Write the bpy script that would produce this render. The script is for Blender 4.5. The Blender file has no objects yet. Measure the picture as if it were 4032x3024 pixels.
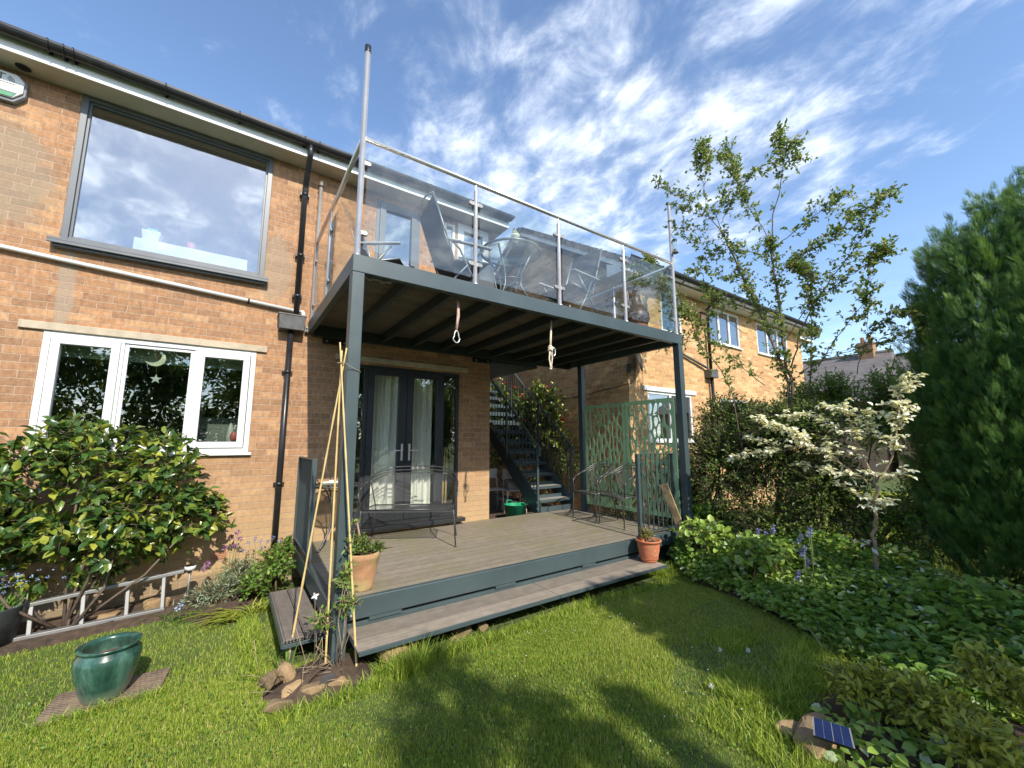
import bpy, bmesh, math, random
import numpy as np
from mathutils import Vector, Matrix
random.seed(7); rng = np.random.default_rng(11)
S = bpy.context.scene; COL = S.collection
# ---------------------------------------------------------------- camera, sky, sun, exposure
CAMP = Vector((-0.7009, -5.6173, 1.2081)); FPX = 1592.74
RT = Vector((0.82334, -0.567545, -0.0023125)); UP = Vector((-0.0775247, -0.1165, 0.99016)); FW = Vector((0.56223, 0.815059, 0.139918))
cd = bpy.data.cameras.new('camera'); cam = bpy.data.objects.new('camera', cd); COL.objects.link(cam)
cam.matrix_world = Matrix(((RT.x, UP.x, -FW.x, CAMP.x), (RT.y, UP.y, -FW.y, CAMP.y), (RT.z, UP.z, -FW.z, CAMP.z), (0, 0, 0, 1)))
cd.sensor_width = 36; cd.lens = 36 * FPX / 4032; cd.clip_start = 0.05; cd.clip_end = 3000
S.camera = cam
SUN_TR = Vector((0.05, 1.0, -0.78)).normalized()
EL = math.asin(-SUN_TR.z)
world = bpy.data.worlds.new('World'); S.world = world; world.use_nodes = True
S.view_settings.view_transform = 'Standard'; S.view_settings.look = 'None'; S.view_settings.gamma = 1.0
S.view_settings.exposure = 1.0
S.cycles.max_bounces = 8; S.cycles.transparent_max_bounces = 24; S.cycles.use_denoising = True
def build_world():
    nt = world.node_tree; n = nt.nodes; l = nt.links; n.clear()
    out = n.new('ShaderNodeOutputWorld'); bg = n.new('ShaderNodeBackground'); bg.inputs['Strength'].default_value = 0.14
    sky = n.new('ShaderNodeTexSky'); sky.sky_type = 'NISHITA'; sky.sun_disc = False
    sky.sun_elevation = EL; sky.sun_rotation = math.radians(183); sky.air_density = 1.0; sky.dust_density = 0.3; sky.ozone_density = 3.0
    tc = n.new('ShaderNodeTexCoord'); sep = n.new('ShaderNodeSeparateXYZ'); l.new(tc.outputs['Generated'], sep.inputs[0])
    def M(op, a, b=None, c=None):
        m = n.new('ShaderNodeMath'); m.operation = op
        for i, x in enumerate((a, b, c)):
            if x is None: continue
            if isinstance(x, (int, float)): m.inputs[i].default_value = x
            else: l.new(x, m.inputs[i])
        return m.outputs[0]
    zc = M('ADD', M('MAXIMUM', sep.outputs[2], 0.0), 0.12)
    px = M('DIVIDE', sep.outputs[0], zc); py = M('DIVIDE', sep.outputs[1], zc)
    cmb = n.new('ShaderNodeCombineXYZ'); l.new(px, cmb.inputs[0]); l.new(py, cmb.inputs[1])
    def noise(scale, detail, rough, stretch, rot, dist=0.0, off=(0, 0, 0)):
        mp = n.new('ShaderNodeMapping'); mp.inputs['Rotation'].default_value = (0, 0, math.radians(rot)); mp.inputs['Scale'].default_value = stretch; mp.inputs['Location'].default_value = off
        l.new(cmb.outputs[0], mp.inputs['Vector'])
        t = n.new('ShaderNodeTexNoise'); t.inputs['Scale'].default_value = scale; t.inputs['Detail'].default_value = detail; t.inputs['Roughness'].default_value = rough; t.inputs['Distortion'].default_value = dist
        l.new(mp.outputs[0], t.inputs['Vector']); return t.outputs['Fac']
    n1 = noise(6.5, 8, 0.62, (1, 0.75, 1), -55, 0.3)       # ripples
    n2 = noise(0.85, 4, 0.5, (1, 0.8, 1), 20, 0.4, (3.1, 1.7, 0))   # banks
    n3 = noise(2.4, 6, 0.6, (1, 0.62, 1), -60, 0.15, (7, 2, 0))     # streaks
    s = M('ADD', M('ADD', M('MULTIPLY', n1, 0.75), M('MULTIPLY', n2, 0.62)), M('MULTIPLY', n3, 0.55))
    fwd = M('MAXIMUM', M('ADD', M('MULTIPLY', sep.outputs[0], 0.85), M('MULTIPLY', sep.outputs[1], 0.22)), 0.0)
    back = M('MAXIMUM', M('MULTIPLY', sep.outputs[1], -1.0), 0.0)
    right = M('POWER', M('MAXIMUM', sep.outputs[0], 0.0), 6.0)
    left = M('MULTIPLY', M('MAXIMUM', M('SUBTRACT', 0.35, sep.outputs[0]), 0.0), M('MAXIMUM', sep.outputs[1], 0.0))
    bias = M('SUBTRACT', M('SUBTRACT', M('ADD', M('MULTIPLY', fwd, 0.32), M('MULTIPLY', back, 0.16)), M('MULTIPLY', right, 0.50)), M('MULTIPLY', left, 0.40))
    s = M('ADD', s, bias)
    mr = n.new('ShaderNodeMapRange'); mr.interpolation_type = 'SMOOTHSTEP'; mr.inputs['From Min'].default_value = 0.96; mr.inputs['From Max'].default_value = 1.40
    l.new(s, mr.inputs['Value'])
    cov = M('MULTIPLY', mr.outputs[0], 0.68)
    hz = M('MULTIPLY', M('POWER', M('SUBTRACT', 1.0, M('MAXIMUM', sep.outputs[2], 0.0)), 7.0), 0.36)
    cov = M('MAXIMUM', cov, hz)
    mix = n.new('ShaderNodeMixRGB'); l.new(cov, mix.inputs['Fac']); l.new(sky.outputs[0], mix.inputs['Color1']); cr = n.new('ShaderNodeValToRGB'); cr.color_ramp.elements[0].position = 0.38; cr.color_ramp.elements[0].color = (0.30, 0.35, 0.45, 1); cr.color_ramp.elements[1].position = 0.62; cr.color_ramp.elements[1].color = (0.80, 0.84, 0.90, 1); l.new(n1, cr.inputs[0]); vm = n.new('ShaderNodeVectorMath'); vm.operation = 'SCALE'; l.new(M('ADD', 7.8, M('MULTIPLY', back, 11.0)), vm.inputs['Scale']); l.new(cr.outputs[0], vm.inputs[0]); l.new(vm.outputs[0], mix.inputs['Color2'])
    l.new(mix.outputs[0], bg.inputs['Color']); l.new(bg.outputs[0], out.inputs[0])
build_world()
sd = bpy.data.lights.new('sun', 'SUN'); sd.energy = 3.2; sd.angle = math.radians(0.6); sd.color = (1.0, 0.93, 0.82)
so = bpy.data.objects.new('sun', sd); COL.objects.link(so); so.rotation_euler = SUN_TR.to_track_quat('-Z', 'Y').to_euler(); so.location = (0, -10, 12)

# ---------------------------------------------------------------- helpers
def at(u, v, axis, val):
    """4032x3024 pixel of the photo -> point on the plane axis=val"""
    r = RT * ((u - 2016) / FPX) + UP * (-(v - 1512) / FPX) + FW
    i = 'xyz'.index(axis); return CAMP + r * ((val - CAMP[i]) / r[i])
class MB:
    def __init__(s): s.v = []; s.f = []; s.sm = []
    def add(s, vs, fs, smooth=False):
        o = len(s.v); s.v += [tuple(p) for p in vs]; s.f += [tuple(i + o for i in f) for f in fs]; s.sm += [smooth] * len(fs); return s
    def box(s, x0, x1, y0, y1, z0, z1):
        return s.add([(x0, y0, z0), (x1, y0, z0), (x1, y1, z0), (x0, y1, z0), (x0, y0, z1), (x1, y0, z1), (x1, y1, z1), (x0, y1, z1)],
              [(3, 2, 1, 0), (4, 5, 6, 7), (0, 1, 5, 4), (1, 2, 6, 5), (2, 3, 7, 6), (3, 0, 4, 7)])
    def obox(s, c, size, rot=None):
        a, b, d = [q / 2 for q in size]; R = rot or Matrix.Identity(3)
        vs = [Vector(c) + R @ Vector(p) for p in ((-a, -b, -d), (a, -b, -d), (a, b, -d), (-a, b, -d), (-a, -b, d), (a, -b, d), (a, b, d), (-a, b, d))]
        return s.add(vs, [(3, 2, 1, 0), (4, 5, 6, 7), (0, 1, 5, 4), (1, 2, 6, 5), (2, 3, 7, 6), (3, 0, 4, 7)])
    def beam(s, p, q, w, h, up=(0, 0, 1)):
        p = Vector(p); q = Vector(q); d = (q - p); L = d.length; d.normalize(); r = d.cross(Vector(up)).normalized(); u = r.cross(d)
        return s.obox((p + q) / 2, (w, L, h), Matrix((r, d, u)).transposed())
    def tube(s, pts, r, n=8, closed=False, cap=True):
        pts = [Vector(p) for p in pts]; N = len(pts); rr = r if isinstance(r, (list, tuple)) else [r] * N
        vs = []; prev = None
        for i, p in enumerate(pts):
            a = pts[i - 1] if (i > 0 or closed) else p; b = pts[(i + 1) % N] if (i < N - 1 or closed) else p
            t = (b - a).normalized() if (b - a).length > 1e-9 else Vector((0, 0, 1))
            if prev is None: x = t.orthogonal().normalized()
            else:
                x = prev - t * prev.dot(t); x = x.normalized() if x.length > 1e-6 else t.orthogonal().normalized()
            prev = x; y = t.cross(x)
            for k in range(n):
                an = 2 * math.pi * k / n; vs.append(p + (x * math.cos(an) + y * math.sin(an)) * rr[i])
        fs = []
        for i in range(N if closed else N - 1):
            j = (i + 1) % N
            for k in range(n):
                k2 = (k + 1) % n; fs.append((i * n + k, i * n + k2, j * n + k2, j * n + k))
        if cap and not closed: fs += [tuple(range(n))[::-1], tuple((N - 1) * n + k for k in range(n))]
        return s.add(vs, fs, True)
    def lathe(s, prof, c=(0, 0, 0), n=32, wob=None):
        vs = []; fs = []
        for (r, z) in prof:
            for k in range(n):
                a = 2 * math.pi * k / n; q = r * (wob(a, z) if wob else 1)
                vs.append((c[0] + q * math.cos(a), c[1] + q * math.sin(a), c[2] + z))
        for i in range(len(prof) - 1):
            for k in range(n):
                k2 = (k + 1) % n; fs.append((i * n + k, i * n + k2, (i + 1) * n + k2, (i + 1) * n + k))
        return s.add(vs, fs, True)
    def prism(s, poly, d):
        """poly: 3d points, extruded by vector d"""
        n = len(poly); P = [Vector(p) for p in poly]; Q = [p + Vector(d) for p in P]
        return s.add(P + Q, [tuple(range(n))[::-1], tuple(range(n, 2 * n))] + [(i, (i + 1) % n, n + (i + 1) % n, n + i) for i in range(n)])
    def sphere(s, c, r, n=10, m=6, sc=(1, 1, 1)):
        vs = []; fs = []
        for i in range(m + 1):
            t = math.pi * i / m
            for k in range(n):
                a = 2 * math.pi * k / n; vs.append((c[0] + r * sc[0] * math.sin(t) * math.cos(a), c[1] + r * sc[1] * math.sin(t) * math.sin(a), c[2] + r * sc[2] * math.cos(t)))
        for i in range(m):
            for k in range(n):
                k2 = (k + 1) % n; fs.append((i * n + k, (i + 1) * n + k, (i + 1) * n + k2, i * n + k2))
        return s.add(vs, fs, True)
    def build(s, name, m, parent=None, bevel=0, label=None, xf=None):
        if xf is not None: s.v = [tuple(xf @ Vector(p)) for p in s.v]
        me = bpy.data.meshes.new(name); me.from_pydata(s.v, [], s.f); me.update()
        me.polygons.foreach_set('use_smooth', s.sm)
        o = bpy.data.objects.new(name, me); COL.objects.link(o)
        if m: me.materials.append(m)
        bm = bmesh.new(); bm.from_mesh(me); bmesh.ops.recalc_face_normals(bm, faces=bm.faces); bm.to_mesh(me); bm.free()
        if parent:
            o.parent = parent
            W = Matrix.Identity(4); p = parent
            while p: W = p.matrix_basis @ W; p = p.parent
            if not KEEP[0]: o.matrix_basis = W.inverted()
        if bevel:
            b = o.modifiers.new('bevel', 'BEVEL'); b.width = bevel; b.segments = 2; b.limit_method = 'ANGLE'; b.harden_normals = False
        if label: o['label'] = label
        return o
KEEP = [False]      # True: child meshes are written in their parent's own space
def tag(o, label, cat=None, group=None, kind=None):
    if label: o['label'] = label
    if cat: o['category'] = cat
    if group: o['group'] = group
    if kind: o['kind'] = kind
    return o
def thing(name, label, cat, loc=(0, 0, 0), rz=0, group=None):
    o = bpy.data.objects.new(name, None); COL.objects.link(o); o.location = loc; o.rotation_euler = (0, 0, rz); o.empty_display_size = 0.1
    return tag(o, label, cat, group)
def struct(o): o['kind'] = 'structure'; return o
def copy_tree(o, parent=None):
    c = o.copy(); COL.objects.link(c)
    if parent: c.parent = parent
    for ch in list(o.children): copy_tree(ch, c)
    return c
def rotz(a): return Matrix.Rotation(a, 3, 'Z')

# ---------------------------------------------------------------- materials
def newmat(name):
    m = bpy.data.materials.new(name); m.use_nodes = True; nt = m.node_tree; nt.nodes.clear()
    out = nt.nodes.new('ShaderNodeOutputMaterial'); b = nt.nodes.new('ShaderNodeBsdfPrincipled'); nt.links.new(b.outputs[0], out.inputs[0])
    return m, nt, b, out
def ramp(nt, fac, stops):
    r = nt.nodes.new('ShaderNodeValToRGB'); e = r.color_ramp.elements
    while len(e) < len(stops): e.new(0.5)
    for k, (p, c) in enumerate(stops): e[k].position = p; e[k].color = (*c, 1)
    nt.links.new(fac, r.inputs[0]); return r.outputs[0]
def tex(nt, scale=5, detail=4, rough=0.55, coords='Object', stretch=(1, 1, 1), kind='ShaderNodeTexNoise', dist=0):
    tc = nt.nodes.new('ShaderNodeTexCoord') if coords != 'World' else nt.nodes.new('ShaderNodeNewGeometry')
    mp = nt.nodes.new('ShaderNodeMapping'); mp.inputs['Scale'].default_value = stretch
    nt.links.new(tc.outputs['Position' if coords == 'World' else coords], mp.inputs['Vector'])
    t = nt.nodes.new(kind); t.inputs['Scale'].default_value = scale
    if kind == 'ShaderNodeTexNoise':
        t.inputs['Detail'].default_value = detail; t.inputs['Roughness'].default_value = rough; t.inputs['Distortion'].default_value = dist
    nt.links.new(mp.outputs[0], t.inputs['Vector']); return t
def mixc(nt, fac, a, b, mode='MIX'):
    m = nt.nodes.new('ShaderNodeMixRGB'); m.blend_type = mode
    for i, x in ((0, fac), (1, a), (2, b)):
        if hasattr(x, 'links'): nt.links.new(x, m.inputs[i])
        elif i == 0: m.inputs[0].default_value = x
        else: m.inputs[i].default_value = (*x, 1)
    return m.outputs[0]
def bump(nt, b, h, strength=0.3, dist=0.01):
    bp = nt.nodes.new('ShaderNodeBump'); bp.inputs['Strength'].default_value = strength; bp.inputs['Distance'].default_value = dist
    nt.links.new(h, bp.inputs['Height']); nt.links.new(bp.outputs[0], b.inputs['Normal'])
def mat(name, col, rough=0.5, metal=0, var=0.15, scale=6, bumps=0, coat=0, stretch=(1, 1, 1), dirt=None, spec=None):
    m, nt, b, _ = newmat(name)
    t = tex(nt, scale, 5, 0.6, 'World', stretch)
    lo = tuple(c * (1 - var) for c in col); hi = tuple(min(1, c * (1 + var)) for c in col)
    c = ramp(nt, t.outputs['Fac'], [(0.3, lo), (0.7, hi)])
    if dirt:
        t2 = tex(nt, dirt[1], 6, 0.65, 'World'); f = ramp(nt, t2.outputs['Fac'], [(dirt[2], (0, 0, 0)), (dirt[2] + 0.18, (1, 1, 1))])
        c = mixc(nt, f, c, dirt[0])
    nt.links.new(c, b.inputs['Base Color']); b.inputs['Metallic'].default_value = metal
    rr = nt.nodes.new('ShaderNodeMapRange'); rr.inputs['To Min'].default_value = max(0.02, rough - 0.08); rr.inputs['To Max'].default_value = min(1, rough + 0.1); nt.links.new(t.outputs['Fac'], rr.inputs['Value']); nt.links.new(rr.outputs[0], b.inputs['Roughness'])
    if coat: b.inputs['Coat Weight'].default_value = coat
    if spec is not None: b.inputs['Specular IOR Level'].default_value = spec
    if bumps: bump(nt, b, tex(nt, scale * 8, 4, 0.6, 'World', stretch).outputs['Fac'], bumps, 0.01)
    return m
def brick_mat(name, c1, c2, c3, mortar, low=None, patch=None):
    m, nt, b, _ = newmat(name); N = nt.nodes; L = nt.links
    g = N.new('ShaderNodeNewGeometry'); sp = N.new('ShaderNodeSeparateXYZ'); L.new(g.outputs['Position'], sp.inputs[0])
    ad = N.new('ShaderNodeMath'); ad.operation = 'ADD'; L.new(sp.outputs[0], ad.inputs[0]); L.new(sp.outputs[1], ad.inputs[1])
    cm = N.new('ShaderNodeCombineXYZ'); L.new(ad.outputs[0], cm.inputs[0]); L.new(sp.outputs[2], cm.inputs[1])
    # slight wobble so that courses are not ruler-straight
    wn = tex(nt, 9, 3, 0.5, 'World'); ws = N.new('ShaderNodeVectorMath'); ws.operation = 'SCALE'; ws.inputs['Scale'].default_value = 0.010; L.new(wn.outputs['Color'], ws.inputs[0])
    va = N.new('ShaderNodeVectorMath'); va.operation = 'ADD'; L.new(cm.outputs[0], va.inputs[0]); L.new(ws.outputs[0], va.inputs[1])
    bt = N.new('ShaderNodeTexBrick'); L.new(va.outputs[0], bt.inputs['Vector']); bt.offset = 0.5; bt.inputs['Scale'].default_value = 1
    bt.inputs['Brick Width'].default_value = 0.225; bt.inputs['Row Height'].default_value = 0.075; bt.inputs['Mortar Size'].default_value = 0.0048; bt.inputs['Mortar Smooth'].default_value = 0.35; bt.inputs['Bias'].default_value = -0.1
    bt.inputs['Color1'].default_value = (0, 0, 0, 1); bt.inputs['Color2'].default_value = (1, 1, 1, 1); bt.inputs['Mortar'].default_value = (0.5, 0.5, 0.5, 1)
    col = ramp(nt, bt.outputs['Color'], [(0.0, c3), (0.22, c1), (0.75, c1), (1.0, c2)])
    col = ramp(nt, bt.outputs['Color'], [(0.02, c3), (0.3, tuple((x + y) / 2 for x, y in zip(c1, c3))), (0.62, c1), (1.0, c2)])
    drag = tex(nt, 26, 6, 0.7, 'World', (1.0, 1.0, 0.55)); col = mixc(nt, 0.62, col, ramp(nt, drag.outputs['Fac'], [(0.32, (0.32, 0.28, 0.24)), (0.52, (0.62, 0.58, 0.55)), (0.68, (0.86, 0.84, 0.8))]), 'OVERLAY')
    drag2 = tex(nt, 55, 3, 0.6, 'World', (0.35, 0.35, 3.0)); col = mixc(nt, 0.3, col, drag2.outputs['Fac'], 'OVERLAY')
    big = tex(nt, 1.3, 4, 0.6, 'World'); col = mixc(nt, ramp(nt, big.outputs['Fac'], [(0.45, (0, 0, 0)), (0.7, (0.35, 0.35, 0.35))]), col, tuple(x * 0.8 + 0.02 for x in c3))
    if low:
        mr = N.new('ShaderNodeMapRange'); mr.inputs['From Min'].default_value = 1.2; mr.inputs['From Max'].default_value = 0.1; mr.inputs['To Max'].default_value = 0.75; L.new(sp.outputs[2], mr.inputs['Value']); col = mixc(nt, mr.outputs[0], col, low)  # buffer brick towards the base, with some sunlit tone put into the colour
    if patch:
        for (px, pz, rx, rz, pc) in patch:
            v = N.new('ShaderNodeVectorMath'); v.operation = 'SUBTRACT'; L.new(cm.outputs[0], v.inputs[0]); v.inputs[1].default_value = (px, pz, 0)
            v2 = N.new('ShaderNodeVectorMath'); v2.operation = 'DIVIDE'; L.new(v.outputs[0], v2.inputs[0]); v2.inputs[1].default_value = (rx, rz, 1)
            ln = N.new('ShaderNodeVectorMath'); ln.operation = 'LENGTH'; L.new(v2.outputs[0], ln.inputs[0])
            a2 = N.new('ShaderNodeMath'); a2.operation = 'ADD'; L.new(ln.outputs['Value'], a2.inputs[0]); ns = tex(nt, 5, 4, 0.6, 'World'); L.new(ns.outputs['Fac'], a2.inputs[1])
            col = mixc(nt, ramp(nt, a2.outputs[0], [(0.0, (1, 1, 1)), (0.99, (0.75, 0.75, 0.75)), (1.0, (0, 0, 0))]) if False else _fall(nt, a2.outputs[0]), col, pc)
    mt = mixc(nt, 0.5, mortar, drag.outputs['Fac'], 'OVERLAY')
    fin = mixc(nt, bt.outputs['Fac'], col, mt); L.new(fin, b.inputs['Base Color']); b.inputs['Roughness'].default_value = 0.9; b.inputs['Specular IOR Level'].default_value = 0.25
    inv = N.new('ShaderNodeMath'); inv.operation = 'SUBTRACT'; inv.inputs[0].default_value = 1; L.new(bt.outputs['Fac'], inv.inputs[1])
    hh = N.new('ShaderNodeMath'); hh.operation = 'MULTIPLY_ADD'; L.new(drag.outputs['Fac'], hh.inputs[0]); hh.inputs[1].default_value = 0.9; L.new(inv.outputs[0], hh.inputs[2])
    bump(nt, b, hh.outputs[0], 0.75, 0.007)
    return m
def _fall(nt, v):
    mr = nt.nodes.new('ShaderNodeMapRange'); mr.interpolation_type = 'SMOOTHSTEP'; mr.inputs['From Min'].default_value = 1.55; mr.inputs['From Max'].default_value = 1.15; mr.inputs['To Max'].default_value = 0.7; nt.links.new(v, mr.inputs['Value']); return mr.outputs[0]
def glass_mat(name, tint=(0.9, 0.93, 0.92), refl=0.3, rough=0.0, smear=0.0, rtint=(1, 1, 1)):
    m, nt, b, out = newmat(name); nt.nodes.remove(b); L = nt.links
    tr = nt.nodes.new('ShaderNodeBsdfTransparent'); tr.inputs[0].default_value = (*tint, 1)
    gl = nt.nodes.new('ShaderNodeBsdfGlossy'); gl.inputs['Roughness'].default_value = rough; gl.inputs['Color'].default_value = (*rtint, 1)
    fr = nt.nodes.new('ShaderNodeLayerWeight'); fr.inputs['Blend'].default_value = 0.5
    pw = nt.nodes.new('ShaderNodeMath'); pw.operation = 'POWER'; L.new(fr.outputs['Facing'], pw.inputs[0]); pw.inputs[1].default_value = 5
    mr = nt.nodes.new('ShaderNodeMapRange'); mr.inputs['To Min'].default_value = refl; mr.inputs['To Max'].default_value = 1; L.new(pw.outputs[0], mr.inputs['Value'])
    t = tex(nt, 2.2, 2, 0.5, 'World'); bp = nt.nodes.new('ShaderNodeBump'); bp.inputs['Strength'].default_value = 0.03; bp.inputs['Distance'].default_value = 0.05; L.new(t.outputs['Fac'], bp.inputs['Height']); L.new(bp.outputs[0], gl.inputs['Normal'])
    mx = nt.nodes.new('ShaderNodeMixShader'); L.new(mr.outputs[0], mx.inputs[0]); L.new(tr.outputs[0], mx.inputs[1]); L.new(gl.outputs[0], mx.inputs[2])
    last = mx
    if smear:
        df = nt.nodes.new('ShaderNodeBsdfDiffuse'); df.inputs[0].default_value = (0.55, 0.56, 0.54, 1)
        t2 = tex(nt, 3, 6, 0.65, 'World', (1, 1, 0.5)); r = ramp(nt, t2.outputs['Fac'], [(0.42, (0.01,) * 3), (0.75, (smear,) * 3)])
        m2 = nt.nodes.new('ShaderNodeMixShader'); L.new(r, m2.inputs[0]); L.new(mx.outputs[0], m2.inputs[1]); L.new(df.outputs[0], m2.inputs[2]); last = m2
    L.new(last.outputs[0], out.inputs[0]); return m
def plank_mat(name, cols, width, along='x', gap=0.03, rough=0.75, algae=None, grain=0.25):
    m, nt, b, _ = newmat(name); N = nt.nodes; L = nt.links
    g = N.new('ShaderNodeNewGeometry'); sp = N.new('ShaderNodeSeparateXYZ'); L.new(g.outputs['Position'], sp.inputs[0])
    cross = sp.outputs[1] if along == 'x' else sp.outputs[0]
    d = N.new('ShaderNodeMath'); d.operation = 'DIVIDE'; L.new(cross, d.inputs[0]); d.inputs[1].default_value = width
    fl = N.new('ShaderNodeMath'); fl.operation = 'FLOOR'; L.new(d.outputs[0], fl.inputs[0])
    frc = N.new('ShaderNodeMath'); frc.operation = 'FRACT'; L.new(d.outputs[0], frc.inputs[0])
    wn = N.new('ShaderNodeTexWhiteNoise'); wn.noise_dimensions = '1D'; L.new(fl.outputs[0], wn.inputs['W'])
    st = (0.6, 14, 14) if along == 'x' else (14, 0.6, 14)
    gr = tex(nt, 3.5, 6, 0.65, 'World', st, dist=0.4)
    base = ramp(nt, gr.outputs['Fac'], [(0.3, cols[0]), (0.7, cols[1])])
    base = mixc(nt, grain, base, wn.outputs['Value'], 'OVERLAY')
    bl = tex(nt, 2.0, 6, 0.65, 'World'); base = mixc(nt, ramp(nt, bl.outputs['Fac'], [(0.42, (0, 0, 0)), (0.72, (0.6, 0.6, 0.6))]), base, cols[2]); st_ = tex(nt, 9, 8, 0.75, 'World'); base = mixc(nt, 0.45, base, ramp(nt, st_.outputs['Fac'], [(0.3, (0.25, 0.25, 0.25)), (0.7, (0.75, 0.75, 0.75))]), 'OVERLAY'); sp2 = tex(nt, 4.5, 5, 0.7, 'World', (0.5, 1, 1)); base = mixc(nt, ramp(nt, sp2.outputs['Fac'], [(0.66, (0, 0, 0)), (0.72, (0.5, 0.5, 0.5))]), base, tuple(c * 0.4 for c in cols[0]))
    if algae:
        al = tex(nt, 1.1, 5, 0.7, 'World'); base = mixc(nt, ramp(nt, al.outputs['Fac'], [(0.44, (0, 0, 0)), (0.66, (0.75, 0.75, 0.75))]), base, algae)
    pg = N.new('ShaderNodeMath'); pg.operation = 'PINGPONG'; L.new(frc.outputs[0], pg.inputs[0]); pg.inputs[1].default_value = 0.5
    ed = N.new('ShaderNodeMapRange'); ed.inputs['From Min'].default_value = 0; ed.inputs['From Max'].default_value = gap; L.new(pg.outputs[0], ed.inputs['Value'])
    base = mixc(nt, ed.outputs[0], tuple(c * 0.18 for c in cols[0]), base)
    L.new(base, b.inputs['Base Color']); b.inputs['Roughness'].default_value = rough
    h = N.new('ShaderNodeMath'); h.operation = 'MULTIPLY_ADD'; L.new(gr.outputs['Fac'], h.inputs[0]); h.inputs[1].default_value = 0.25; L.new(ed.outputs[0], h.inputs[2])
    bump(nt, b, h.outputs[0], 0.6, 0.004); return m
def leaf_mat(name, stops, rough=0.35, trans=0.35, coat=0.0, spec=0.5):
    m, nt, b, out = newmat(name); L = nt.links
    a = nt.nodes.new('ShaderNodeAttribute'); a.attribute_name = 'tint'
    c = ramp(nt, a.outputs['Fac'], stops); L.new(c, b.inputs['Base Color']); b.inputs['Roughness'].default_value = rough; b.inputs['Specular IOR Level'].default_value = spec
    if coat: b.inputs['Coat Weight'].default_value = coat; b.inputs['Coat Roughness'].default_value = 0.2
    tl = nt.nodes.new('ShaderNodeBsdfTranslucent'); br = mixc(nt, 0.75, c, (1.0, 1.0, 0.35), 'MULTIPLY'); g = nt.nodes.new('ShaderNodeGamma'); g.inputs[1].default_value = 0.8; L.new(br, g.inputs[0]); L.new(g.outputs[0], tl.inputs[0])
    mx = nt.nodes.new('ShaderNodeMixShader'); mx.inputs[0].default_value = trans; L.new(b.outputs[0], mx.inputs[1]); L.new(tl.outputs[0], mx.inputs[2]); L.new(mx.outputs[0], out.inputs[0])
    return m
M = {}
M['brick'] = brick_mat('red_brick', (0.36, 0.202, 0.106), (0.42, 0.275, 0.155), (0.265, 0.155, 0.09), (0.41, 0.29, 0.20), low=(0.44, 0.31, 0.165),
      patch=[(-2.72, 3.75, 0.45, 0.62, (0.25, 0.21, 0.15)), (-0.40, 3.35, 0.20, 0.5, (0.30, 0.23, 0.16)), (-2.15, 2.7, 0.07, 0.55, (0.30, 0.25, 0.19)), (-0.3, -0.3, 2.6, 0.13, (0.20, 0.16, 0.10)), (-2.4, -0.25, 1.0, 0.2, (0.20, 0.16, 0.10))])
M['buff'] = brick_mat('buff_brick', (0.50, 0.315, 0.145), (0.56, 0.40, 0.21), (0.38, 0.215, 0.10), (0.54, 0.41, 0.265))
M['steel'] = mat('painted_steel', (0.050, 0.073, 0.078), 0.38, 0, 0.12, 3, 0.02, dirt=((0.11, 0.13, 0.125), 2.2, 0.62))
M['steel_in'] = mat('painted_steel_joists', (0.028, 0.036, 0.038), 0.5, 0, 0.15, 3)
M['inox'] = mat('stainless_steel', (0.74, 0.71, 0.67), 0.34, 0.82, 0.02, 6)
M['alu'] = mat('aluminium', (0.26, 0.26, 0.255), 0.5, 0.5, 0.15, 9)
M['upvc'] = mat('white_upvc', (0.64, 0.65, 0.64), 0.35, 0, 0.05, 4, dirt=((0.45, 0.44, 0.38), 7, 0.68))
M['white'] = mat('white_paint', (0.70, 0.70, 0.68), 0.45, 0, 0.05, 4)
M['soffit'] = mat('cream_soffit', (0.50, 0.46, 0.37), 0.6, 0, 0.10, 3, dirt=((0.34, 0.29, 0.2), 4, 0.66))
M['black'] = mat('black_plastic', (0.016, 0.016, 0.018), 0.32, 0, 0.2, 8, dirt=((0.05, 0.05, 0.048), 6, 0.6))
M['grey'] = mat('anthracite_frame', (0.022, 0.025, 0.029), 0.35, 0, 0.1, 5)
M['greylt'] = mat('slate_grey_frame', (0.105, 0.115, 0.125), 0.38, 0, 0.1, 5, stretch=(1, 1, 0.1))
M['lead'] = mat('grey_lead', (0.10, 0.10, 0.10), 0.5, 0.2, 0.3, 12)
M['concrete'] = mat('concrete_lintel', (0.43, 0.36, 0.26), 0.85, 0, 0.2, 9, 0.3, dirt=((0.24, 0.2, 0.15), 5, 0.6))
M['tile'] = mat('roof_tile', (0.085, 0.08, 0.075), 0.85, 0, 0.3, 7, 0.4, dirt=((0.16, 0.15, 0.10), 5, 0.58))
M['slate'] = mat('far_roof_slate', (0.155, 0.135, 0.125), 0.85, 0, 0.3, 2, 0.3, stretch=(1, 1, 6))
M['plaster'] = mat('interior_plaster', (0.42, 0.42, 0.38), 0.9, 0, 0.05, 2)
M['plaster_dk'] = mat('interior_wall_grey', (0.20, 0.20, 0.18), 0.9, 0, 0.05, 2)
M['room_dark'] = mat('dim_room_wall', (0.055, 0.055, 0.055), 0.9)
M['carpet'] = mat('interior_floor', (0.10, 0.08, 0.06), 0.9, 0, 0.2, 2)
M['glass_nb'] = glass_mat('window_glass_far', (0.5, 0.55, 0.56), 0.3)
M['glass_up'] = glass_mat('window_glass_sky', (0.85, 0.88, 0.88), 0.22, rtint=(0.93, 0.95, 0.97))
M['glass_lo'] = glass_mat('window_glass', (0.80, 0.85, 0.81), 0.13)
M['glass_door'] = glass_mat('door_glass', (0.97, 0.985, 0.97), 0.12)
M['glass_rail'] = glass_mat('balustrade_glass', (0.87, 0.91, 0.90), 0.05, 0.0, 0.012)
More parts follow.
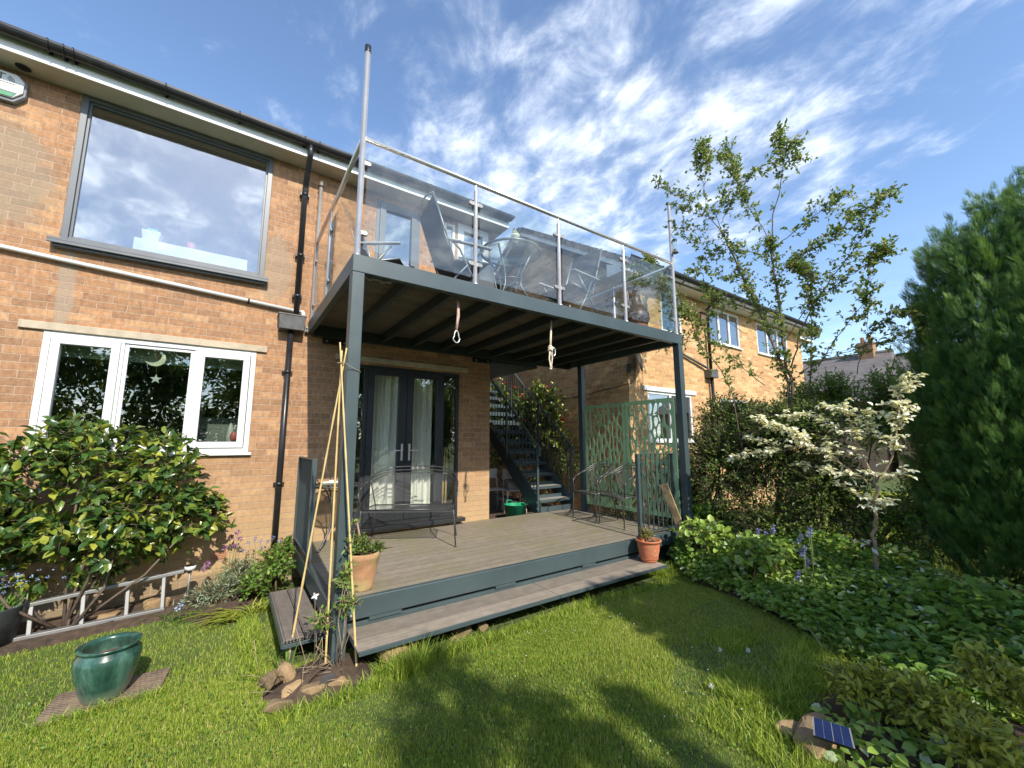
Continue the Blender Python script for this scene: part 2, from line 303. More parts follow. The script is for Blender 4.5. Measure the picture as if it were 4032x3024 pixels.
M['deck'] = plank_mat('deck_boards', ((0.20, 0.165, 0.125), (0.285, 0.24, 0.185), (0.235, 0.20, 0.155)), 0.136, 'x', 0.035, 0.8, algae=(0.19, 0.18, 0.09), grain=0.10)
M['deckstep'] = plank_mat('step_boards', ((0.19, 0.158, 0.122), (0.28, 0.235, 0.18), (0.22, 0.19, 0.145)), 0.2, 'x', 0.012, 0.8)
M['deckside'] = plank_mat('side_step_boards', ((0.15, 0.125, 0.105), (0.225, 0.19, 0.16), (0.19, 0.165, 0.14)), 0.135, 'y', 0.02, 0.8)
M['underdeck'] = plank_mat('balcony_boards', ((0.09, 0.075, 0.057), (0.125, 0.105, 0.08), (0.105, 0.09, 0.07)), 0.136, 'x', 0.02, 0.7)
# ---------------------------------------------------------------- house
ZS = 4.80; GZ = -0.38
def wall_y(mb, x0, x1, z0, z1, y, t, ops):
    """wall in the xz plane, front at y, thickness t backwards, with openings (x0,x1,z0,z1)"""
    xs = sorted({x0, x1, *[o[0] for o in ops], *[o[1] for o in ops]}); zs = sorted({z0, z1, *[o[2] for o in ops], *[o[3] for o in ops]})
    for i in range(len(xs) - 1):
        for j in range(len(zs) - 1):
            cx = (xs[i] + xs[i + 1]) / 2; cz = (zs[j] + zs[j + 1]) / 2
            if any(o[0] < cx < o[1] and o[2] < cz < o[3] for o in ops): continue
            a, b, c, d = xs[i], xs[i + 1], zs[j], zs[j + 1]
            mb.add([(a, y, c), (b, y, c), (b, y, d), (a, y, d)], [(0, 1, 2, 3)]); mb.add([(a, y + t, c), (b, y + t, c), (b, y + t, d), (a, y + t, d)], [(0, 1, 2, 3)])
    for (a, b, c, d) in ops:
        for q in (((a, c), (b, c)), ((b, c), (b, d)), ((b, d), (a, d)), ((a, d), (a, c))):
            (p0, q0), (p1, q1) = q; mb.add([(p0, y, q0), (p1, y, q1), (p1, y + t, q1), (p0, y + t, q0)], [(0, 1, 2, 3)])
    return mb
def frame_mb(x0, x1, z0, z1, y0, y1, w, mb=None):
    mb = mb or MB(); mb.box(x0, x0 + w, y0, y1, z0, z1); mb.box(x1 - w, x1, y0, y1, z0, z1)
    mb.box(x0 + w, x1 - w, y0, y1, z0, z0 + w); mb.box(x0 + w, x1 - w, y0, y1, z1 - w, z1); return mb
def pane(parent, x0, x1, z0, z1, y, m, name='pane'):
    return MB().box(x0, x1, y, y + 0.006, z0, z1).build(name, m, parent)
house = thing('brick_house', 'two storey red brick house with black gutter behind the steel balcony', 'house', (-1.5, 0, GZ))
U = (-2.24, -0.52, 3.175, 4.799); LW = (-2.245, -0.525, 1.09, 2.267); DR = (0.50, 2.172, 0.10, 2.25)
UD = (0.79, 1.455, 2.74, 4.72); UW1 = (1.86, 2.05, 3.55, 4.70); UW2 = (2.10, 2.68, 2.80, 4.76)
w = wall_y(MB(), -7.0, 2.731, -0.9, 4.80, 0.0, 0.26, [U, LW, DR, UD, UW1, UW2])
w.add([(2.731, 0, -0.9), (2.731, 8.5, -0.9), (2.731, 8.5, 4.8), (2.731, 0, 4.8)], [(0, 1, 2, 3)])
w.add([(-7, 0, -0.9), (-7, 8.5, -0.9), (-7, 8.5, 4.8), (-7, 0, 4.8)], [(0, 1, 2, 3)])
w.add([(-7, 8.5, -0.9), (2.731, 8.5, -0.9), (2.731, 8.5, 4.8), (-7, 8.5, 4.8)], [(0, 1, 2, 3)])
w.add([(2.731, 0, 4.8), (2.731, 8.5, 4.8), (2.731, 4.25, 7.4)], [(0, 1, 2)])
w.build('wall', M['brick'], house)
# rooms behind the openings
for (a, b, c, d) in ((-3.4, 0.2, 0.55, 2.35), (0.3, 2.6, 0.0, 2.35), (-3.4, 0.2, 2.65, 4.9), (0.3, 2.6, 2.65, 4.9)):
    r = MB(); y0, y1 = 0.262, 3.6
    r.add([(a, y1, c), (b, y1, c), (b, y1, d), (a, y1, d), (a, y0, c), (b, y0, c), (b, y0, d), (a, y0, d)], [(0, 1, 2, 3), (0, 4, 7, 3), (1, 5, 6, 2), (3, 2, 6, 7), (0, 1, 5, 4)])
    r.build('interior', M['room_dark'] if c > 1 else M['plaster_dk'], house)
# eaves
MB().box(-7.2, 2.92, -0.275, 0.0, ZS, ZS + 0.012).build('soffit', M['soffit'], house)
f = MB().box(-7.2, 2.92, -0.292, -0.276, ZS - 0.008, ZS + 0.17); f.box(2.905, 2.92, -0.276, 0.6, ZS - 0.006, ZS + 0.17); f.box(2.74, 2.904, 0.0, 0.6, ZS, ZS + 0.012); f.build('fascia', M['white'], house, 0.003)
for x in (-5.2, -2.63, 3.6 - 5.2 + 1.9):
    if x > -0.5: continue
    v = MB().lathe([(0.0, 0.0), (0.052, 0.0), (0.055, -0.004), (0.072, -0.004), (0.074, 0.0)], (x, -0.105, ZS), 24).build('soffit_vent', M['soffit'], house)
    MB().lathe([(0.0, -0.0055), (0.053, -0.0055)], (x, -0.105, ZS), 24).build('vent_hole', M['black'], v)
g = MB(); pr = [(-0.305 - 0.058 + 0.058 * math.cos(a), ZS + 0.165 + 0.075 * math.sin(a) - 0.0) for a in [math.pi + math.pi * k / 10 for k in range(11)]]
inn = [(-0.305 - 0.058 + 0.052 * math.cos(a), ZS + 0.166 + 0.069 * math.sin(a)) for a in [2 * math.pi - math.pi * k / 10 for k in range(11)]]
prof = pr + inn; g.prism([(-7.2, y, z) for y, z in prof], (10.13, 0, 0)); gut = g.build('gutter', M['black'], house)
for x in [at(u, v, 'y', -0.42).x for u, v in ((180, 190), (243, 210), (283, 220), (650, 360), (942, 475), (1200, 575), (1258, 600))] + [0.75, 1.45, 2.15, 2.85, -3.3, -4.2]:
    b = MB(); b.tube([(x, -0.363 + 0.064 * math.cos(a), ZS + 0.165 + 0.081 * math.sin(a)) for a in [math.pi + math.pi * k / 8 for k in range(9)]], 0.0075, 6); b.box(x - 0.012, x + 0.012, -0.312, -0.293, ZS + 0.09, ZS + 0.165); b.build('gutter_bracket', M['black'], gut)
rf = MB(); s = 0.62
for k in range(34):
    x0 = -7.2 + k * 0.3; rf.box(x0 + 0.004, x0 + 0.296, -0.375, 0.0, ZS + 0.172, ZS + 0.192 + 0.006 * (k % 3 == 0))
rf.prism([(-7.2, -0.0, ZS + 0.172), (-7.2, -0.0, ZS + 0.21), (-7.2, 4.25, ZS + 0.21 + 4.25 * s), (-7.2, 8.9, ZS + 0.0), (-7.2, 8.9, ZS - 0.03), (-7.2, 4.25, ZS + 0.14 + 4.25 * s)], (10.15, 0, 0))
rf.build('roof', M['tile'], house)
# upper picture window
fw = frame_mb(U[0], U[1], U[2], U[3], -0.012, 0.06, 0.052); frame_mb(U[0] + 0.052, U[1] - 0.052, U[2] + 0.052, U[3] - 0.052, 0.012, 0.055, 0.022, fw)
up = fw.build('window', M['greylt'], house, 0.003, label='large grey framed picture window under the eaves')
pane(up, U[0] + 0.073, U[1] - 0.073, U[2] + 0.073, U[3] - 0.073, 0.03, M['glass_up'])
sl = MB(); sl.box(U[0] - 0.06, U[1] + 0.045, -0.105, 0.02, 3.148, 3.172); sl.box(U[0] - 0.06, U[1] + 0.045, -0.105, -0.085, 3.118, 3.148); sl.box(U[0] - 0.03, U[1] + 0.02, -0.07, -0.002, 3.095, 3.147); sl.build('sill', M['greylt'], up, 0.003)
# lower white window
fw = frame_mb(LW[0], LW[1], LW[2], LW[3], -0.006, 0.07, 0.05); fw.box(-1.70, -1.672, 0.0, 0.07, LW[2] + 0.05, LW[3] - 0.05); fw.box(-1.10, -1.072, 0.0, 0.07, LW[2] + 0.05, LW[3] - 0.05)
lo = fw.build('window', M['upvc'], house, 0.004, label='white three pane window above the camellia bush')
for (a, b, op) in ((-2.19, -1.70, 1), (-1.672, -1.10, 0), (-1.072, -0.58, 1)):
    z0, z1 = LW[2] + 0.05, LW[3] - 0.05
    sx = frame_mb(a + 0.001, b - 0.001, z0 + 0.001, z1 - 0.001, -0.022 if op else 0.01, 0.05, 0.066 if op else 0.034).build('sash', M['upvc'], lo, 0.006)
    q = 0.060 if op else 0.03; pane(lo, a + q, b - q, z0 + q, z1 - q, 0.016, M['glass_lo'])
MB().box(LW[0] - 0.035, LW[1] + 0.03, -0.045, 0.03, 1.058, 1.088).build('sill', M['upvc'], lo, 0.004)
MB().box(-2.41, -0.42, -0.03, 0.05, 2.269, 2.345).build('lintel', M['concrete'], house, 0.006)
MB().box(0.35, 2.312, -0.03, 0.05, 2.284, 2.354).build('lintel', M['concrete'], house, 0.006)
# air brick
ab = MB().box(-0.785, -0.63, -0.008, 0.0, -0.055, 0.02); [ab.box(-0.775, -0.64, -0.016, -0.0085, -0.045 + k * 0.017, -0.036 + k * 0.017) for k in range(4)]; ab.build('air_brick', mat('terracotta_vent', (0.42, 0.21, 0.12), 0.8), house)
# french doors
fr = frame_mb(DR[0], DR[1], DR[2], DR[3], -0.004, 0.075, 0.045); fr.box(0.735, 0.79, 0.0, 0.07, DR[2] + 0.045, DR[3] - 0.045); fr.box(1.885, 1.922, 0.0, 0.07, DR[2] + 0.045, DR[3] - 0.045)
dr = fr.build('french_doors', M['grey'], house, 0.003, label='dark grey glazed double doors with side lights')
pane(dr, 0.545, 0.735, 0.30, 2.205, 0.02, M['glass_door']); pane(dr, 1.922, 2.127, 0.30, 2.205, 0.02, M['glass_door'])
MB().box(0.545, 0.735, 0.01, 0.05, 0.145, 0.30).build('lower_panel', M['grey'], dr); MB().box(1.922, 2.127, 0.01, 0.05, 0.145, 0.30).build('lower_panel', M['grey'], dr)
for (a, b, hx, sg) in ((0.79, 1.335, 1.283, -1), (1.341, 1.885, 1.391, 1)):
    z0, z1 = 0.145, 2.205; lf = MB(); pl, prr = (a + 0.085, b - 0.115) if sg < 0 else (a + 0.095, b - 0.085)
    lf.box(a, pl, -0.018, 0.05, z0, z1); lf.box(prr, b, -0.018, 0.05, z0, z1); lf.box(pl, prr, -0.018, 0.05, z0, 0.30); lf.box(pl, prr, -0.018, 0.05, 2.125, z1)
    leaf = lf.build('door_leaf', M['grey'], dr, 0.004); pane(dr, pl - 0.004, prr + 0.004, 0.296, 2.13, 0.018, M['glass_door'])
    h = MB(); zc = 1.07; h.box(hx - 0.014, hx + 0.014, -0.027, -0.0185, zc - 0.125, zc + 0.105); h.tube([(hx, -0.026, zc + 0.015), (hx, -0.06, zc + 0.015), (hx + sg * 0.02, -0.066, zc + 0.015), (hx + sg * 0.125, -0.062, zc + 0.012)], 0.0085, 8)
    h.build('handle', M['inox'], dr, 0.002)
    MB().box((a - 0.004 if sg < 0 else b - 0.018), (a + 0.018 if sg < 0 else b + 0.004), -0.034, -0.0185, 1.02, 1.13).build('hinge', M['grey'], dr, 0.003)
MB().box(0.44, 2.245, -0.13, 0.01, 0.045, 0.098).build('threshold', M['grey'], house, 0.004)
# curtains, canes inside
def curtain(x0, x1, z0, z1, y, amp, n, name, parent, m):
    N = 60; vs = []; fs = []
    for i in range(N + 1):
        x = x0 + (x1 - x0) * i / N; yy = y + amp * math.sin(i / N * n * 2 * math.pi + 1) + amp * 0.4 * math.sin(i * 0.9)
        vs += [(x, yy, z0), (x, yy, z1)]
    fs = [(2 * i, 2 * i + 2, 2 * i + 3, 2 * i + 1) for i in range(N)]
    return MB().add(vs, fs, True).build(name, m, parent)
M['curtain'] = mat('white_curtain', (0.80, 0.80, 0.74), 0.9, 0, 0.05, 3)
tag(curtain(0.80, 1.30, 0.12, 2.24, 0.14, 0.03, 4, 'curtain', None, M['curtain']), 'white curtain hanging behind the left door leaf', 'curtain', 'curtains inside the glazed doors')
tag(curtain(1.42, 1.80, 0.12, 2.24, 0.14, 0.035, 4, 'curtain', None, M['curtain']), 'white curtain hanging behind the right door leaf', 'curtain', 'curtains inside the glazed doors')
tag(curtain(0.52, 0.70, 0.12, 2.24, 0.14, 0.02, 2, 'curtain', None, M['curtain']), 'white curtain edge in the side light beside the balcony post', 'curtain', 'curtains inside the glazed doors')
M['bamboo'] = mat('bamboo_cane', (0.62, 0.46, 0.20), 0.45, 0, 0.15, 5, dirt=((0.34, 0.25, 0.12), 9, 0.62))
c = MB()
for k in range(9):
    c.tube([(1.93 + 0.018 * k, 0.16 + 0.02 * (k % 3), 0.12), (2.0 + 0.012 * k, 0.18 + 0.02 * (k % 3), 1.05 + 0.08 * math.sin(k * 2.1))], 0.009, 6)
cb = c.build('cane_bundle', M['bamboo']); tag(cb, 'bundle of bamboo canes standing behind the right side light of the doors', 'canes')
MB().tube([(1.955 + 0.055 * math.cos(a) + 0.085, 0.195 + 0.045 * math.sin(a), 0.72) for a in [k * math.pi / 8 for k in range(17)]], 0.008, 5).build('tie', M['white'], cb)
# balcony level openings
fr = frame_mb(UD[0], UD[1], UD[2], UD[3], -0.005, 0.07, 0.05); ud = fr.build('balcony_door', M['greylt'], house, 0.003, label='grey framed glazed door opening onto the balcony')
frame_mb(UD[0] + 0.051, UD[1] - 0.051, UD[2] + 0.051, UD[3] - 0.051, -0.02, 0.05, 0.085).build('door_leaf', M['greylt'], ud, 0.003); pane(ud, UD[0] + 0.13, UD[1] - 0.13, UD[2] + 0.13, UD[3] - 0.13, 0.02, M['glass_up'])
w1 = frame_mb(UW1[0], UW1[1], UW1[2], UW1[3], -0.005, 0.06, 0.042).build('window', M['upvc'], house, 0.003, label='narrow white framed window beside the corner window'); pane(w1, UW1[0] + 0.04, UW1[1] - 0.04, UW1[2] + 0.04, UW1[3] - 0.04, 0.02, M['glass_up'])
w2 = frame_mb(UW2[0], UW2[1], UW2[2], UW2[3], -0.012, 0.07, 0.11).build('window', M['upvc'], house, 0.003, label='tall white framed window at the house corner'); pane(w2, UW2[0] + 0.105, UW2[1] - 0.105, UW2[2] + 0.105, UW2[3] - 0.105, 0.02, M['glass_up'])
# rainwater pipe, hopper, waste pipe, alarm, lamp
px = -0.15; dp = thing('rainwater_pipe', 'black downpipe running down the brick wall left of the balcony', 'downpipe', (px, -0.07, 2.5))
MB().tube([(px, -0.363, ZS + 0.11), (px, -0.363, ZS + 0.03), (px, -0.345, ZS - 0.03), (px, -0.10, ZS - 0.27), (px, -0.07, ZS - 0.33), (px + 0.004, -0.07, 2.74)], 0.034, 14).build('upper_pipe', M['black'], dp)
MB().tube([(px - 0.04, -0.07, 2.56), (px - 0.045, -0.07, -0.40)], 0.034, 14).build('lower_pipe', M['black'], dp)
h = MB(); h.add([(-0.335, -0.175, 2.735), (-0.045, -0.175, 2.735), (-0.045, -0.003, 2.735), (-0.335, -0.003, 2.735), (-0.325, -0.16, 2.565), (-0.055, -0.16, 2.565), (-0.055, -0.003, 2.565), (-0.325, -0.003, 2.565)], [(4, 5, 6, 7), (0, 1, 5, 4), (1, 2, 6, 5), (3, 0, 4, 7), (0, 1, 2, 3)]); h.box(-0.345, -0.035, -0.182, -0.002, 2.735, 2.752)
h.build('hopper', M['lead'], dp, 0.004)
for z in (4.40, 3.56, 3.02): MB().box(px - 0.052, px + 0.056, -0.075, -0.002, z - 0.02, z + 0.02).lathe([(0.036, -0.02), (0.04, -0.02), (0.04, 0.02), (0.036, 0.02)], (px + 0.002, -0.07, z), 14).build('pipe_clip', M['black'], dp)
for z in (2.05, 0.72, -0.1): MB().box(px - 0.10, px + 0.012, -0.045, -0.002, z - 0.014, z + 0.014).lathe([(0.035, -0.02), (0.039, -0.02), (0.039, 0.02), (0.035, 0.02)], (px - 0.044, -0.07, z), 14).build('pipe_clip', M['black'], dp)
wp = MB(); wp.tube([(-7, -0.045, 3.30), (-2.59, -0.045, 3.0), (-0.19, -0.045, 2.835)], 0.0215, 12); wpo = tag(wp.build('waste_pipe', M['upvc']), 'white plastic waste pipe sloping along the brick wall to the hopper', 'pipe')
MB().tube([(-0.10, -0.05, 2.83), (-0.075, -0.07, 2.825), (-0.07, -0.09, 2.80), (-0.07, -0.095, 2.753)], 0.022, 10).tube([(-0.189, -0.045, 2.835), (-0.1, -0.05, 2.83)], 0.0205, 10).build('elbow', M['upvc'], wpo)
MB().tube([(-0.66, -0.045, 2.867), (-0.64, -0.045, 2.866)], 0.025, 12).box(-0.66, -0.64, -0.03, -0.001, 2.84, 2.89).build('pipe_clip', M['black'], wpo)
al = thing('alarm_box', 'white and green burglar alarm box under the eaves at the far left', 'alarm', (-2.85, -0.03, 4.58))
def octp(x0, x1, z0, z1, ch, y): return [(x0 + ch, y, z0), (x1 - ch, y, z0), (x1, y, z0 + ch * 1.3), (x1, y, z1 - ch * 1.0), (x1 - ch * 0.9, y, z1), (x0 + ch * 0.9, y, z1), (x0, y, z1 - ch), (x0, y, z0 + ch * 1.3)]
MB().prism(octp(-3.12, -2.60, 4.44, 4.735, 0.07, -0.002), (0, -0.05, 0)).build('back_box', mat('alarm_grey', (0.20, 0.21, 0.23), 0.4), al, 0.01)
MB().prism(octp(-3.105, -2.615, 4.47, 4.72, 0.06, -0.0525), (0, -0.02, 0)).build('cover', M['white'], al, 0.008)
MB().prism([(-3.06, -0.0735, 4.475), (-2.68, -0.0735, 4.475), (-2.655, -0.0735, 4.515), (-3.08, -0.0735, 4.515)], (0, -0.003, 0)).build('green_band', mat('alarm_green', (0.02, 0.22, 0.09), 0.4), al)
MB().prism([(-3.08, -0.0735, 4.518), (-2.655, -0.0735, 4.518), (-2.645, -0.0735, 4.528), (-3.09, -0.0735, 4.528)], (0, -0.002, 0)).box(-3.06, -2.665, -0.0755, -0.0735, 4.605, 4.613).build('dark_line', M['lead'], al)
def text(s, size, loc, m, parent, ext=0.001, align='RIGHT', name='lettering'):
    cu = bpy.data.curves.new(name, 'FONT'); cu.body = s; cu.size = size; cu.extrude = ext; cu.align_x = align
    o = bpy.data.objects.new(name, cu); COL.objects.link(o); bpy.context.view_layer.update()
    me = bpy.data.meshes.new_from_object(o.evaluated_get(bpy.context.evaluated_depsgraph_get())); bpy.data.objects.remove(o)
    R = Matrix.Translation(loc) @ Matrix.Rotation(math.pi / 2, 4, 'X'); me.transform(R); me.materials.clear(); me.materials.append(m)
    o = bpy.data.objects.new(name, me); COL.objects.link(o); o.parent = parent; o.matrix_basis = parent.matrix_basis.inverted() if parent else Matrix.Identity(4); return o
M['ink'] = mat('dark_green_ink', (0.03, 0.07, 0.05), 0.5); M['inkpale'] = mat('pale_green_ink', (0.45, 0.60, 0.36), 0.5)
text('MINT', 0.095, (-2.735, -0.0745, 4.628), M['ink'], al); text('ALARMS', 0.07, (-2.72, -0.0745, 4.545), M['inkpale'], al)
wv = MB()
for r_ in (0.022, 0.036, 0.050): wv.tube([(-2.728 + r_ * math.cos(a), -0.075, 4.632 + r_ * math.sin(a)) for a in [0.0 + 1.3 * k / 6 for k in range(7)]], 0.0028, 5)
wv.build('signal_arcs', M['ink'], al)
lp = thing('wall_lamp', 'small black wall light on the upper corner of the brick house', 'lamp', (2.735, -0.05, 4.1))
MB().box(2.732, 2.75, 0.02, 0.08, 4.05, 4.15).box(2.75, 2.83, 0.035, 0.065, 4.12, 4.14).build('bracket', M['black'], lp); MB().lathe([(0.0, 0.0), (0.045, 0.0), (0.052, 0.03), (0.05, 0.09), (0.03, 0.12), (0, 0.125)], (2.84, 0.05, 4.0), 16).build('lamp_shade', M['black'], lp)
# things in the windows
bl = MB(); bl.box(-2.19, -0.58, 0.19, 0.23, 2.06, 2.21); tag(bl.build('roller_blind', mat('blind_green_white', (0.55, 0.62, 0.5), 0.8)), 'pale rolled up blind at the top of the white window', 'blind')
mo = thing('moon_and_star', 'cream moon and star ornament hanging in the white window', 'ornament', (-1.42, 0.07, 2.05)); KEEP[0] = False
oc, orr, ic, irr = (-1.432, 2.10), 0.088, (-1.462, 2.128), 0.080; M1 = []; M2 = []
for k in range(17):
    a = math.radians(62 - 214 * k / 16); M1.append((oc[0] + orr * math.cos(a), 0.06, oc[1] + orr * math.sin(a)))
for k in range(17):
    q = k / 16; a = math.radians(42 - 176 * q); p = Vector((ic[0] + irr * math.cos(a), 0.06, ic[1] + irr * math.sin(a))); e = M1[0] if k == 0 else M1[16]
    M2.append(tuple(p) if 0 < k < 16 else e)
V = M1 + M2; mm = MB().add([Vector(p) for p in V] + [Vector(p) + Vector((0, 0.012, 0)) for p in V], [(i, i + 1, 18 + i, 17 + i) for i in range(16)] + [(34 + i, 35 + i, 52 + i, 51 + i) for i in range(16)] + [(i, i + 1, 35 + i, 34 + i) for i in range(16)] + [(17 + i, 18 + i, 52 + i, 51 + i) for i in range(16)])
mm.build('moon', mat('wicker_cream', (0.85, 0.80, 0.64), 0.8, 0, 0.1, 20), mo)
sp_ = [(-1.41 + (0.052 if k % 2 == 0 else 0.021) * math.sin(math.pi * k / 5), 0.065, 1.875 + (0.052 if k % 2 == 0 else 0.021) * math.cos(math.pi * k / 5)) for k in range(10)]
MB().prism(sp_, (0, 0.012, 0)).build('star', M['white'], mo); MB().tube([(-1.41, 0.07, 2.2), (-1.42, 0.066, 2.06), (-1.41, 0.07, 1.93)], 0.003, 5).build('string', mat('red_string', (0.25, 0.06, 0.03), 0.8), mo)
MB().box(-2.3, -0.4, 0.262, 0.45, 1.03, 1.07).build('inner_sill', M['white'], house)
tag(MB().box(-0.84, -0.66, 0.28, 0.42, 1.071, 1.165).build('cardboard_box', mat('cardboard', (0.50, 0.33, 0.16), 0.8), None, 0.004), 'small brown cardboard box on the sill of the white window', 'box')
ty = thing('toy_rocket', 'white and pink toy standing on the cardboard box in the window', 'toy', (-0.71, 0.35, 1.165)); MB().lathe([(0, 0), (0.05, 0), (0.04, 0.12), (0.03, 0.2), (0.012, 0.26), (0, 0.27)], (-0.71, 0.34, 1.1655), 14).build('body', M['white'], ty); MB().sphere((-0.675, 0.30, 1.27), 0.05, sc=(0.8, 0.6, 1.2)).build('pink_ball', mat('pink_plastic', (0.75, 0.18, 0.2), 0.4), ty)
tb = thing('trinket', 'small blue and green trinkets behind the left pane of the white window', 'ornament', (-1.83, 0.33, 1.07)); MB().sphere((-1.80, 0.32, 1.11), 0.04).build('blue_part', mat('blue_plastic', (0.05, 0.3, 0.6), 0.4), tb); MB().sphere((-1.75, 0.34, 1.15), 0.04, sc=(1, 1, 1.4)).build('pink_part', mat('coral_plastic', (0.6, 0.2, 0.15), 0.4), tb)
dw = MB(); frame_mb(-1.58, -1.12, 0.6, 1.95, 3.50, 3.56, 0.06, dw); tag(dw.build('mirror_frame', M['plaster']), 'pale door frame seen deep inside the room of the white window', 'frame')
hb = MB().box(-1.05, -0.3, 0.9, 0.95, 0.6, 1.52); tag(hb.build('headboard', mat('grey_headboard', (0.25, 0.26, 0.25), 0.6), None, 0.01), 'grey panelled headboard inside the white window', 'headboard')
tt = thing('table', 'table with a white cloth just inside the picture window', 'table', (-1.2, 0.5, 2.66)); cl = MB(); cl.box(-1.74, -0.70, 0.15, 0.75, 3.42, 3.435)
for k in range(28):
    a0 = -1.74 + 1.04 * k / 28; a1 = -1.74 + 1.04 * (k + 1) / 28; o0 = 0.010 * math.sin(k * 1.3); o1 = 0.010 * math.sin((k + 1) * 1.3); cl.add([(a0, 0.149, 3.435), (a1, 0.149, 3.435), (a1, 0.130 + o1, 3.20), (a0, 0.130 + o0, 3.20)], [(0, 1, 2, 3)], True)
cl.build('tablecloth', M['curtain'], tt)
for x in (-1.66, -0.78): MB().box(x - 0.02, x + 0.02, 0.45, 0.49, 2.66, 3.42).build('leg', M['plaster'], tt)
q = at(592, 965, 'y', 0.22); x = q.x
bg_ = thing('caddy', 'white plastic caddy with a blue handle on the clothed table', 'caddy', (x, 0.25, 3.436)); MB().add([(x - .07, 0.18, 3.437), (x + .07, 0.18, 3.437), (x + .07, 0.3, 3.437), (x - .07, 0.3, 3.437), (x - .085, 0.17, 3.56), (x + .085, 0.17, 3.56), (x + .085, 0.31, 3.56), (x - .085, 0.31, 3.56)], [(0, 1, 2, 3), (4, 5, 6, 7), (0, 1, 5, 4), (1, 2, 6, 5), (2, 3, 7, 6), (3, 0, 4, 7)]).build('tub', M['white'], bg_, 0.01); MB().box(x - .04, x + .05, 0.21, 0.27, 3.561, 3.60).build('handle', mat('cyan_plastic', (0.03, 0.40, 0.62), 0.4), bg_, 0.006)
tag(MB().lathe([(0, 0), (0.032, 0), (0.035, 0.085), (0, 0.085)], (at(750, 985, 'y', 0.22).x, 0.22, 3.437), 16).build('cup', mat('red_cup', (0.6, 0.06, 0.06), 0.4)), 'red patterned cup on the clothed table in the picture window', 'cup')
# ---------------------------------------------------------------- neighbour houses
YN = -0.77; nb = thing('buff_house', 'buff brick house next door with white windows and a tiled verge', 'house', (8, YN, -0.9))
NW = [(5.79, 7.25, 1.20, 2.16), (6.35, 7.05, 3.42, 4.29), (8.12, 9.52, 3.45, 4.29), (10.43, 12.25, 3.46, 4.29), (8.4, 9.6, 1.1, 2.16)]
w = wall_y(MB(), 5.25, 13.2, -1.2, 4.35, YN, 0.25, NW)
RY = 2.2; RS = 0.64; YE = 5.6
w.add([(5.25, YN, -1.2), (5.25, YE, -1.2), (5.25, YE, 4.35), (5.25, RY, 4.35 + (RY - YN) * RS), (5.25, YN, 4.35)], [(0, 1, 2, 3, 4)])
w.add([(13.2, YN, -1.2), (13.2, YE, -1.2), (13.2, YE, 4.35), (13.2, RY, 4.35 + (RY - YN) * RS), (13.2, YN, 4.35)], [(0, 1, 2, 3, 4)])
w.build('wall', M['buff'], nb)
for (a, b, c, d) in NW:
    ob = MB(); ob.add([(a - .1, 0.9, c - .1), (b + .1, 0.9, c - .1), (b + .1, 0.9, d + .03), (a - .1, 0.9, d + .03), (a - .1, -0.51, c - .1), (b + .1, -0.51, c - .1), (b + .1, -0.51, d + .03), (a - .1, -0.51, d + .03)], [(0, 1, 2, 3), (0, 4, 7, 3), (1, 5, 6, 2), (3, 2, 6, 7), (0, 1, 5, 4)])
    ob.build('interior', M['plaster_dk'], nb)
for k, (a, b, c, d) in enumerate(NW):
    fw = frame_mb(a, b, c, d, YN + 0.005, YN + 0.07, 0.05); n_ = {0: 2, 1: 1, 2: 3, 3: 3, 4: 2}[k]
    for i in range(1, n_): x = a + (b - a) * i / n_; fw.box(x - 0.035, x + 0.035, YN + 0.008, YN + 0.07, c + 0.05, d - 0.05)
    wn = fw.build('window', M['upvc'], nb, 0.004)
    for i in range(n_):
        p0 = a + (b - a) * i / n_ + 0.04; p1 = a + (b - a) * (i + 1) / n_ - 0.04; pane(wn, p0, p1, c + 0.045, d - 0.045, YN + 0.03, M['glass_nb'])
    MB().box(a - 0.04, b + 0.04, YN - 0.05, YN + 0.02, c - 0.03, c - 0.002).build('sill', M['upvc'], wn, 0.003)
MB().box(5.645, 7.40, YN - 0.03, YN + 0.03, 2.162, 2.25).build('lintel', M['upvc'], nb, 0.004)
MB().box(4.92, 13.6, YN - 0.30, YN, 4.35, 4.362).box(4.92, 5.25, YN, YE, 4.35, 4.361).build('soffit', M['white'], nb)
MB().box(4.92, 13.6, YN - 0.318, YN - 0.301, 4.34, 4.50).build('fascia', M['white'], nb)
MB().prism([(4.92, -0.39 + YN + y, z + 4.35 - ZS) for y, z in [(p[0] + 0.362, p[1]) for p in prof]], (8.7, 0, 0)).build('gutter', M['black'], nb)
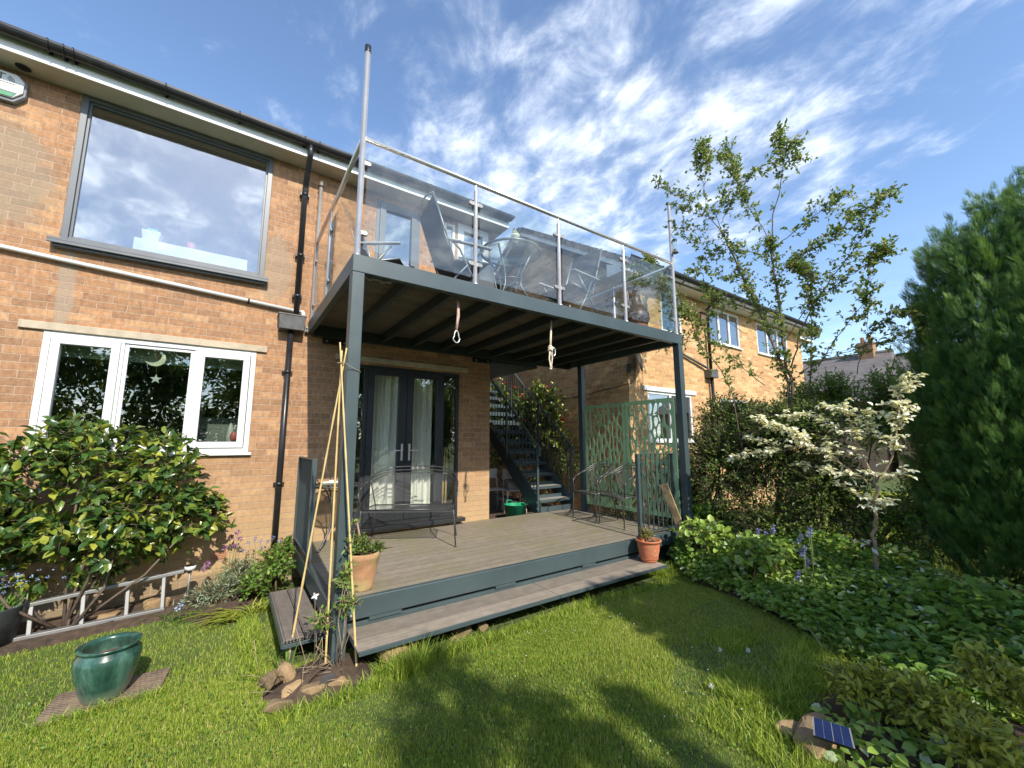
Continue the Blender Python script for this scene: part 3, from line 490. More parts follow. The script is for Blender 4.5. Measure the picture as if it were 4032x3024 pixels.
# verge: white barge board, tiles stepping over it
E0 = Vector((4.90, YN - 0.32, 4.44)); 
def slope(y): return 4.44 + (min(y, 2 * RY - y) - (YN - 0.32)) * RS
for sgn in (0, 1):
    y0, y1 = (YN - 0.32, RY) if sgn == 0 else (RY, 2 * RY - (YN - 0.32))
    MB().prism([(4.90, y0, slope(y0) - 0.16), (4.90, y1, slope(y1) - 0.16), (4.90, y1, slope(y1) + 0.0), (4.90, y0, slope(y0) + 0.0)], (0.03, 0, 0)).build('barge_board', M['white'], nb)
MB().prism([(4.905, YN - 0.318, 4.26), (4.905, YN + 0.12, 4.26), (4.905, YN + 0.12, 4.52), (4.905, YN - 0.318, 4.33)], (0.35, 0, 0)).build('box_end', M['white'], nb)
tl = MB(); nT = 15
for k in range(nT):
    y0 = YN - 0.38 + k * (RY - YN + 0.38) / nT; y1 = YN - 0.38 + (k + 1) * (RY - YN + 0.38) / nT + 0.05
    for s_ in (0, 1):
        a, b = (y0, y1) if s_ == 0 else (2 * RY - y0, 2 * RY - y1)
        za, zb = slope(y0) + 0.045, slope(y1) + 0.02
        tl.add([(4.87, a, za - 0.09), (4.87, b, zb - 0.09), (4.87, b, zb + 0.03), (4.87, a, za + 0.035), (13.65, a, za - 0.09), (13.65, b, zb - 0.09), (13.65, b, zb + 0.03), (13.65, a, za + 0.035)], [(0, 1, 2, 3), (4, 5, 6, 7), (0, 1, 5, 4), (1, 2, 6, 5), (2, 3, 7, 6), (3, 0, 4, 7)])
tl.build('roof', M['tile'], nb)
dp = thing('rainwater_pipe', 'grey black downpipe on the buff house beside the bird box', 'downpipe', (7.96, YN - 0.07, 2))
MB().tube([(7.96, YN - 0.36, 4.44), (7.96, YN - 0.34, 4.36), (7.96, YN - 0.08, 4.15), (7.96, YN - 0.07, 2.75)], 0.034, 10).build('upper_pipe', M['black'], dp); MB().tube([(7.98, YN - 0.07, 2.6), (7.98, YN - 0.07, -0.9)], 0.034, 10).build('lower_pipe', M['black'], dp)
MB().box(7.80, 8.10, YN - 0.16, YN - 0.002, 2.58, 2.76).build('hopper', M['lead'], dp, 0.01); MB().tube([(6.9, YN - 0.05, 3.02), (7.82, YN - 0.06, 2.80)], 0.026, 8).build('branch_pipe', M['lead'], dp)
sdh = thing('satellite_dish', 'dark oval satellite dish with dangling cables on the buff house corner', 'dish', (5.6, YN - 0.1, 2.8))
c0 = at(2515, 1402, 'y', YN - 0.16); di = MB(); R_ = Matrix.Rotation(math.radians(28), 4, 'Z') @ Matrix.Rotation(math.radians(78), 4, 'X'); di.lathe([(0.0, 0.03), (0.08, 0.024), (0.16, 0.008), (0.22, -0.018), (0.225, -0.012), (0.16, 0.016), (0.0, 0.04)], (0, 0, 0), 24); di.v = [tuple(Matrix.Translation(c0) @ R_ @ Matrix.Diagonal((1.0, 1.35, 1, 1)) @ Vector(p)) for p in di.v]
di.build('dish', mat('brown_grey_dish', (0.16, 0.11, 0.075), 0.6), sdh)
MB().tube([c0 + Vector((0, 0.02, 0)), (c0.x - 0.1, YN - 0.03, c0.z - 0.18), (c0.x - 0.12, YN - 0.005, c0.z - 0.2)], 0.012, 6).box(c0.x - 0.17, c0.x - 0.08, YN - 0.03, YN - 0.002, c0.z - 0.3, c0.z - 0.14).build('bracket', M['lead'], sdh)
cbp = [at(u, v, 'y', YN - 0.012) for u, v in ((2505, 1425), (2502, 1470), (2500, 1495), (2490, 1508), (2480, 1511))]
MB().tube(cbp, 0.005, 5).tube([p + Vector((-0.03, 0, 0.01)) for p in cbp[:4]], 0.004, 5).tube([cbp[-1], (5.24, YN - 0.012, cbp[-1].z), (5.24, 0.6, cbp[-1].z - 0.12), (5.24, 2.5, cbp[-1].z - 0.12)], 0.006, 5).build('cable', M['black'], sdh)
bb = thing('bird_box', 'small brown wooden bird box on the buff house wall', 'bird box', at(2745, 1270, 'y', YN)); q = at(2745, 1255, 'y', YN - 0.01); MB().box(q.x - 0.09, q.x + 0.09, YN - 0.16, YN - 0.002, q.z - 0.17, q.z + 0.08).build('box', mat('brown_wood', (0.12, 0.07, 0.04), 0.8), bb); MB().box(q.x - 0.11, q.x + 0.11, YN - 0.2, YN - 0.002, q.z + 0.081, q.z + 0.10).build('lid', mat('dark_wood', (0.06, 0.04, 0.03), 0.8), bb)
# third house
h3 = thing('brick_house', 'small end of a further brick house beyond the buff house', 'house', (15.5, 0.5, -1)); wall_y(MB(), 13.9, 16.6, -1.2, 4.85, 0.5, 0.25, []).add([(16.6, 0.5, -1.2), (16.6, 6, -1.2), (16.6, 6, 4.85), (16.6, 0.5, 4.85)], [(0, 1, 2, 3)]).build('wall', M['buff'], h3)
MB().box(13.9, 17.1, 0.16, 0.5, 4.85, 5.0).build('fascia', M['white'], h3); MB().prism([(13.9, 0.05, 5.0), (13.9, 0.05, 5.12), (13.9, 3.2, 7.0), (13.9, 3.2, 6.9)], (3.3, 0, 0)).build('roof', M['tile'], h3)
# far roofs
def far_house(x, y0, y1, zr, ze, lab, chim=None):
    t = thing('terraced_house', lab, 'house', (x, (y0 + y1) / 2, -1)); MB().box(x - 2.6, x + 2.6, y0 + 0.15, y1 - 0.15, -1.5, ze).build('wall', mat('far_brick', (0.33, 0.21, 0.13), 0.9), t)
    MB().prism([(x - 3, y0, ze - 0.1), (x + 3, y0, ze - 0.1), (x, y0, zr)], (0, y1 - y0, 0)).build('roof', M['slate'], t); MB().tube([(x, y0, zr), (x, y1, zr)], 0.09, 6).build('ridge', M['tile'], t)
    if chim:
        c = MB().box(x - 0.35, x + 0.35, chim - 0.3, chim + 0.3, zr - 0.6, zr + 0.55).build('chimney', mat('chimney_brick', (0.30, 0.17, 0.09), 0.9), t)
        for k in (-0.14, 0.14): MB().lathe([(0.09, 0), (0.08, 0.28), (0.1, 0.3), (0.0, 0.3)], (x, chim + k, zr + 0.551), 10).build('chimney_pot', mat('clay_pot', (0.4, 0.2, 0.1), 0.8), c)
far_house(25, -0.4, 8.5, 5.45, 3.0, 'distant house with long brown tiled roof left of the chimney stack', 0.55)
far_house(25.1, -12.5, -0.45, 5.2, 3.0, 'distant house with grey slate roof right of the chimney stack')
t = thing('utility_pole', 'far wooden pole carrying overhead wires above the roofs', 'pole', (30, -9, -1)); MB().tube([(30, -11, -1.0), (30, -11, 7.6)], 0.11, 8).build('pole', mat('pole_wood', (0.12, 0.09, 0.06), 0.9), t)
for z0, z1 in ((6.0, 5.5), (6.6, 6.2)):
    MB().tube([(30, -11 + (20 * k / 12), z0 + (z1 - z0) * k / 12 - 0.5 * math.sin(math.pi * k / 12) * 0.6 + 0.6) for k in range(13)], 0.012, 4).build('wire', M['black'], t)
# ---------------------------------------------------------------- balcony (steel frame, boards, glass balustrade)
XR, YF, H1, H0 = 4.52, -2.35, 2.718, 2.571
bal = thing('balcony', 'raised dark steel balcony with glass balustrade in front of the brick house', 'balcony', (XR / 2, YF / 2, GZ))
pw = 0.098
MB().box(0, pw, YF, YF + pw, GZ - 0.1, H0 - 0.001).build('post', M['steel'], bal, 0.006)
MB().box(XR - pw, XR, YF, YF + pw, GZ - 0.3, H0 - 0.001).build('post', M['steel'], bal, 0.006)
MB().box(XR - pw, XR, -0.39, -0.39 + pw, GZ - 0.3, H0 - 0.001).build('post', M['steel'], bal, 0.006)
MB().box(0, XR, YF, YF + 0.06, H0, H1).build('front_beam', M['steel'], bal, 0.004)
MB().box(0, 0.06, YF + 0.061, -0.012, H0, H1).build('side_beam', M['steel'], bal, 0.004, label='left edge beam running back to the brick wall')
MB().box(XR - 0.06, XR, YF + 0.061, -0.02, H0, H1).build('side_beam', M['steel'], bal, 0.004)
MB().box(0.061, XR - 0.061, -0.075, -0.012, H0 - 0.03, H1 - 0.03).build('rear_beam', M['steel_in'], bal, 0.003)
for x in (0.18, 2.40):
    wb = MB().box(x, x + 0.32, -0.03, -0.002, 2.47, 2.541).build('wall_bracket', M['black'], bal)
    for q in (0.05, 0.27): MB().tube([(x + q, -0.028, 2.502), (x + q, -0.055, 2.502)], 0.016, 6).build('bolt', M['alu'], wb)
MB().box(-0.035, -0.001, -0.05, -0.003, 2.575, 2.65).tube([(-0.018, -0.05, 2.63), (-0.018, -0.065, 2.63)], 0.013, 8).tube([(-0.018, -0.05, 2.59), (-0.018, -0.065, 2.59)], 0.013, 8).build('bolted_plate', M['alu'], bal)
nj = 10
for k in range(1, nj):
    x = 0.03 + (XR - 0.06) * k / nj; j = MB(); j.box(x - 0.004, x + 0.002, YF + 0.062, -0.076, H0 + 0.005, H0 + 0.112); j.box(x + 0.002, x + 0.052, YF + 0.062, -0.076, H0 + 0.005, H0 + 0.011); j.box(x + 0.002, x + 0.052, YF + 0.062, -0.076, H0 + 0.106, H0 + 0.112)
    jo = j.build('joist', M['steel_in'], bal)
    for q in range(6): MB().sphere((x + 0.04, YF + 0.15 + q * 0.14, H0 + 0.004), 0.006, 6, 4).build('screw', M['alu'], jo)
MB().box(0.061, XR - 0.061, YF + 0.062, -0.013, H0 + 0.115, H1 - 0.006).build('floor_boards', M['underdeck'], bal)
MB().box(0.10, 0.34, YF + 0.064, YF + 0.10, H0 - 0.006, H0 + 0.004).tube([(0.16, YF + 0.082, H0 - 0.018), (0.16, YF + 0.082, H0 - 0.005)], 0.02, 8).tube([(0.27, YF + 0.082, H0 - 0.018), (0.27, YF + 0.082, H0 - 0.005)], 0.02, 8).build('bolted_plate', M['alu'], bal)
# walkway along the passage
MB().box(2.76, 3.72, 0.0, 4.2, 2.50, 2.71).build('walkway', M['steel_in'], bal, 0.004)
# balustrade
ZR = 3.785; YP = -2.315; r0 = 0.021
def bpost(x, y, top, base=H1):
    p = MB(); p.lathe([(0.034, 0), (0.034, 0.006), (r0, 0.008), (r0, top - base - 0.006), (r0 - 0.004, top - base), (0, top - base)], (x, y, base + 0.0005), 16)
    if top < ZR: p.lathe([(0.007, 0), (0.007, ZR - top)], (x, y, top - 0.003), 8)
    return p.build('rail_post', M['inox'], bal)
def clamp(p, x, y, z, dx, dy):
    c = MB(); L = 0.062; w = 0.021; pts = []
    for k in range(9): a = -math.pi / 2 + math.pi * k / 8; pts.append((L - w + w * math.cos(a), w * math.sin(a)))
    poly = [(0.0, -w)] + pts + [(0.0, w)]
    s_ = -1 if (dx + dy) < 0 else 1; ax = Vector((1, 0, 0)) if dx else Vector((0, 1, 0)); nrm = Vector((0, 1, 0)) if dx else Vector((1, 0, 0))
    b0 = Vector((x, y, z)) + ax * s_ * 0.016
    c.prism([b0 + ax * s_ * q + Vector((0, 0, h)) - nrm * 0.014 for q, h in poly], nrm * 0.028); c.build('clamp', M['alu'], p, 0.004)
tall1 = MB().lathe([(0.034, 0), (0.034, 0.006), (0.0245, 0.008), (0.0245, 1.94), (0.0, 1.94)], (0.035, YP, H1 + 0.0005), 18).build('tall_post', M['inox'], bal); MB().lathe([(0.028, 1.9), (0.028, 1.96), (0.02, 1.97), (0, 1.97)], (0.035, YP, H1), 16).build('cap', M['black'], tall1)
tall2 = MB().lathe([(0.034, 0), (0.034, 0.006), (0.0235, 0.008), (0.0235, 1.98), (0.0, 1.99)], (4.44, YP, H1 + 0.0005), 18).build('tall_post', M['inox'], bal); MB().tube([(4.44 + 0.026 * math.cos(a), YP + 0.026 * math.sin(a), H1 + 1.73) for a in [k * math.pi / 6 for k in range(12)]], 0.007, 5, True).build('cable_tie', M['black'], tall2)
tall3 = MB().lathe([(0.034, 0), (0.034, 0.006), (0.0235, 0.008), (0.0235, 1.94), (0.0, 1.95)], (0.035, -0.075, H1 + 0.0005), 18).build('tall_post', M['inox'], bal, label='tall steel post against the brick wall'); MB().tube([(0.035 + 0.028 * math.cos(a), -0.075 + 0.028 * math.sin(a), H1 + 1.86) for a in [k * math.pi / 6 for k in range(12)]], 0.008, 5, True).build('cable_tie', M['black'], tall3)
xs = [0.035, 1.142, 2.234, 3.355, 4.44]; posts = {0: tall1, 4: tall2}
for i in (1, 2, 3): posts[i] = bpost(xs[i], YP, 3.70)
MB().tube([(0.03, YP, ZR), (4.44, YP, ZR)], 0.021, 14).build('handrail', M['inox'], bal)
MB().tube([(0.035, YP, ZR - 0.005), (0.035, -0.06, ZR - 0.005)], 0.021, 14).build('handrail', M['inox'], bal); MB().tube([(4.44, YP + 0.02, ZR - 0.03), (4.44, -0.35, ZR - 0.03)], 0.019, 12).build('handrail', M['inox'], bal)
for i in range(4):
    a, b = xs[i] + 0.045, xs[i + 1] - 0.045
    MB().box(a, b, YP - 0.005, YP + 0.005, 2.785, 3.66).build('glass_panel', M['glass_rail'], bal)
    for z in (2.925, 3.555):
        clamp(posts[i], xs[i], YP, z, 1, 0); clamp(posts[i + 1], xs[i + 1], YP, z, -1, 0)
pm = bpost(0.035, -1.02, 3.62)
for (a, b) in ((YP + 0.05, -1.065), (-0.975, -0.12)):
    MB().box(0.030, 0.040, a, b, 2.79, 3.60).build('glass_panel', M['glass_rail'], bal)
for z in (2.92, 3.50): clamp(pm, 0.035, -1.02, z, 0, 1); clamp(pm, 0.035, -1.02, z, 0, -1); clamp(tall3, 0.035, -0.075, z, 0, -1)
pq = bpost(4.44, -1.2, 3.60); pq2 = bpost(4.44, -0.12, 3.60)
for (a, b) in ((YP + 0.05, -1.245), (-1.155, -0.165)): MB().box(4.435, 4.445, a, b, 2.79, 3.60).build('glass_panel', M['glass_rail'], bal)
for z in (2.92, 3.50): clamp(pq, 4.44, -1.2, z, 0, 1); clamp(pq, 4.44, -1.2, z, 0, -1)
# ---------------------------------------------------------------- deck platform with steps and low railings
dk = thing('deck', 'low timber deck with dark steel fascia and long step', 'deck', (2.3, -1.1, GZ))
YD = -2.19
MB().box(0.07, XR - 0.002, YD + 0.05, -0.004, -0.03, 0.0).build('deck_boards', M['deck'], dk)
MB().box(0.11, XR + 0.01, YD, YD + 0.049, -0.152, 0.006).build('fascia', M['steel'], dk, 0.008)
MB().box(0.0, 0.069, YD + 0.06, -0.02, -0.165, 0.004).build('fascia', M['steel'], dk, 0.006, label='left side fascia')
for z in (-0.055, -0.115): MB().tube([(0.16, YD - 0.014, z), (0.16, YD + 0.01, z)], 0.0135, 10).build('bolt', M['alu'], dk)
MB().box(0.12, 3.56, YD + 0.012, YD + 0.045, -0.25, -0.176).build('back_plate', M['steel'], dk, 0.003)
for a, b in ((0.30, 0.56), (1.47, 1.7), (2.6, 2.8)): MB().box(a, b, YD - 0.004, YD + 0.04, -0.176, -0.150).build('spacer', M['steel'], dk)
MB().box(0.1, XR - 0.1, YD + 0.1, -0.1, -0.5, -0.17).build('underframe', M['steel_in'], dk)
M['void'] = mat('dark_soil', (0.02, 0.015, 0.012), 0.95)
for (a, b) in ((0.125, 1.92), (1.926, 3.56)):
    st = MB().box(a, b, -2.575, YD + 0.010, -0.228, -0.208).build('step', M['deckstep'], dk, 0.004)
    e = MB().box(a, b, -2.592, -2.576, -0.236, -0.206); e.box(a + 0.25, a + 0.29, -2.40, -2.2, -0.40, -0.229); e.build('step_edge', M['steel'], st, 0.003)
ss = MB().box(-0.285, -0.151, -2.16, -1.02, -0.212, -0.187).box(-0.145, -0.012, -2.16, -1.02, -0.212, -0.187).build('side_step', M['deckside'], dk, 0.004)
e = MB().box(-0.292, -0.006, -2.168, -2.1605, -0.24, -0.214).box(-0.298, -0.286, -2.168, -1.02, -0.235, -0.19).box(-0.24, -0.2, -2.1, -1.1, -0.40, -0.213); e.build('step_edge', M['steel'], ss, 0.002)
for k in range(12): MB().tube([(-0.27 + k * 0.0215, -2.1625, -0.1985), (-0.27 + k * 0.0215, -2.158, -0.1985)], 0.0085, 8).build('board_hole', M['black'], ss)
def lowrail(name, p, q, z0, z1, n, lab):
    """flat bar railing from p to q with n balusters"""
    p = Vector(p); q = Vector(q); d = (q - p).normalized(); L = (q - p).length; nr = Vector((-d.y, d.x, 0)); R = Matrix((d, nr, Vector((0, 0, 1)))).transposed()
    fr = MB(); fr.obox(p + d * 0.02 + Vector((0, 0, (z0 - 0.15 + z1) / 2)), (0.04, 0.045, z1 - z0 + 0.15), R); fr.obox(q - d * 0.02 + Vector((0, 0, (z0 + z1) / 2)), (0.04, 0.045, z1 - z0), R)
    fr.obox((p + q) / 2 + Vector((0, 0, z1 - 0.005)), (L - 0.082, 0.045, 0.01), R); fr.obox((p + q) / 2 + Vector((0, 0, z0 + 0.03)), (L - 0.082, 0.045, 0.01), R)
    rl = fr.build('railing', M['steel'], dk, 0.002, label=lab)
    for k in range(1, n + 1):
        c = p + d * (L * k / (n + 1)); MB().obox(c + Vector((0, 0, (z0 + 0.035 + z1 - 0.01) / 2)), (0.012, 0.012, z1 - z0 - 0.047), R).build('baluster', M['steel'], rl)
lowrail('railing', (0.022, -0.03, 0), (0.022, -1.05, 0), 0.06, 1.03, 13, 'low railing closing the left side of the deck')
lowrail('railing', (3.64, -2.15, 0), (4.43, -2.15, 0), 0.02, 1.04, 7, 'low railing at the front right corner of the deck')
# ---------------------------------------------------------------- staircase
sc = thing('staircase', 'dark steel staircase with open risers climbing away beside the brick house', 'staircase', (4.1, 1.3, 0))
rise, go = 0.2, 0.227; SX0, SX1 = 3.74, 4.50; NS = 13; sl_ = rise / go
for x in (SX0, SX1 - 0.012):
    y0 = -0.03; yA = NS * go
    MB().prism([(x, y0, -0.02), (x, y0 + 0.23, -0.02), (x, yA + 0.2, NS * rise - 0.06), (x, yA + 0.2, NS * rise + 0.12), (x, y0 + 0.02, 0.21), (x, y0, 0.18)], (0.012, 0, 0)).build('stringer', M['steel'], sc, 0.002)
M['tread'] = mat('weathered_tread', (0.27, 0.26, 0.23), 0.7, 0, 0.25, 8)
for k in range(1, NS + 1):
    y = (k - 1) * go; z = k * rise
    tr = MB().box(SX0 + 0.013, SX1 - 0.013, y + 0.006, y + go - 0.004, z - 0.03, z).build('tread', M['tread'], sc, 0.002)
    MB().box(SX0 + 0.013, SX1 - 0.013, y - 0.001, y + 0.005, z - 0.045, z).box(SX0 + 0.013, SX1 - 0.013, y + go - 0.003, y + go + 0.002, z - 0.03, z + 0.055).build('nosing', M['steel'], tr)
MB().box(SX0 + 0.013, SX1 - 0.013, -0.03, -0.022, 0.0, 0.09).build('toe_plate', M['steel'], sc)
def hz(y, off=1.02): return sl_ * y + off + 0.1
for x in (SX0 - 0.02, SX1 + 0.005):
    ya, yb = -0.06, NS * go + 0.1
    MB().beam((x, ya, hz(ya)), (x, yb, hz(yb)), 0.04, 0.02).obox((x, ya + 0.005, hz(ya) - 0.06), (0.035, 0.012, 0.12)).build('handrail', M['steel'], sc, 0.003)
    n = 28
    for k in range(n):
        y = 0.02 + k * (yb - 0.05) / n; big = k % 9 == 0
        w_ = 0.018 if big else 0.006
        MB().box(x - w_, x + w_, y - w_, y + w_, sl_ * y + (0.0 if big else 0.17), hz(y) - 0.01).build('newel' if big else 'baluster', M['steel'], sc)
for z in (0.06, 0.16): MB().tube([(SX0 - 0.042, 0.02, z), (SX0 - 0.03, 0.02, z)], 0.013, 8).build('bolt', M['alu'], sc)
# ---------------------------------------------------------------- privacy screen (laser cut branch pattern)
M['sage'] = mat('sage_green_metal', (0.25, 0.42, 0.235), 0.45, 0, 0.08, 2, dirt=((0.24, 0.40, 0.28), 3, 0.66))
def screen_panel(y0, y1, z0, z1, seed, x=4.40):
    """plate with branch-like web: merged voronoi cells cut as holes with rounded corners"""
    rs = np.random.default_rng(seed); W = y1 - y0; H = z1 - z0; m = 0.055
    u0, u1, v0, v1 = m, W - m, m, H - m
    pts = []; tries = 0
    while len(pts) < 74 and tries < 20000:
        tries += 1; p = np.array([rs.uniform(u0, u1), rs.uniform(v0, v1)]); md = 0.074 + 0.035 * (p[1] / H)
        if all(np.hypot((p[0] - q[0]) * 1.5, (p[1] - q[1]) * 0.66) > md for q in pts): pts.append(p)
    tr_ = [[(0.22 * W, 0), (0.30 * W, 0.3 * H), (0.42 * W, 0.55 * H), (0.38 * W, H)], [(0.30 * W, 0.3 * H), (0.15 * W, 0.6 * H), (0.2 * W, H)], [(0.72 * W, 0), (0.66 * W, 0.35 * H), (0.80 * W, 0.6 * H), (0.9 * W, H)], [(0.66 * W, 0.35 * H), (0.55 * W, 0.65 * H), (0.62 * W, H)], [(0.5 * W, 0), (0.66 * W, 0.3 * H)]]
    def trunk(m_):
        b_ = 0.0
        for pl in tr_:
            for (ax_, ay_), (bx_, by_) in zip(pl[:-1], pl[1:]):
                d_ = np.array([bx_ - ax_, by_ - ay_]); t_ = np.clip(((m_[0] - ax_) * d_[0] + (m_[1] - ay_) * d_[1]) / (d_ @ d_), 0, 1); ds = np.hypot(m_[0] - ax_ - d_[0] * t_, m_[1] - ay_ - d_[1] * t_)
                b_ = max(b_, 0.036 * (1 - 0.65 * m_[1] / H) * max(0, 1 - ds / 0.05))
        return b_
    P = np.array(pts); cells = []
    for i, c in enumerate(P):
        poly = [(u0, v0), (u1, v0), (u1, v1), (u0, v1)]
        for j, q in enumerate(P):
            if i == j: continue
            d = q - c
            if np.hypot(*d) > 0.5: continue
            nn = np.array([d[0] * 1.5 ** 2, d[1] * 0.66 ** 2]); nl = np.hypot(*nn); nn = nn / nl; mid = (q + c) / 2
            th = 0.013 + 0.012 * (1 - mid[1] / H) * rs.uniform(0.3, 1.4) + trunk(mid); off = mid - nn * th / 1.6
            new = []
            for k in range(len(poly)):
                a = np.array(poly[k]); b = np.array(poly[(k + 1) % len(poly)]); da = (a - off) @ nn; db = (b - off) @ nn
                if da <= 0: new.append(tuple(a))
                if (da < 0) != (db < 0) and abs(da - db) > 1e-9: t = da / (da - db); new.append(tuple(a + (b - a) * t))
            poly = new
            if len(poly) < 3: break
        if len(poly) < 3: continue
        a = np.array(poly); ar = 0.5 * abs(np.sum(a[:, 0] * np.roll(a[:, 1], -1) - a[:, 1] * np.roll(a[:, 0], -1)))
        if ar < 0.0006: continue
        for _ in range(2):     # rounded corners
            a = np.concatenate([[a[k] * 0.75 + a[(k + 1) % len(a)] * 0.25, a[k] * 0.25 + a[(k + 1) % len(a)] * 0.75] for k in range(len(a))])
        keep = [a[0]]
        for p in a[1:]:
            if np.hypot(*(p - keep[-1])) > 0.003: keep.append(p)
        cells.append(np.array(keep))
    bm = bmesh.new(); edges = []
    def loop(pl):
        vs = [bm.verts.new((x, y0 + p[0], z0 + p[1])) for p in pl]; edges.extend(bm.edges.new((vs[k], vs[(k + 1) % len(vs)])) for k in range(len(vs)))
    loop([(0, 0), (W, 0), (W, H), (0, H)])
    for c in cells: loop(c)
    bmesh.ops.triangle_fill(bm, use_beauty=True, use_dissolve=False, edges=edges)
    # drop faces that filled a hole
    def inside(p, c):
        r = False
        for k in range(len(c)):
            a = c[k]; b = c[(k + 1) % len(c)]
            if (a[1] > p[1]) != (b[1] > p[1]) and p[0] < (b[0] - a[0]) * (p[1] - a[1]) / (b[1] - a[1]) + a[0]: r = not r
        return r
    dead = []
    for f in bm.faces:
        c = f.calc_center_median(); p = (c.y - y0, c.z - z0)
        if any(inside(p, q) for q in cells if abs(q[:, 0].mean() - p[0]) < 0.3 and abs(q[:, 1].mean() - p[1]) < 0.3): dead.append(f)
    bmesh.ops.delete(bm, geom=dead, context='FACES_ONLY')
    g_ = bmesh.ops.extrude_face_region(bm, geom=bm.faces[:]); bmesh.ops.translate(bm, verts=[v for v in g_['geom'] if isinstance(v, bmesh.types.BMVert)], vec=(0.004, 0, 0))
    bmesh.ops.recalc_face_normals(bm, faces=bm.faces)
    me = bpy.data.meshes.new('panel'); bm.to_mesh(me); bm.free(); me.materials.append(M['sage']); return me
scr = thing('privacy_screen', 'sage green metal screen cut with a branching tree pattern on the right of the deck', 'screen', (4.4, -1.35, 0.1))
for k, (a, b) in enumerate(((-2.235, -1.362), (-1.355, -0.47))):
    o = bpy.data.objects.new('panel', screen_panel(a, b, 0.15, 1.815, 5 + k)); COL.objects.link(o); o.parent = scr; o.matrix_basis = scr.matrix_basis.inverted()
    
    for y, z in [(y, z) for y in (a + 0.03, b - 0.03) for z in (0.2, 0.75, 1.3, 1.77)] + [(a + (b - a) * t, 1.79) for t in (0.35, 0.7)]: MB().sphere((4.398, y, z), 0.009, 8, 4).build('screw', M['alu'], o)
sf = MB(); [sf.box(4.405, 4.435, y, y + 0.03, 0.0, 1.80) for y in (-2.235, -1.373, -0.50)]; sf.box(4.405, 4.435, -2.204, -1.374, 0.155, 0.175); sf.box(4.405, 4.435, -1.342, -0.501, 0.155, 0.175); sf.build('support_frame', M['steel'], scr)
# ---------------------------------------------------------------- ground
def inpoly(x, y, poly):
    r = np.zeros(len(x), bool); n = len(poly)
    for k in range(n):
        (ax, ay), (bx, by) = poly[k], poly[(k + 1) % n]
        c = ((ay > y) != (by > y)) & (x < (bx - ax) * (y - ay) / ((by - ay) if by != ay else 1e-9) + ax); r ^= c
    return r
RBED = [(4.3, -2.15), (3.95, -2.5), (3.72, -2.9), (3.66, -3.4), (3.42, -3.95), (3.15, -4.45), (2.85, -4.9), (2.7, -5.6), (3.0, -9), (6.5, -9), (6.5, -1.4), (4.55, -1.2), (4.55, -2.15)]
LBED = [(-6, 0.0), (-6, -0.95), (-2.6, -0.88), (-1.9, -0.72), (-1.1, -0.62), (-0.75, -0.98), (-0.31, -1.2), (-0.31, 0.0)]
PBED = [(-0.36, -2.2), (-0.42, -2.45), (-0.28, -2.66), (0.0, -2.70), (0.22, -2.62), (0.25, -2.3), (0.1, -2.2)]
SBED = [(1.75, -4.98), (1.95, -4.55), (2.3, -4.3), (2.75, -4.35), (2.9, -4.95), (2.2, -5.6), (1.5, -5.6)]
def ground_mat():
    m, nt, b, _ = newmat('turf'); t = tex(nt, 2.5, 6, 0.65, 'World'); t2 = tex(nt, 40, 4, 0.7, 'World')
    c = ramp(nt, t.outputs['Fac'], [(0.3, (0.045, 0.08, 0.016)), (0.7, (0.09, 0.13, 0.025))]); c = mixc(nt, 0.5, c, ramp(nt, t2.outputs['Fac'], [(0.35, (0.05, 0.04, 0.02)), (0.6, (0.11, 0.16, 0.035))]))
    nt.links.new(c, b.inputs['Base Color']); b.inputs['Roughness'].default_value = 0.95; bump(nt, b, t2.outputs['Fac'], 0.8, 0.02); return m
M['turf'] = ground_mat()
M['soil'] = mat('soil_mulch', (0.085, 0.055, 0.035), 0.95, 0, 0.45, 14, 0.8, dirt=((0.16, 0.115, 0.07), 30, 0.58))
gm = MB(); N_ = 60
xs_ = [-400, -60, -20] + list(np.linspace(-8, 12, 50)) + [25, 60, 400]; ys_ = [-400, -60, -20] + list(np.linspace(-10, 8, 46)) + [20, 60, 400]
def gz(x, y):
    if x < -8 or x > 12 or y < -10 or y > 8: return GZ
    inner = -0.3 < x < 5.4 and y > -2.8
    return GZ - 0.012 + (0 if inner else 0.012 * math.sin(x * 2.1 + 1) * math.sin(y * 1.7) )
vs = [(x, y, gz(x, y)) for y in ys_ for x in xs_]; nx = len(xs_)
fs = [(j * nx + i, j * nx + i + 1, (j + 1) * nx + i + 1, (j + 1) * nx + i) for j in range(len(ys_) - 1) for i in range(nx - 1)]
struct(gm.add(vs, fs, True).build('ground', M['turf']))
def bed(name, poly, z=GZ + 0.016, amp=0.02, seed=1, m=None):
    bm = bmesh.new(); vs = [bm.verts.new((x, y, z - 0.03)) for x, y in poly]; bm.faces.new(vs); bmesh.ops.triangulate(bm, faces=bm.faces); 
    for _ in range(5): bmesh.ops.subdivide_edges(bm, edges=[e for e in bm.edges if e.calc_length() > 0.12], cuts=1); 
    rs = random.Random(seed)
    for v in bm.verts:
        if not v.is_boundary: v.co.z = z + rs.random() * amp + 0.012
    me = bpy.data.meshes.new(name); bm.to_mesh(me); bm.free(); me.materials.append(m or M['soil'])
    for p in me.polygons: p.use_smooth = True
    o = bpy.data.objects.new(name, me); COL.objects.link(o); return struct(o)
bed('soil_bed', RBED); bed('soil_bed', LBED, seed=2); bed('soil_bed', PBED, z=GZ + 0.03, seed=3); bed('soil_bed', SBED, seed=4)
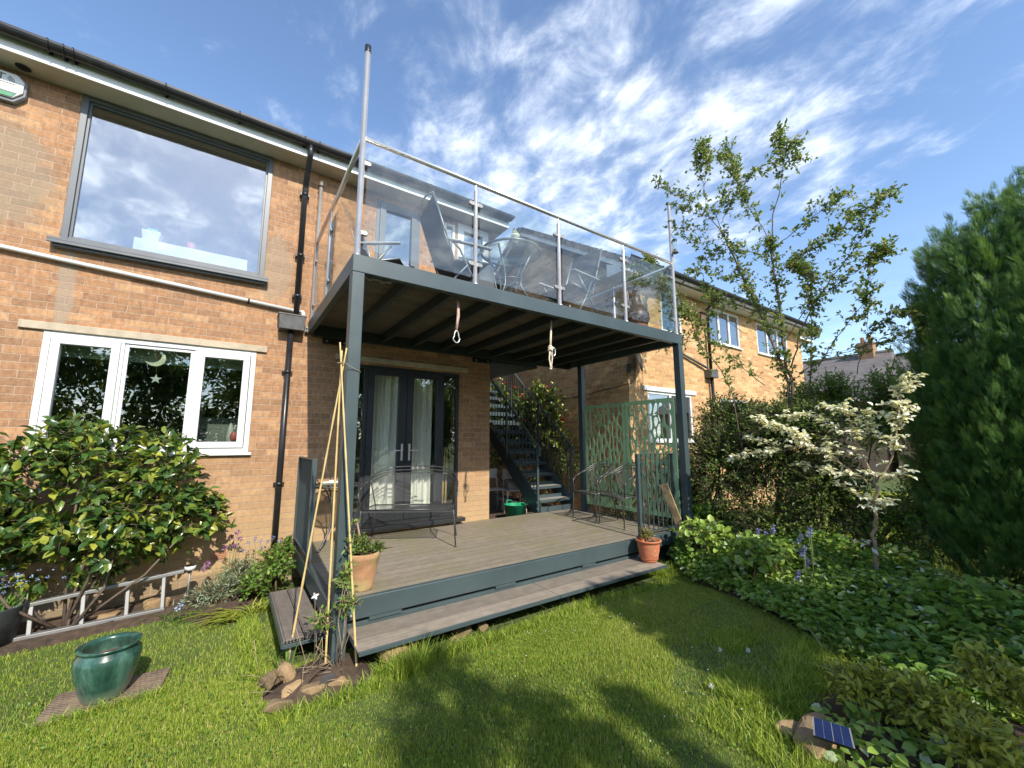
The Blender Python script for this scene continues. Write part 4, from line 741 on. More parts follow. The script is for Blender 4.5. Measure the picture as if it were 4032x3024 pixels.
# ---------------------------------------------------------------- leaves and blades
def pmesh(name, V, F, m, parent=None, tint=None, smooth=False):
    """V (n,3), F list of index arrays of shape (k,3) or (k,4)"""
    me = bpy.data.meshes.new(name); F = [f for f in F if len(f)]
    nl = sum(f.size for f in F); npoly = sum(len(f) for f in F)
    me.vertices.add(len(V)); me.vertices.foreach_set('co', np.ascontiguousarray(V, dtype=np.float32).ravel())
    me.loops.add(nl); me.loops.foreach_set('vertex_index', np.concatenate([f.ravel() for f in F]).astype(np.int32))
    me.polygons.add(npoly); st = []; o = 0
    for f in F: st.append(o + np.arange(len(f)) * f.shape[1]); o += f.size
    me.polygons.foreach_set('loop_start', np.concatenate(st).astype(np.int32))
    me.update(calc_edges=True)
    if smooth: me.polygons.foreach_set('use_smooth', np.ones(npoly, bool))
    if tint is not None:
        a = me.attributes.new('tint', 'FLOAT', 'POINT'); a.data.foreach_set('value', np.ascontiguousarray(tint, dtype=np.float32))
    me.materials.append(m); ob = bpy.data.objects.new(name, me); COL.objects.link(ob)
    if parent: ob.parent = parent; ob.matrix_basis = parent.matrix_basis.inverted()
    return ob
def norm(a): return a / np.maximum(np.linalg.norm(a, axis=1, keepdims=True), 1e-9)
def leaves(name, P, D, Nn, L, W, m, parent=None, tint=None, fine=False, fold=0.25, curl=0.15):
    n = len(P); D = norm(D); Sd = norm(np.cross(D, Nn)); Nn = np.cross(Sd, D)
    L = np.broadcast_to(L, n)[:, None]; W = np.broadcast_to(W, n)[:, None]
    tint = rng.random(n) if tint is None else tint
    if fine:
        b = P; t = P + D * L - Nn * L * curl
        m1 = P + D * L * 0.33; m2 = P + D * L * 0.7 - Nn * L * curl * 0.35; up = Nn * W * fold
        l1 = m1 + Sd * W * 0.47 + up; r1 = m1 - Sd * W * 0.47 + up; l2 = m2 + Sd * W * 0.38 + up * .8; r2 = m2 - Sd * W * 0.38 + up * .8
        V = np.stack([b, m1, m2, t, l1, l2, r1, r2], 1).reshape(-1, 3); o = (np.arange(n) * 8)[:, None]
        T = np.concatenate([o + np.array(q) for q in ((0, 1, 4), (2, 3, 5), (0, 6, 1), (2, 7, 3))]); Q = np.concatenate([o + np.array(q) for q in ((1, 2, 5, 4), (6, 7, 2, 1))])
        return pmesh(name, V, [T, Q], m, parent, np.repeat(tint, 8), True)
    b = P; t = P + D * L - Nn * L * curl; mm = P + D * L * 0.45; up = Nn * W * fold
    V = np.stack([b, mm + Sd * W * .5 + up, t, mm - Sd * W * .5 + up], 1).reshape(-1, 3); o = (np.arange(n) * 4)[:, None]
    T = np.concatenate([o + np.array(q) for q in ((0, 2, 1), (0, 3, 2))])
    return pmesh(name, V, [T], m, parent, np.repeat(tint, 4))
def rdir(n, up=0.0):
    d = rng.normal(size=(n, 3)); d = norm(d); d[:, 2] += up; return norm(d)
def twigs_mesh(name, segs, m, parent):
    """segs: list of (points, radii)"""
    mb = MB()
    for p, r in segs: mb.tube(p, r, 4 if (r[0] if isinstance(r, (list, tuple)) else r) < 0.008 else 7)
    return mb.build(name, m, parent)
M['bark'] = mat('grey_brown_bark', (0.14, 0.10, 0.075), 0.85, 0, 0.3, 18, 0.4)
M['barkpale'] = mat('pale_bark', (0.30, 0.22, 0.14), 0.8, 0, 0.3, 18, 0.4)
M['twig'] = mat('green_brown_twig', (0.12, 0.09, 0.04), 0.8, 0, 0.3, 18)
M['l_cam'] = leaf_mat('camellia_leaf', [(0.0, (0.035, 0.085, 0.022)), (0.45, (0.07, 0.145, 0.03)), (0.62, (0.17, 0.23, 0.035)), (1.0, (0.40, 0.42, 0.06))], 0.28, 0.25, 0.25, 0.6)
M['l_dark'] = leaf_mat('hedge_leaf', [(0.0, (0.055, 0.11, 0.02)), (0.6, (0.11, 0.19, 0.035)), (1.0, (0.24, 0.31, 0.06))], 0.45, 0.35)
M['l_mid'] = leaf_mat('plum_leaf', [(0.0, (0.11, 0.18, 0.05)), (0.6, (0.19, 0.28, 0.07)), (0.85, (0.30, 0.36, 0.09)), (1.0, (0.32, 0.20, 0.09))], 0.45, 0.4)
M['l_bright'] = leaf_mat('fresh_leaf', [(0.0, (0.08, 0.17, 0.025)), (0.6, (0.15, 0.29, 0.04)), (1.0, (0.28, 0.40, 0.07))], 0.45, 0.4)
M['l_cream'] = leaf_mat('cream_variegated_leaf', [(0.0, (0.62, 0.64, 0.36)), (0.15, (0.92, 0.90, 0.70)), (1.0, (0.98, 0.97, 0.86))], 0.5, 0.35)
M['l_cover'] = leaf_mat('ground_cover_leaf', [(0.0, (0.13, 0.22, 0.035)), (0.6, (0.27, 0.40, 0.06)), (0.86, (0.38, 0.50, 0.10)), (0.9, (0.45, 0.55, 0.32)), (1.0, (0.62, 0.70, 0.46))], 0.45, 0.3)
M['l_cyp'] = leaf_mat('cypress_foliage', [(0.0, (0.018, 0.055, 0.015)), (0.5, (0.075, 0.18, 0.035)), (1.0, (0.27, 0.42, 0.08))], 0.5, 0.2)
M['l_gold'] = leaf_mat('golden_leaf', [(0.0, (0.22, 0.27, 0.03)), (1.0, (0.52, 0.50, 0.07))], 0.5, 0.35)
M['l_silver'] = leaf_mat('silver_leaf', [(0.0, (0.16, 0.22, 0.12)), (1.0, (0.34, 0.40, 0.27))], 0.6, 0.25)
M['l_lily'] = leaf_mat('daylily_leaf', [(0.0, (0.20, 0.26, 0.03)), (1.0, (0.48, 0.50, 0.08))], 0.45, 0.4)
M['l_grass'] = leaf_mat('grass_blade', [(0.0, (0.09, 0.16, 0.022)), (0.45, (0.26, 0.37, 0.04)), (0.88, (0.47, 0.53, 0.09)), (1.0, (0.62, 0.50, 0.24))], 0.5, 0.35, 0, 0.3)
M['f_blue'] = leaf_mat('bluebell_petal', [(0.0, (0.16, 0.17, 0.50)), (1.0, (0.36, 0.36, 0.75))], 0.5, 0.3)
M['f_sky'] = leaf_mat('forget_me_not_petal', [(0.0, (0.28, 0.42, 0.80)), (1.0, (0.55, 0.65, 0.90))], 0.5, 0.3)
M['f_purple'] = leaf_mat('chive_petal', [(0.0, (0.28, 0.10, 0.26)), (1.0, (0.50, 0.25, 0.48))], 0.5, 0.3)
M['f_red'] = leaf_mat('camellia_petal', [(0.0, (0.45, 0.02, 0.03)), (1.0, (0.70, 0.10, 0.12))], 0.5, 0.2)
M['f_white'] = leaf_mat('white_petal', [(0.0, (0.7, 0.7, 0.66)), (1.0, (0.85, 0.85, 0.82))], 0.5, 0.3)
M['stem'] = mat('plant_stem', (0.13, 0.17, 0.05), 0.7)
def shrub(name, label, cat, root, ells, ntw, nleaf, L, W, lm, wood=None, fine=False, group=None, inner=0.45, twlen=0.6, droop=0.1, flowers=None, stems=5, flat=0.0, updir=0.25, tintpow=1.0, sr=1.0):
    t = thing(name, label, cat, root, 0, group); segs = []; LP = []; LD = []; LN = []; vols = np.array([e[1][0] * e[1][1] * e[1][2] for e in ells]) ** 0.7; vols /= vols.sum(); root = np.array(root, float); FP = []
    for k in range(stems):
        e = ells[k % len(ells)]; c = np.array(e[0]) + rng.normal(size=3) * np.array(e[1]) * 0.3; mid = (root + c) / 2 + rng.normal(size=3) * 0.06
        segs.append(([root + rng.normal(size=3) * 0.04 * [1, 1, 0], mid, c], [0.014 * sr, 0.010 * sr, 0.006 * sr]))
    for k in range(ntw):
        e = ells[rng.choice(len(ells), p=vols)]; c = np.array(e[0]); r = np.array(e[1]); d = rdir(1)[0]
        if d[2] < -0.75: d[2] *= -1
        s = 1 + rng.normal() * 0.09; end = c + d * r * s; start = c + d * r * rng.uniform(inner * 0.7, inner * 1.2); end[2] = max(end[2], root[2] + 0.04); start[2] = max(start[2], root[2] + 0.02)
        dv = end - start; mid = start + dv * 0.5 + rng.normal(size=3) * 0.03 + np.array([0, 0, 0.03])
        segs.append(([start, mid, end], [0.0045, 0.003, 0.0015]))
        for i in range(nleaf):
            q = (i + rng.random()) / nleaf; q = 1 - (1 - q) * twlen * 1.6 if q < 1 else 1; q = min(max(q, 0.05), 1)
            p = (1 - q) ** 2 * start + 2 * q * (1 - q) * mid + q * q * end; p = p + rng.normal(size=3) * 0.012
            LP.append(p); ld = norm((dv / (np.linalg.norm(dv) + 1e-6) * 0.7 + rng.normal(size=3) * 0.75 + np.array([0, 0, updir - droop]))[None])[0]; 
            if flat: ld[2] *= (1 - flat)
            LD.append(ld); LN.append(norm((np.array([0, 0, 1.0]) + rng.normal(size=3) * (0.45 - 0.3 * flat) + d * 0.35)[None])[0])
        if flowers and rng.random() < flowers[1]: FP.append(end)
    LP, LD, LN = map(np.array, (LP, LD, LN)); n = len(LP)
    tint = rng.random(n) ** tintpow
    leaves('foliage', LP, LD, LN, rng.uniform(0.7, 1.15, n) * L, rng.uniform(0.8, 1.1, n) * W, lm, t, tint, fine)
    twigs_mesh('branches', segs, wood or M['twig'], t)
    if flowers:
        for p in FP:
            k = 14; a = rng.random(k) * 6.28; dd = np.stack([np.cos(a), np.sin(a), rng.uniform(0, 1.2, k)], 1); R3 = norm(rng.normal(size=(1, 3)) + np.array([[0, -1.5, 0.3]]))[0]
            leaves('flower', np.repeat(p[None], k, 0), dd + R3, rdir(k), flowers[2], flowers[2] * 0.8, flowers[0], t)
    return t
# lawn -----------------------------------------------------------
def blades(n, x0, x1, y0, y1, hmin, hmax, wd, keep, lean=0.45):
    x = rng.uniform(x0, x1, n); y = rng.uniform(y0, y1, n); k = keep(x, y); x, y = x[k], y[k]; n = len(x)
    pt = np.sin(x * 3.1 + 2 * np.sin(y * 2.3)) * np.sin(y * 4.1 + np.sin(x * 5.0)); h = rng.uniform(hmin, hmax, n) * (1 + 0.35 * pt)
    a = rng.uniform(0, 6.283, n); d = np.stack([np.cos(a), np.sin(a)], 1); ln = rng.uniform(0.1, 1, n) * lean * h * 1.5; b = rng.uniform(0, 6.283, n); w = wd * rng.uniform(0.7, 1.3, n)
    z = np.full(n, GZ - 0.012); sx, sy = np.cos(b) * w / 2, np.sin(b) * w / 2
    P0 = np.stack([x - sx, y - sy, z], 1); P1 = np.stack([x + sx, y + sy, z], 1); mx, my = x + d[:, 0] * ln * 0.3, y + d[:, 1] * ln * 0.3
    P2 = np.stack([mx + sx * .8, my + sy * .8, z + h * .6], 1); P3 = np.stack([mx - sx * .8, my - sy * .8, z + h * .6], 1); P4 = np.stack([x + d[:, 0] * ln, y + d[:, 1] * ln, z + h], 1)
    V = np.stack([P0, P1, P2, P3, P4], 1).reshape(-1, 3); o = (np.arange(n) * 5)[:, None]
    big = np.sin(x * 1.3 + 4) * np.sin(y * 1.7 + 1) * 0.12
    tint = np.clip(rng.random(n) ** 1.1 * 0.85 + 0.08 + big + pt * 0.06, 0, 1); tint[rng.random(n) < 0.05] = 1.0
    return V, [o + np.array((0, 1, 2, 3)), o + np.array((3, 2, 4))], np.repeat(tint, 5)
def lawnkeep(x, y):
    k = ~inpoly(x, y, RBED) & ~inpoly(x, y, LBED) & ~inpoly(x, y, PBED) & ~((x > -0.22) & (x < 4.6) & (y > -2.12)) & ~((x > 0.2) & (x < 3.5) & (y > -2.50)) & ~(inpoly(x, y, SBED) & (rng.random(len(x)) > 0.15)) & ~((x > -1.48) & (x < -0.96) & (y > -2.01) & (y < -1.72))
    bare = (np.hypot((x - 2.45) / 0.6, (y + 3.95) / 0.38) + 0.25 * np.sin(x * 9) * np.sin(y * 11) < 1) & (rng.random(len(x)) < 0.6)
    return k & ~bare & (y < 0)
VV = []; FF = [[], []]; TT = []; off = 0
for args in ((470000, -2.2, 3.75, -5.0, -2.0, 0.014, 0.034, 0.0027), (90000, -3.2, 1.0, -2.6, -0.5, 0.015, 0.036, 0.0034), (80000, 1.0, 4.3, -3.2, -2.0, 0.015, 0.036, 0.0036), (20000, -3.3, -1.6, -4.2, -2.0, 0.018, 0.042, 0.004)):
    V, F, T = blades(*args, lawnkeep); VV.append(V); FF[0].append(F[0] + off); FF[1].append(F[1] + off); TT.append(T); off += len(V)
# longer tufts by the step edge and in the worn corner
for (cx, cy, rx, ry, n, h0, h1) in ((0.75, -2.62, 0.5, 0.07, 900, 0.06, 0.13), (2.2, -2.62, 1.3, 0.06, 1500, 0.05, 0.10), (0.45, -2.70, 0.12, 0.08, 350, 0.08, 0.17), (2.1, -4.1, 0.16, 0.14, 1300, 0.05, 0.11), (2.75, -3.75, 0.2, 0.12, 1000, 0.05, 0.10), (2.45, -4.35, 0.35, 0.12, 1900, 0.06, 0.12), (1.9, -4.3, 0.3, 0.2, 1800, 0.04, 0.09), (2.9, -4.3, 0.3, 0.2, 1200, 0.06, 0.14), (-0.45, -1.6, 0.08, 0.6, 900, 0.05, 0.1), (1.6, -4.75, 0.25, 0.2, 1500, 0.06, 0.12), (-0.1, -2.75, 0.35, 0.06, 700, 0.05, 0.1), (3.7, -2.45, 0.12, 0.15, 500, 0.06, 0.16), (-1.2, -2.06, 0.3, 0.03, 500, 0.04, 0.07)):
    V, F, T = blades(n, cx - rx, cx + rx, cy - ry, cy + ry, h0, h1, 0.005, lambda x, y: np.ones(len(x), bool), 0.7); VV.append(V); FF[0].append(F[0] + off); FF[1].append(F[1] + off); TT.append(T * 0.9); off += len(V)
tag(pmesh('lawn', np.concatenate(VV), [np.concatenate(FF[0]), np.concatenate(FF[1])], M['l_grass'], None, np.concatenate(TT)), 'short bright green lawn grass in front of the deck', 'grass', None, 'stuff')
V, F, T = blades(90000, 4.5, 16, -9, -0.9, 0.03, 0.08, 0.012, lambda x, y: ~inpoly(x, y, RBED))
tag(pmesh('neighbour_lawn', V, F, M['l_grass'], None, T), 'grass of the garden next door seen through the hedge', 'grass', None, 'stuff')
# daisies and fallen petals
mb = MB()
for k in range(40):
    x, y = rng.uniform(1.2, 3.2), rng.uniform(-4.3, -2.7); x = x if k > 6 else rng.uniform(-1.5, 1.5)
    if inpoly(np.array([x]), np.array([y]), RBED)[0]: continue
    z = GZ + 0.04 + rng.random() * 0.012; mb.lathe([(0.0, 0.0), (0.0045, 0.002), (0.0035, 0.004), (0, 0.004)], (x, y, z), 6)
tag(mb.build('daisies', M['white']), 'tiny white daisies dotted over the shaded lawn', 'flowers', None, 'stuff')
# ---------------------------------------------------------------- planting on the left
shrub('camellia_bush', 'glossy camellia bush with yellow green new leaves under the white window', 'shrub', (-1.75, -0.42, GZ), [((-1.85, -0.5, 0.72), (0.72, 0.36, 0.55)), ((-1.25, -0.42, 0.62), (0.42, 0.28, 0.42)), ((-2.5, -0.5, 0.55), (0.6, 0.36, 0.55)), ((-1.6, -0.55, 0.34), (0.5, 0.25, 0.22)), ((-1.75, -0.42, 1.12), (0.42, 0.2, 0.26)), ((-0.95, -0.38, 0.45), (0.32, 0.2, 0.28)), ((-2.2, -0.6, 0.42), (0.5, 0.22, 0.26)), ((-1.25, -0.4, 1.0), (0.35, 0.2, 0.3)), ((-1.9, -0.30, 0.1), (0.6, 0.14, 0.26)), ((-1.4, -0.30, 0.16), (0.4, 0.12, 0.22)), ((-1.9, -0.4, 1.22), (0.25, 0.15, 0.2))], 640, 9, 0.098, 0.056, M['l_cam'], M['bark'], True, None, 0.5, 0.6, 0.25, None, 9)
def lad():
    t = thing('ladder', 'aluminium ladder lying on its side in the flower bed under the bush', 'ladder', (-1.5, -0.7, GZ))
    L1 = at(112, 2505, 'z', -0.335); L4 = at(638, 2398, 'z', -0.335); U1 = at(125, 2378, 'y', L1.y + 0.07); U4 = at(647, 2264, 'y', L4.y + 0.07); dl_, du_ = L4 - L1, U4 - U1
    a0, a1, b0, b1 = L1 - dl_ * 0.45, L4 + dl_ * 0.02, U1 - du_ * 0.45, U4 + du_ * 0.19
    for p, q in ((a0, a1), (b0, b1)):
        MB().beam(p, q, 0.055, 0.028).build('rail', M['alu'], t, 0.003)
    for u in (0.0, 0.36, 0.70, 1.0):
        p = L1 + dl_ * u; q = U1 + du_ * u; MB().beam(p + (q - p) * 0.03, q - (q - p) * 0.03, 0.03, 0.028, (1, 0, 0)).build('rung', M['alu'], t, 0.004)
    MB().obox(b1 + Vector((0.015, 0, 0)), (0.05, 0.07, 0.032)).build('end_cap', M['black'], t, 0.004)
lad()
t = thing('solar_light', 'small white topped solar stake light beside the ladder end', 'garden light', (-0.93, -0.36, GZ)); MB().tube([(-0.93, -0.36, GZ), (-0.93, -0.36, -0.03)], 0.008, 8).build('stake', M['alu'], t); MB().lathe([(0.0, -0.05), (0.012, -0.05), (0.045, -0.03), (0.048, -0.008), (0.046, 0.0), (0, 0.0)], (-0.93, -0.36, 0.0), 20).build('lamp_head', M['white'], t); MB().lathe([(0.0, 0.0), (0.043, 0.0), (0.04, 0.008), (0, 0.008)], (-0.93, -0.36, 0.001), 20).build('solar_cap', M['black'], t)
def tuft(name, label, cat, c, n, L, W, m, spread=0.5, up=1.0, group=None, arch=0.35, rad=0.05, side=None):
    t = thing(name, label, cat, (c[0], c[1], c[2]), 0, group); Vs = []; Fs = []; Ts = []; o = 0
    for k in range(n):
        a = rng.uniform(0, 6.283); dx, dy = math.cos(a), math.sin(a)
        if side: dx, dy = dx * 0.6 + side[0], dy * 0.6 + side[1]
        l = L * rng.uniform(0.6, 1.1); sp = spread * rng.uniform(0.3, 1.2); pts = []
        for i in range(5):
            q = i / 4; pts.append((c[0] + dx * (rad * rng.random() * 0 + 0.02 + sp * l * q), c[1] + dy * (0.02 + sp * l * q), c[2] + l * up * (q - arch * 2 * q * q)))
        px_, py_ = -dy, dx; w = W * rng.uniform(0.7, 1.2)
        bx, by = rng.normal() * rad, rng.normal() * rad
        for i, p in enumerate(pts):
            ww = w * (1 - (i / 4) ** 2) * 0.5 + 0.0005; z = max(p[2], c[2] + 0.012 if i else c[2]); Vs += [(p[0] + bx - px_ * ww, p[1] + by - py_ * ww, z), (p[0] + bx + px_ * ww, p[1] + by + py_ * ww, z)]
        Fs += [(o + 2 * i, o + 2 * i + 1, o + 2 * i + 3, o + 2 * i + 2) for i in range(4)]; o += 10; Ts += [rng.random()] * 10
    pmesh('foliage', np.array(Vs), [np.array(Fs)], m, t, np.array(Ts)); return t
def blooms(t, pts, r, k, m, name='flower_head', stem=None, base=None):
    for p in pts:
        d = rdir(k); leaves(name, np.repeat(np.array(p)[None], k, 0) + d * r * 0.35, d, rdir(k), r, r * 0.5, m, t)
    if stem:
        for p in pts:
            MB().tube([(base[0] + rng.normal() * 0.03, base[1] + rng.normal() * 0.03, base[2]), ((p[0] + base[0]) / 2, (p[1] + base[1]) / 2, (p[2] * 0.6 + base[2] * 0.4)), tuple(p)], 0.0025, 4).build('flower_stem', M['stem'], t)
dl = tuft('daylily', 'yellow green strap leaved daylily flopping over the lawn edge', 'plant', (-0.50, -0.95, GZ), 60, 0.42, 0.019, M['l_lily'], 0.85, 0.55, None, 0.42, 0.06, (-0.75, -0.15))
tuft('daylily', 'upright yellow leaved daylily beside the side step', 'plant', (-0.37, -0.92, GZ), 34, 0.32, 0.018, M['l_lily'], 0.5, 0.8, None, 0.35, 0.04)
tuft('bluebell_leaves', 'narrow green leaf tuft below the ladder', 'plant', (-0.95, -0.62, GZ), 80, 0.20, 0.009, M['l_bright'], 0.8, 0.7, None, 0.4, 0.09)
tuft('grass_tuft', 'yellowing grassy tuft just right of the ladder rungs', 'plant', (-0.88, -0.3, GZ), 90, 0.2, 0.008, M['l_silver'], 0.7, 0.8, None, 0.35, 0.08)
shrub('lambs_ear', 'low silver grey leaved plant right of the ladder', 'plant', (-0.68, -0.5, GZ), [((-0.75, -0.5, -0.28), (0.20, 0.15, 0.10)), ((-0.55, -0.45, -0.26), (0.2, 0.15, 0.12))], 150, 7, 0.055, 0.012, M['l_silver'], None, False, None, 0.3, 0.9)
shrub('lemon_balm', 'dense fresh green leafy herb beside the deck corner', 'plant', (-0.22, -0.42, GZ), [((-0.22, -0.45, -0.12), (0.20, 0.22, 0.20)), ((-0.38, -0.62, -0.22), (0.16, 0.15, 0.13)), ((-0.1, -0.25, 0.0), (0.1, 0.15, 0.14))], 190, 7, 0.042, 0.03, M['l_bright'], None, True, None, 0.4, 0.8)
shrub('green_plant', 'low bushy green plant at the foot of the brick wall', 'plant', (-0.5, -0.25, GZ), [((-0.5, -0.28, -0.2), (0.22, 0.15, 0.17))], 110, 7, 0.035, 0.014, M['l_silver'], None, False)
ch = tuft('chives', 'clump of chives with round mauve flower heads against the wall', 'plant', (-0.60, -0.22, GZ), 50, 0.42, 0.005, M['l_bright'], 0.15, 1.0, None, 0.1, 0.05)
blooms(ch, [(-0.62, -0.2, 0.20), (-0.56, -0.25, 0.25), (-0.53, -0.2, 0.17), (-0.66, -0.24, 0.10), (-0.58, -0.3, 0.13), (-0.80, -0.3, -0.02), (-0.82, -0.28, -0.07)], 0.026, 26, M['f_purple'], 'flower_head', True, (-0.60, -0.22, GZ))
ce = tuft('blue_flowers', 'loose blue flower sprays in front of the downpipe foot', 'plant', (-0.35, -0.2, GZ), 30, 0.35, 0.006, M['l_silver'], 0.25, 1.0, None, 0.15, 0.08)
blooms(ce, [(-0.45, -0.2, 0.12), (-0.4, -0.25, 0.16), (-0.34, -0.22, 0.13), (-0.28, -0.25, 0.12), (-0.22, -0.2, 0.14), (-0.17, -0.3, 0.11), (-0.32, -0.3, 0.07), (-0.5, -0.3, 0.06)], 0.022, 12, M['f_blue'], 'flower', True, (-0.35, -0.2, GZ))
bb_ = tuft('bluebell', 'single pale bluebell between the ladder and the glazed pot', 'flower', (-0.95, -0.8, GZ), 8, 0.14, 0.008, M['l_bright'], 0.5, 1); blooms(bb_, [(-0.97, -0.83, -0.24), (-0.95, -0.82, -0.21)], 0.02, 14, M['f_sky'], 'flower', True, (-0.95, -0.8, GZ))
PX_ = at(-50, 2560, 'z', GZ)
pf = thing('planter', 'dark zinc planter of forget me nots cut off by the left edge', 'planter', (PX_.x, PX_.y, GZ)); MB().lathe([(0.0, 0.0), (0.13, 0.0), (0.17, 0.30), (0.175, 0.31), (0.16, 0.31), (0.15, 0.26), (0, 0.26)], (PX_.x, PX_.y, GZ), 24).build('pot', mat('zinc_pot', (0.07, 0.08, 0.09), 0.4, 0.5, 0.3, 12), pf)
fm = tuft('forget_me_nots', 'pale blue forget me nots growing in the zinc planter', 'flowers', (PX_.x + 0.02, PX_.y, -0.12), 60, 0.25, 0.018, M['l_bright'], 0.5, 0.9, None, 0.2, 0.06)
blooms(fm, [(PX_.x + 0.06 + rng.normal() * 0.13, PX_.y + rng.normal() * 0.08, 0.05 + rng.random() * 0.17) for _ in range(38)], 0.013, 9, M['f_sky'], 'flower')
def rock(name, label, c, size, seed, m, rz=0, group=None):
    bm = bmesh.new(); rs = np.random.default_rng(seed); R = Matrix.Rotation(rz, 3, 'Z')
    for k in range(15):
        p = norm(rs.normal(size=(1, 3)))[0] * rs.uniform(0.85, 1.1); p = np.sign(p) * np.abs(p) ** 0.8; bm.verts.new(R @ Vector((p[0] * size[0], p[1] * size[1], p[2] * size[2])) * 1.05)
    h_ = bmesh.ops.convex_hull(bm, input=bm.verts); bmesh.ops.delete(bm, geom=[v for v in bm.verts if not v.link_faces], context='VERTS')
    bmesh.ops.bevel(bm, geom=bm.edges[:], offset=min(size) * 0.12, segments=1, affect='EDGES'); bmesh.ops.triangulate(bm, faces=bm.faces[:]); bmesh.ops.subdivide_edges(bm, edges=bm.edges[:], cuts=1, use_grid_fill=True)
    for v in bm.verts: v.co += Vector(rs.normal(size=3)) * min(size) * 0.02
    me = bpy.data.meshes.new(name); bm.to_mesh(me); bm.free(); me.materials.append(m); o = bpy.data.objects.new(name, me); COL.objects.link(o); o.location = c; return tag(o, label, 'stone', group)
M['rock'] = mat('sandstone_rock', (0.30, 0.20, 0.10), 0.85, 0, 0.35, 6, 0.6, dirt=((0.16, 0.12, 0.07), 7, 0.55))
M['rockdk'] = mat('mossy_rock', (0.18, 0.13, 0.07), 0.9, 0, 0.35, 7, 0.6, dirt=((0.08, 0.085, 0.03), 6, 0.52))
def place(u, v, z=GZ): return at(u, v, 'z', z)
for (u, v, sz, lab, mk, rz) in ((1065, 2700, (0.11, 0.09, 0.06), 'flat brown stone at the left of the ring round the balcony post', 'rockdk', 0.3), (1120, 2690, (0.07, 0.09, 0.08), 'upright brown stone behind the flat ones round the post', 'rock', 0.9), (1155, 2730, (0.10, 0.05, 0.045), 'long sharp edged tan stone in front of the post bed', 'rock', 0.35), (1100, 2795, (0.12, 0.09, 0.045), 'lowest mossy stone half sunk in the lawn', 'rockdk', 0.1), (1235, 2735, (0.12, 0.06, 0.05), 'wide brown stone in the middle of the post ring', 'rock', -0.1), (1330, 2720, (0.09, 0.06, 0.05), 'ochre stone right of the wide one in the post ring', 'rock', 0.2), (1105, 2640, (0.05, 0.06, 0.05), 'small stone behind the leftmost cane', 'rockdk', 0.6)):
    p = place(u, v); rock('stone', lab, (p.x, p.y, GZ + sz[2] * 0.5), (sz[0] * 0.78, sz[1] * 0.8, sz[2] * 1.0), int(u), M[mk], rz, 'stones ringing the balcony post')
rock('stone', 'large pointed sandstone lump under the long step', (0.42, -2.50, GZ + 0.06), (0.125, 0.08, 0.10), 77, M['rock'], 0.2)
rock('stone', 'brown stone in the gap under the middle of the step', (0.98, -2.42, GZ + 0.03), (0.12, 0.08, 0.06), 12, M['rockdk'], 0.2)
rock('stone', 'small rough stone beside the brown one under the step', (1.17, -2.47, GZ + 0.04), (0.05, 0.05, 0.04), 13, M['rockdk'], 0.2)
rock('stone', 'pale sandstone block lying in the flower bed behind the ladder', (-1.15, -0.3, GZ + 0.05), (0.13, 0.08, 0.09), 21, M['rock'], 0.4)
rock('stone', 'orange stone in the soil behind the ladder rungs', (-1.5, -0.35, GZ + 0.03), (0.1, 0.07, 0.05), 22, M['rock'], 0.1)
# ---------------------------------------------------------------- planting on the right
def cover(name, label, n, poly, zf, L, W, m, seed=0):
    xs = [p[0] for p in poly]; ys = [p[1] for p in poly]; x = rng.uniform(min(xs), max(xs), n * 3); y = rng.uniform(min(ys), max(ys), n * 3); k = inpoly(x, y, poly); x, y = x[k][:n], y[k][:n]; n = len(x)
    h = zf(x, y); z = GZ + h * rng.uniform(0.35, 1.0, n); P = np.stack([x, y, z], 1); D = rdir(n); D[:, 2] = np.abs(D[:, 2]) * 0.35 - 0.1; Nn = np.tile([0, 0, 1.0], (n, 1)) + rng.normal(size=(n, 3)) * 0.5
    o = leaves(name, P, D, Nn, rng.uniform(0.7, 1.2, n) * L, rng.uniform(0.8, 1.1, n) * W, m, None, rng.random(n), True)
    return tag(o, label, 'ground cover', None, 'stuff')
GC = [(4.2, -2.2), (3.9, -2.5), (3.7, -2.8), (3.63, -3.3), (3.4, -3.9), (3.13, -4.4), (2.9, -4.8), (3.1, -5.6), (4.6, -5.2), (5.6, -4.0), (5.4, -2.0), (4.6, -1.9)]
cover('ground_cover', 'carpet of green and silver variegated leaves along the lawn edge', 21000, GC, lambda x, y: 0.09 + 0.36 * np.clip((x - 3.6 + (y + 2.5) * -0.15), 0, 1.0) * (0.7 + 0.3 * np.sin(x * 5) * np.sin(y * 4)), 0.062, 0.042, M['l_cover'])
cover('border_leaves', 'larger plain green leaves mixed through the shaded border', 5200, GC, lambda x, y: 0.16 + 0.42 * np.clip((x - 3.7 + (y + 2.5) * -0.12), 0, 1.0) * (0.5 + 0.5 * np.sin(x * 4 + 1) * np.sin(y * 3)), 0.085, 0.06, M['l_bright'])
cover('clover', 'patches of tiny round clover and weed leaves in the lawn', 4200, [(-2.0, -1.3), (3.6, -2.7), (3.5, -3.6), (3.0, -4.3), (1.6, -4.6), (-1.6, -4.6)], lambda x, y: 0.030 * (np.sin(x * 2.3 + 1) * np.sin(y * 3.1) > -0.1) + 0.006, 0.016, 0.015, M['l_bright'])
cover('low_foliage', 'dim leafy undergrowth beneath the cypress trees', 3000, [(3.0, -4.4), (3.3, -5.6), (5.0, -5.8), (4.6, -4.2), (3.4, -4.1)], lambda x, y: 0.12 + 0 * x, 0.05, 0.03, M['l_dark'])
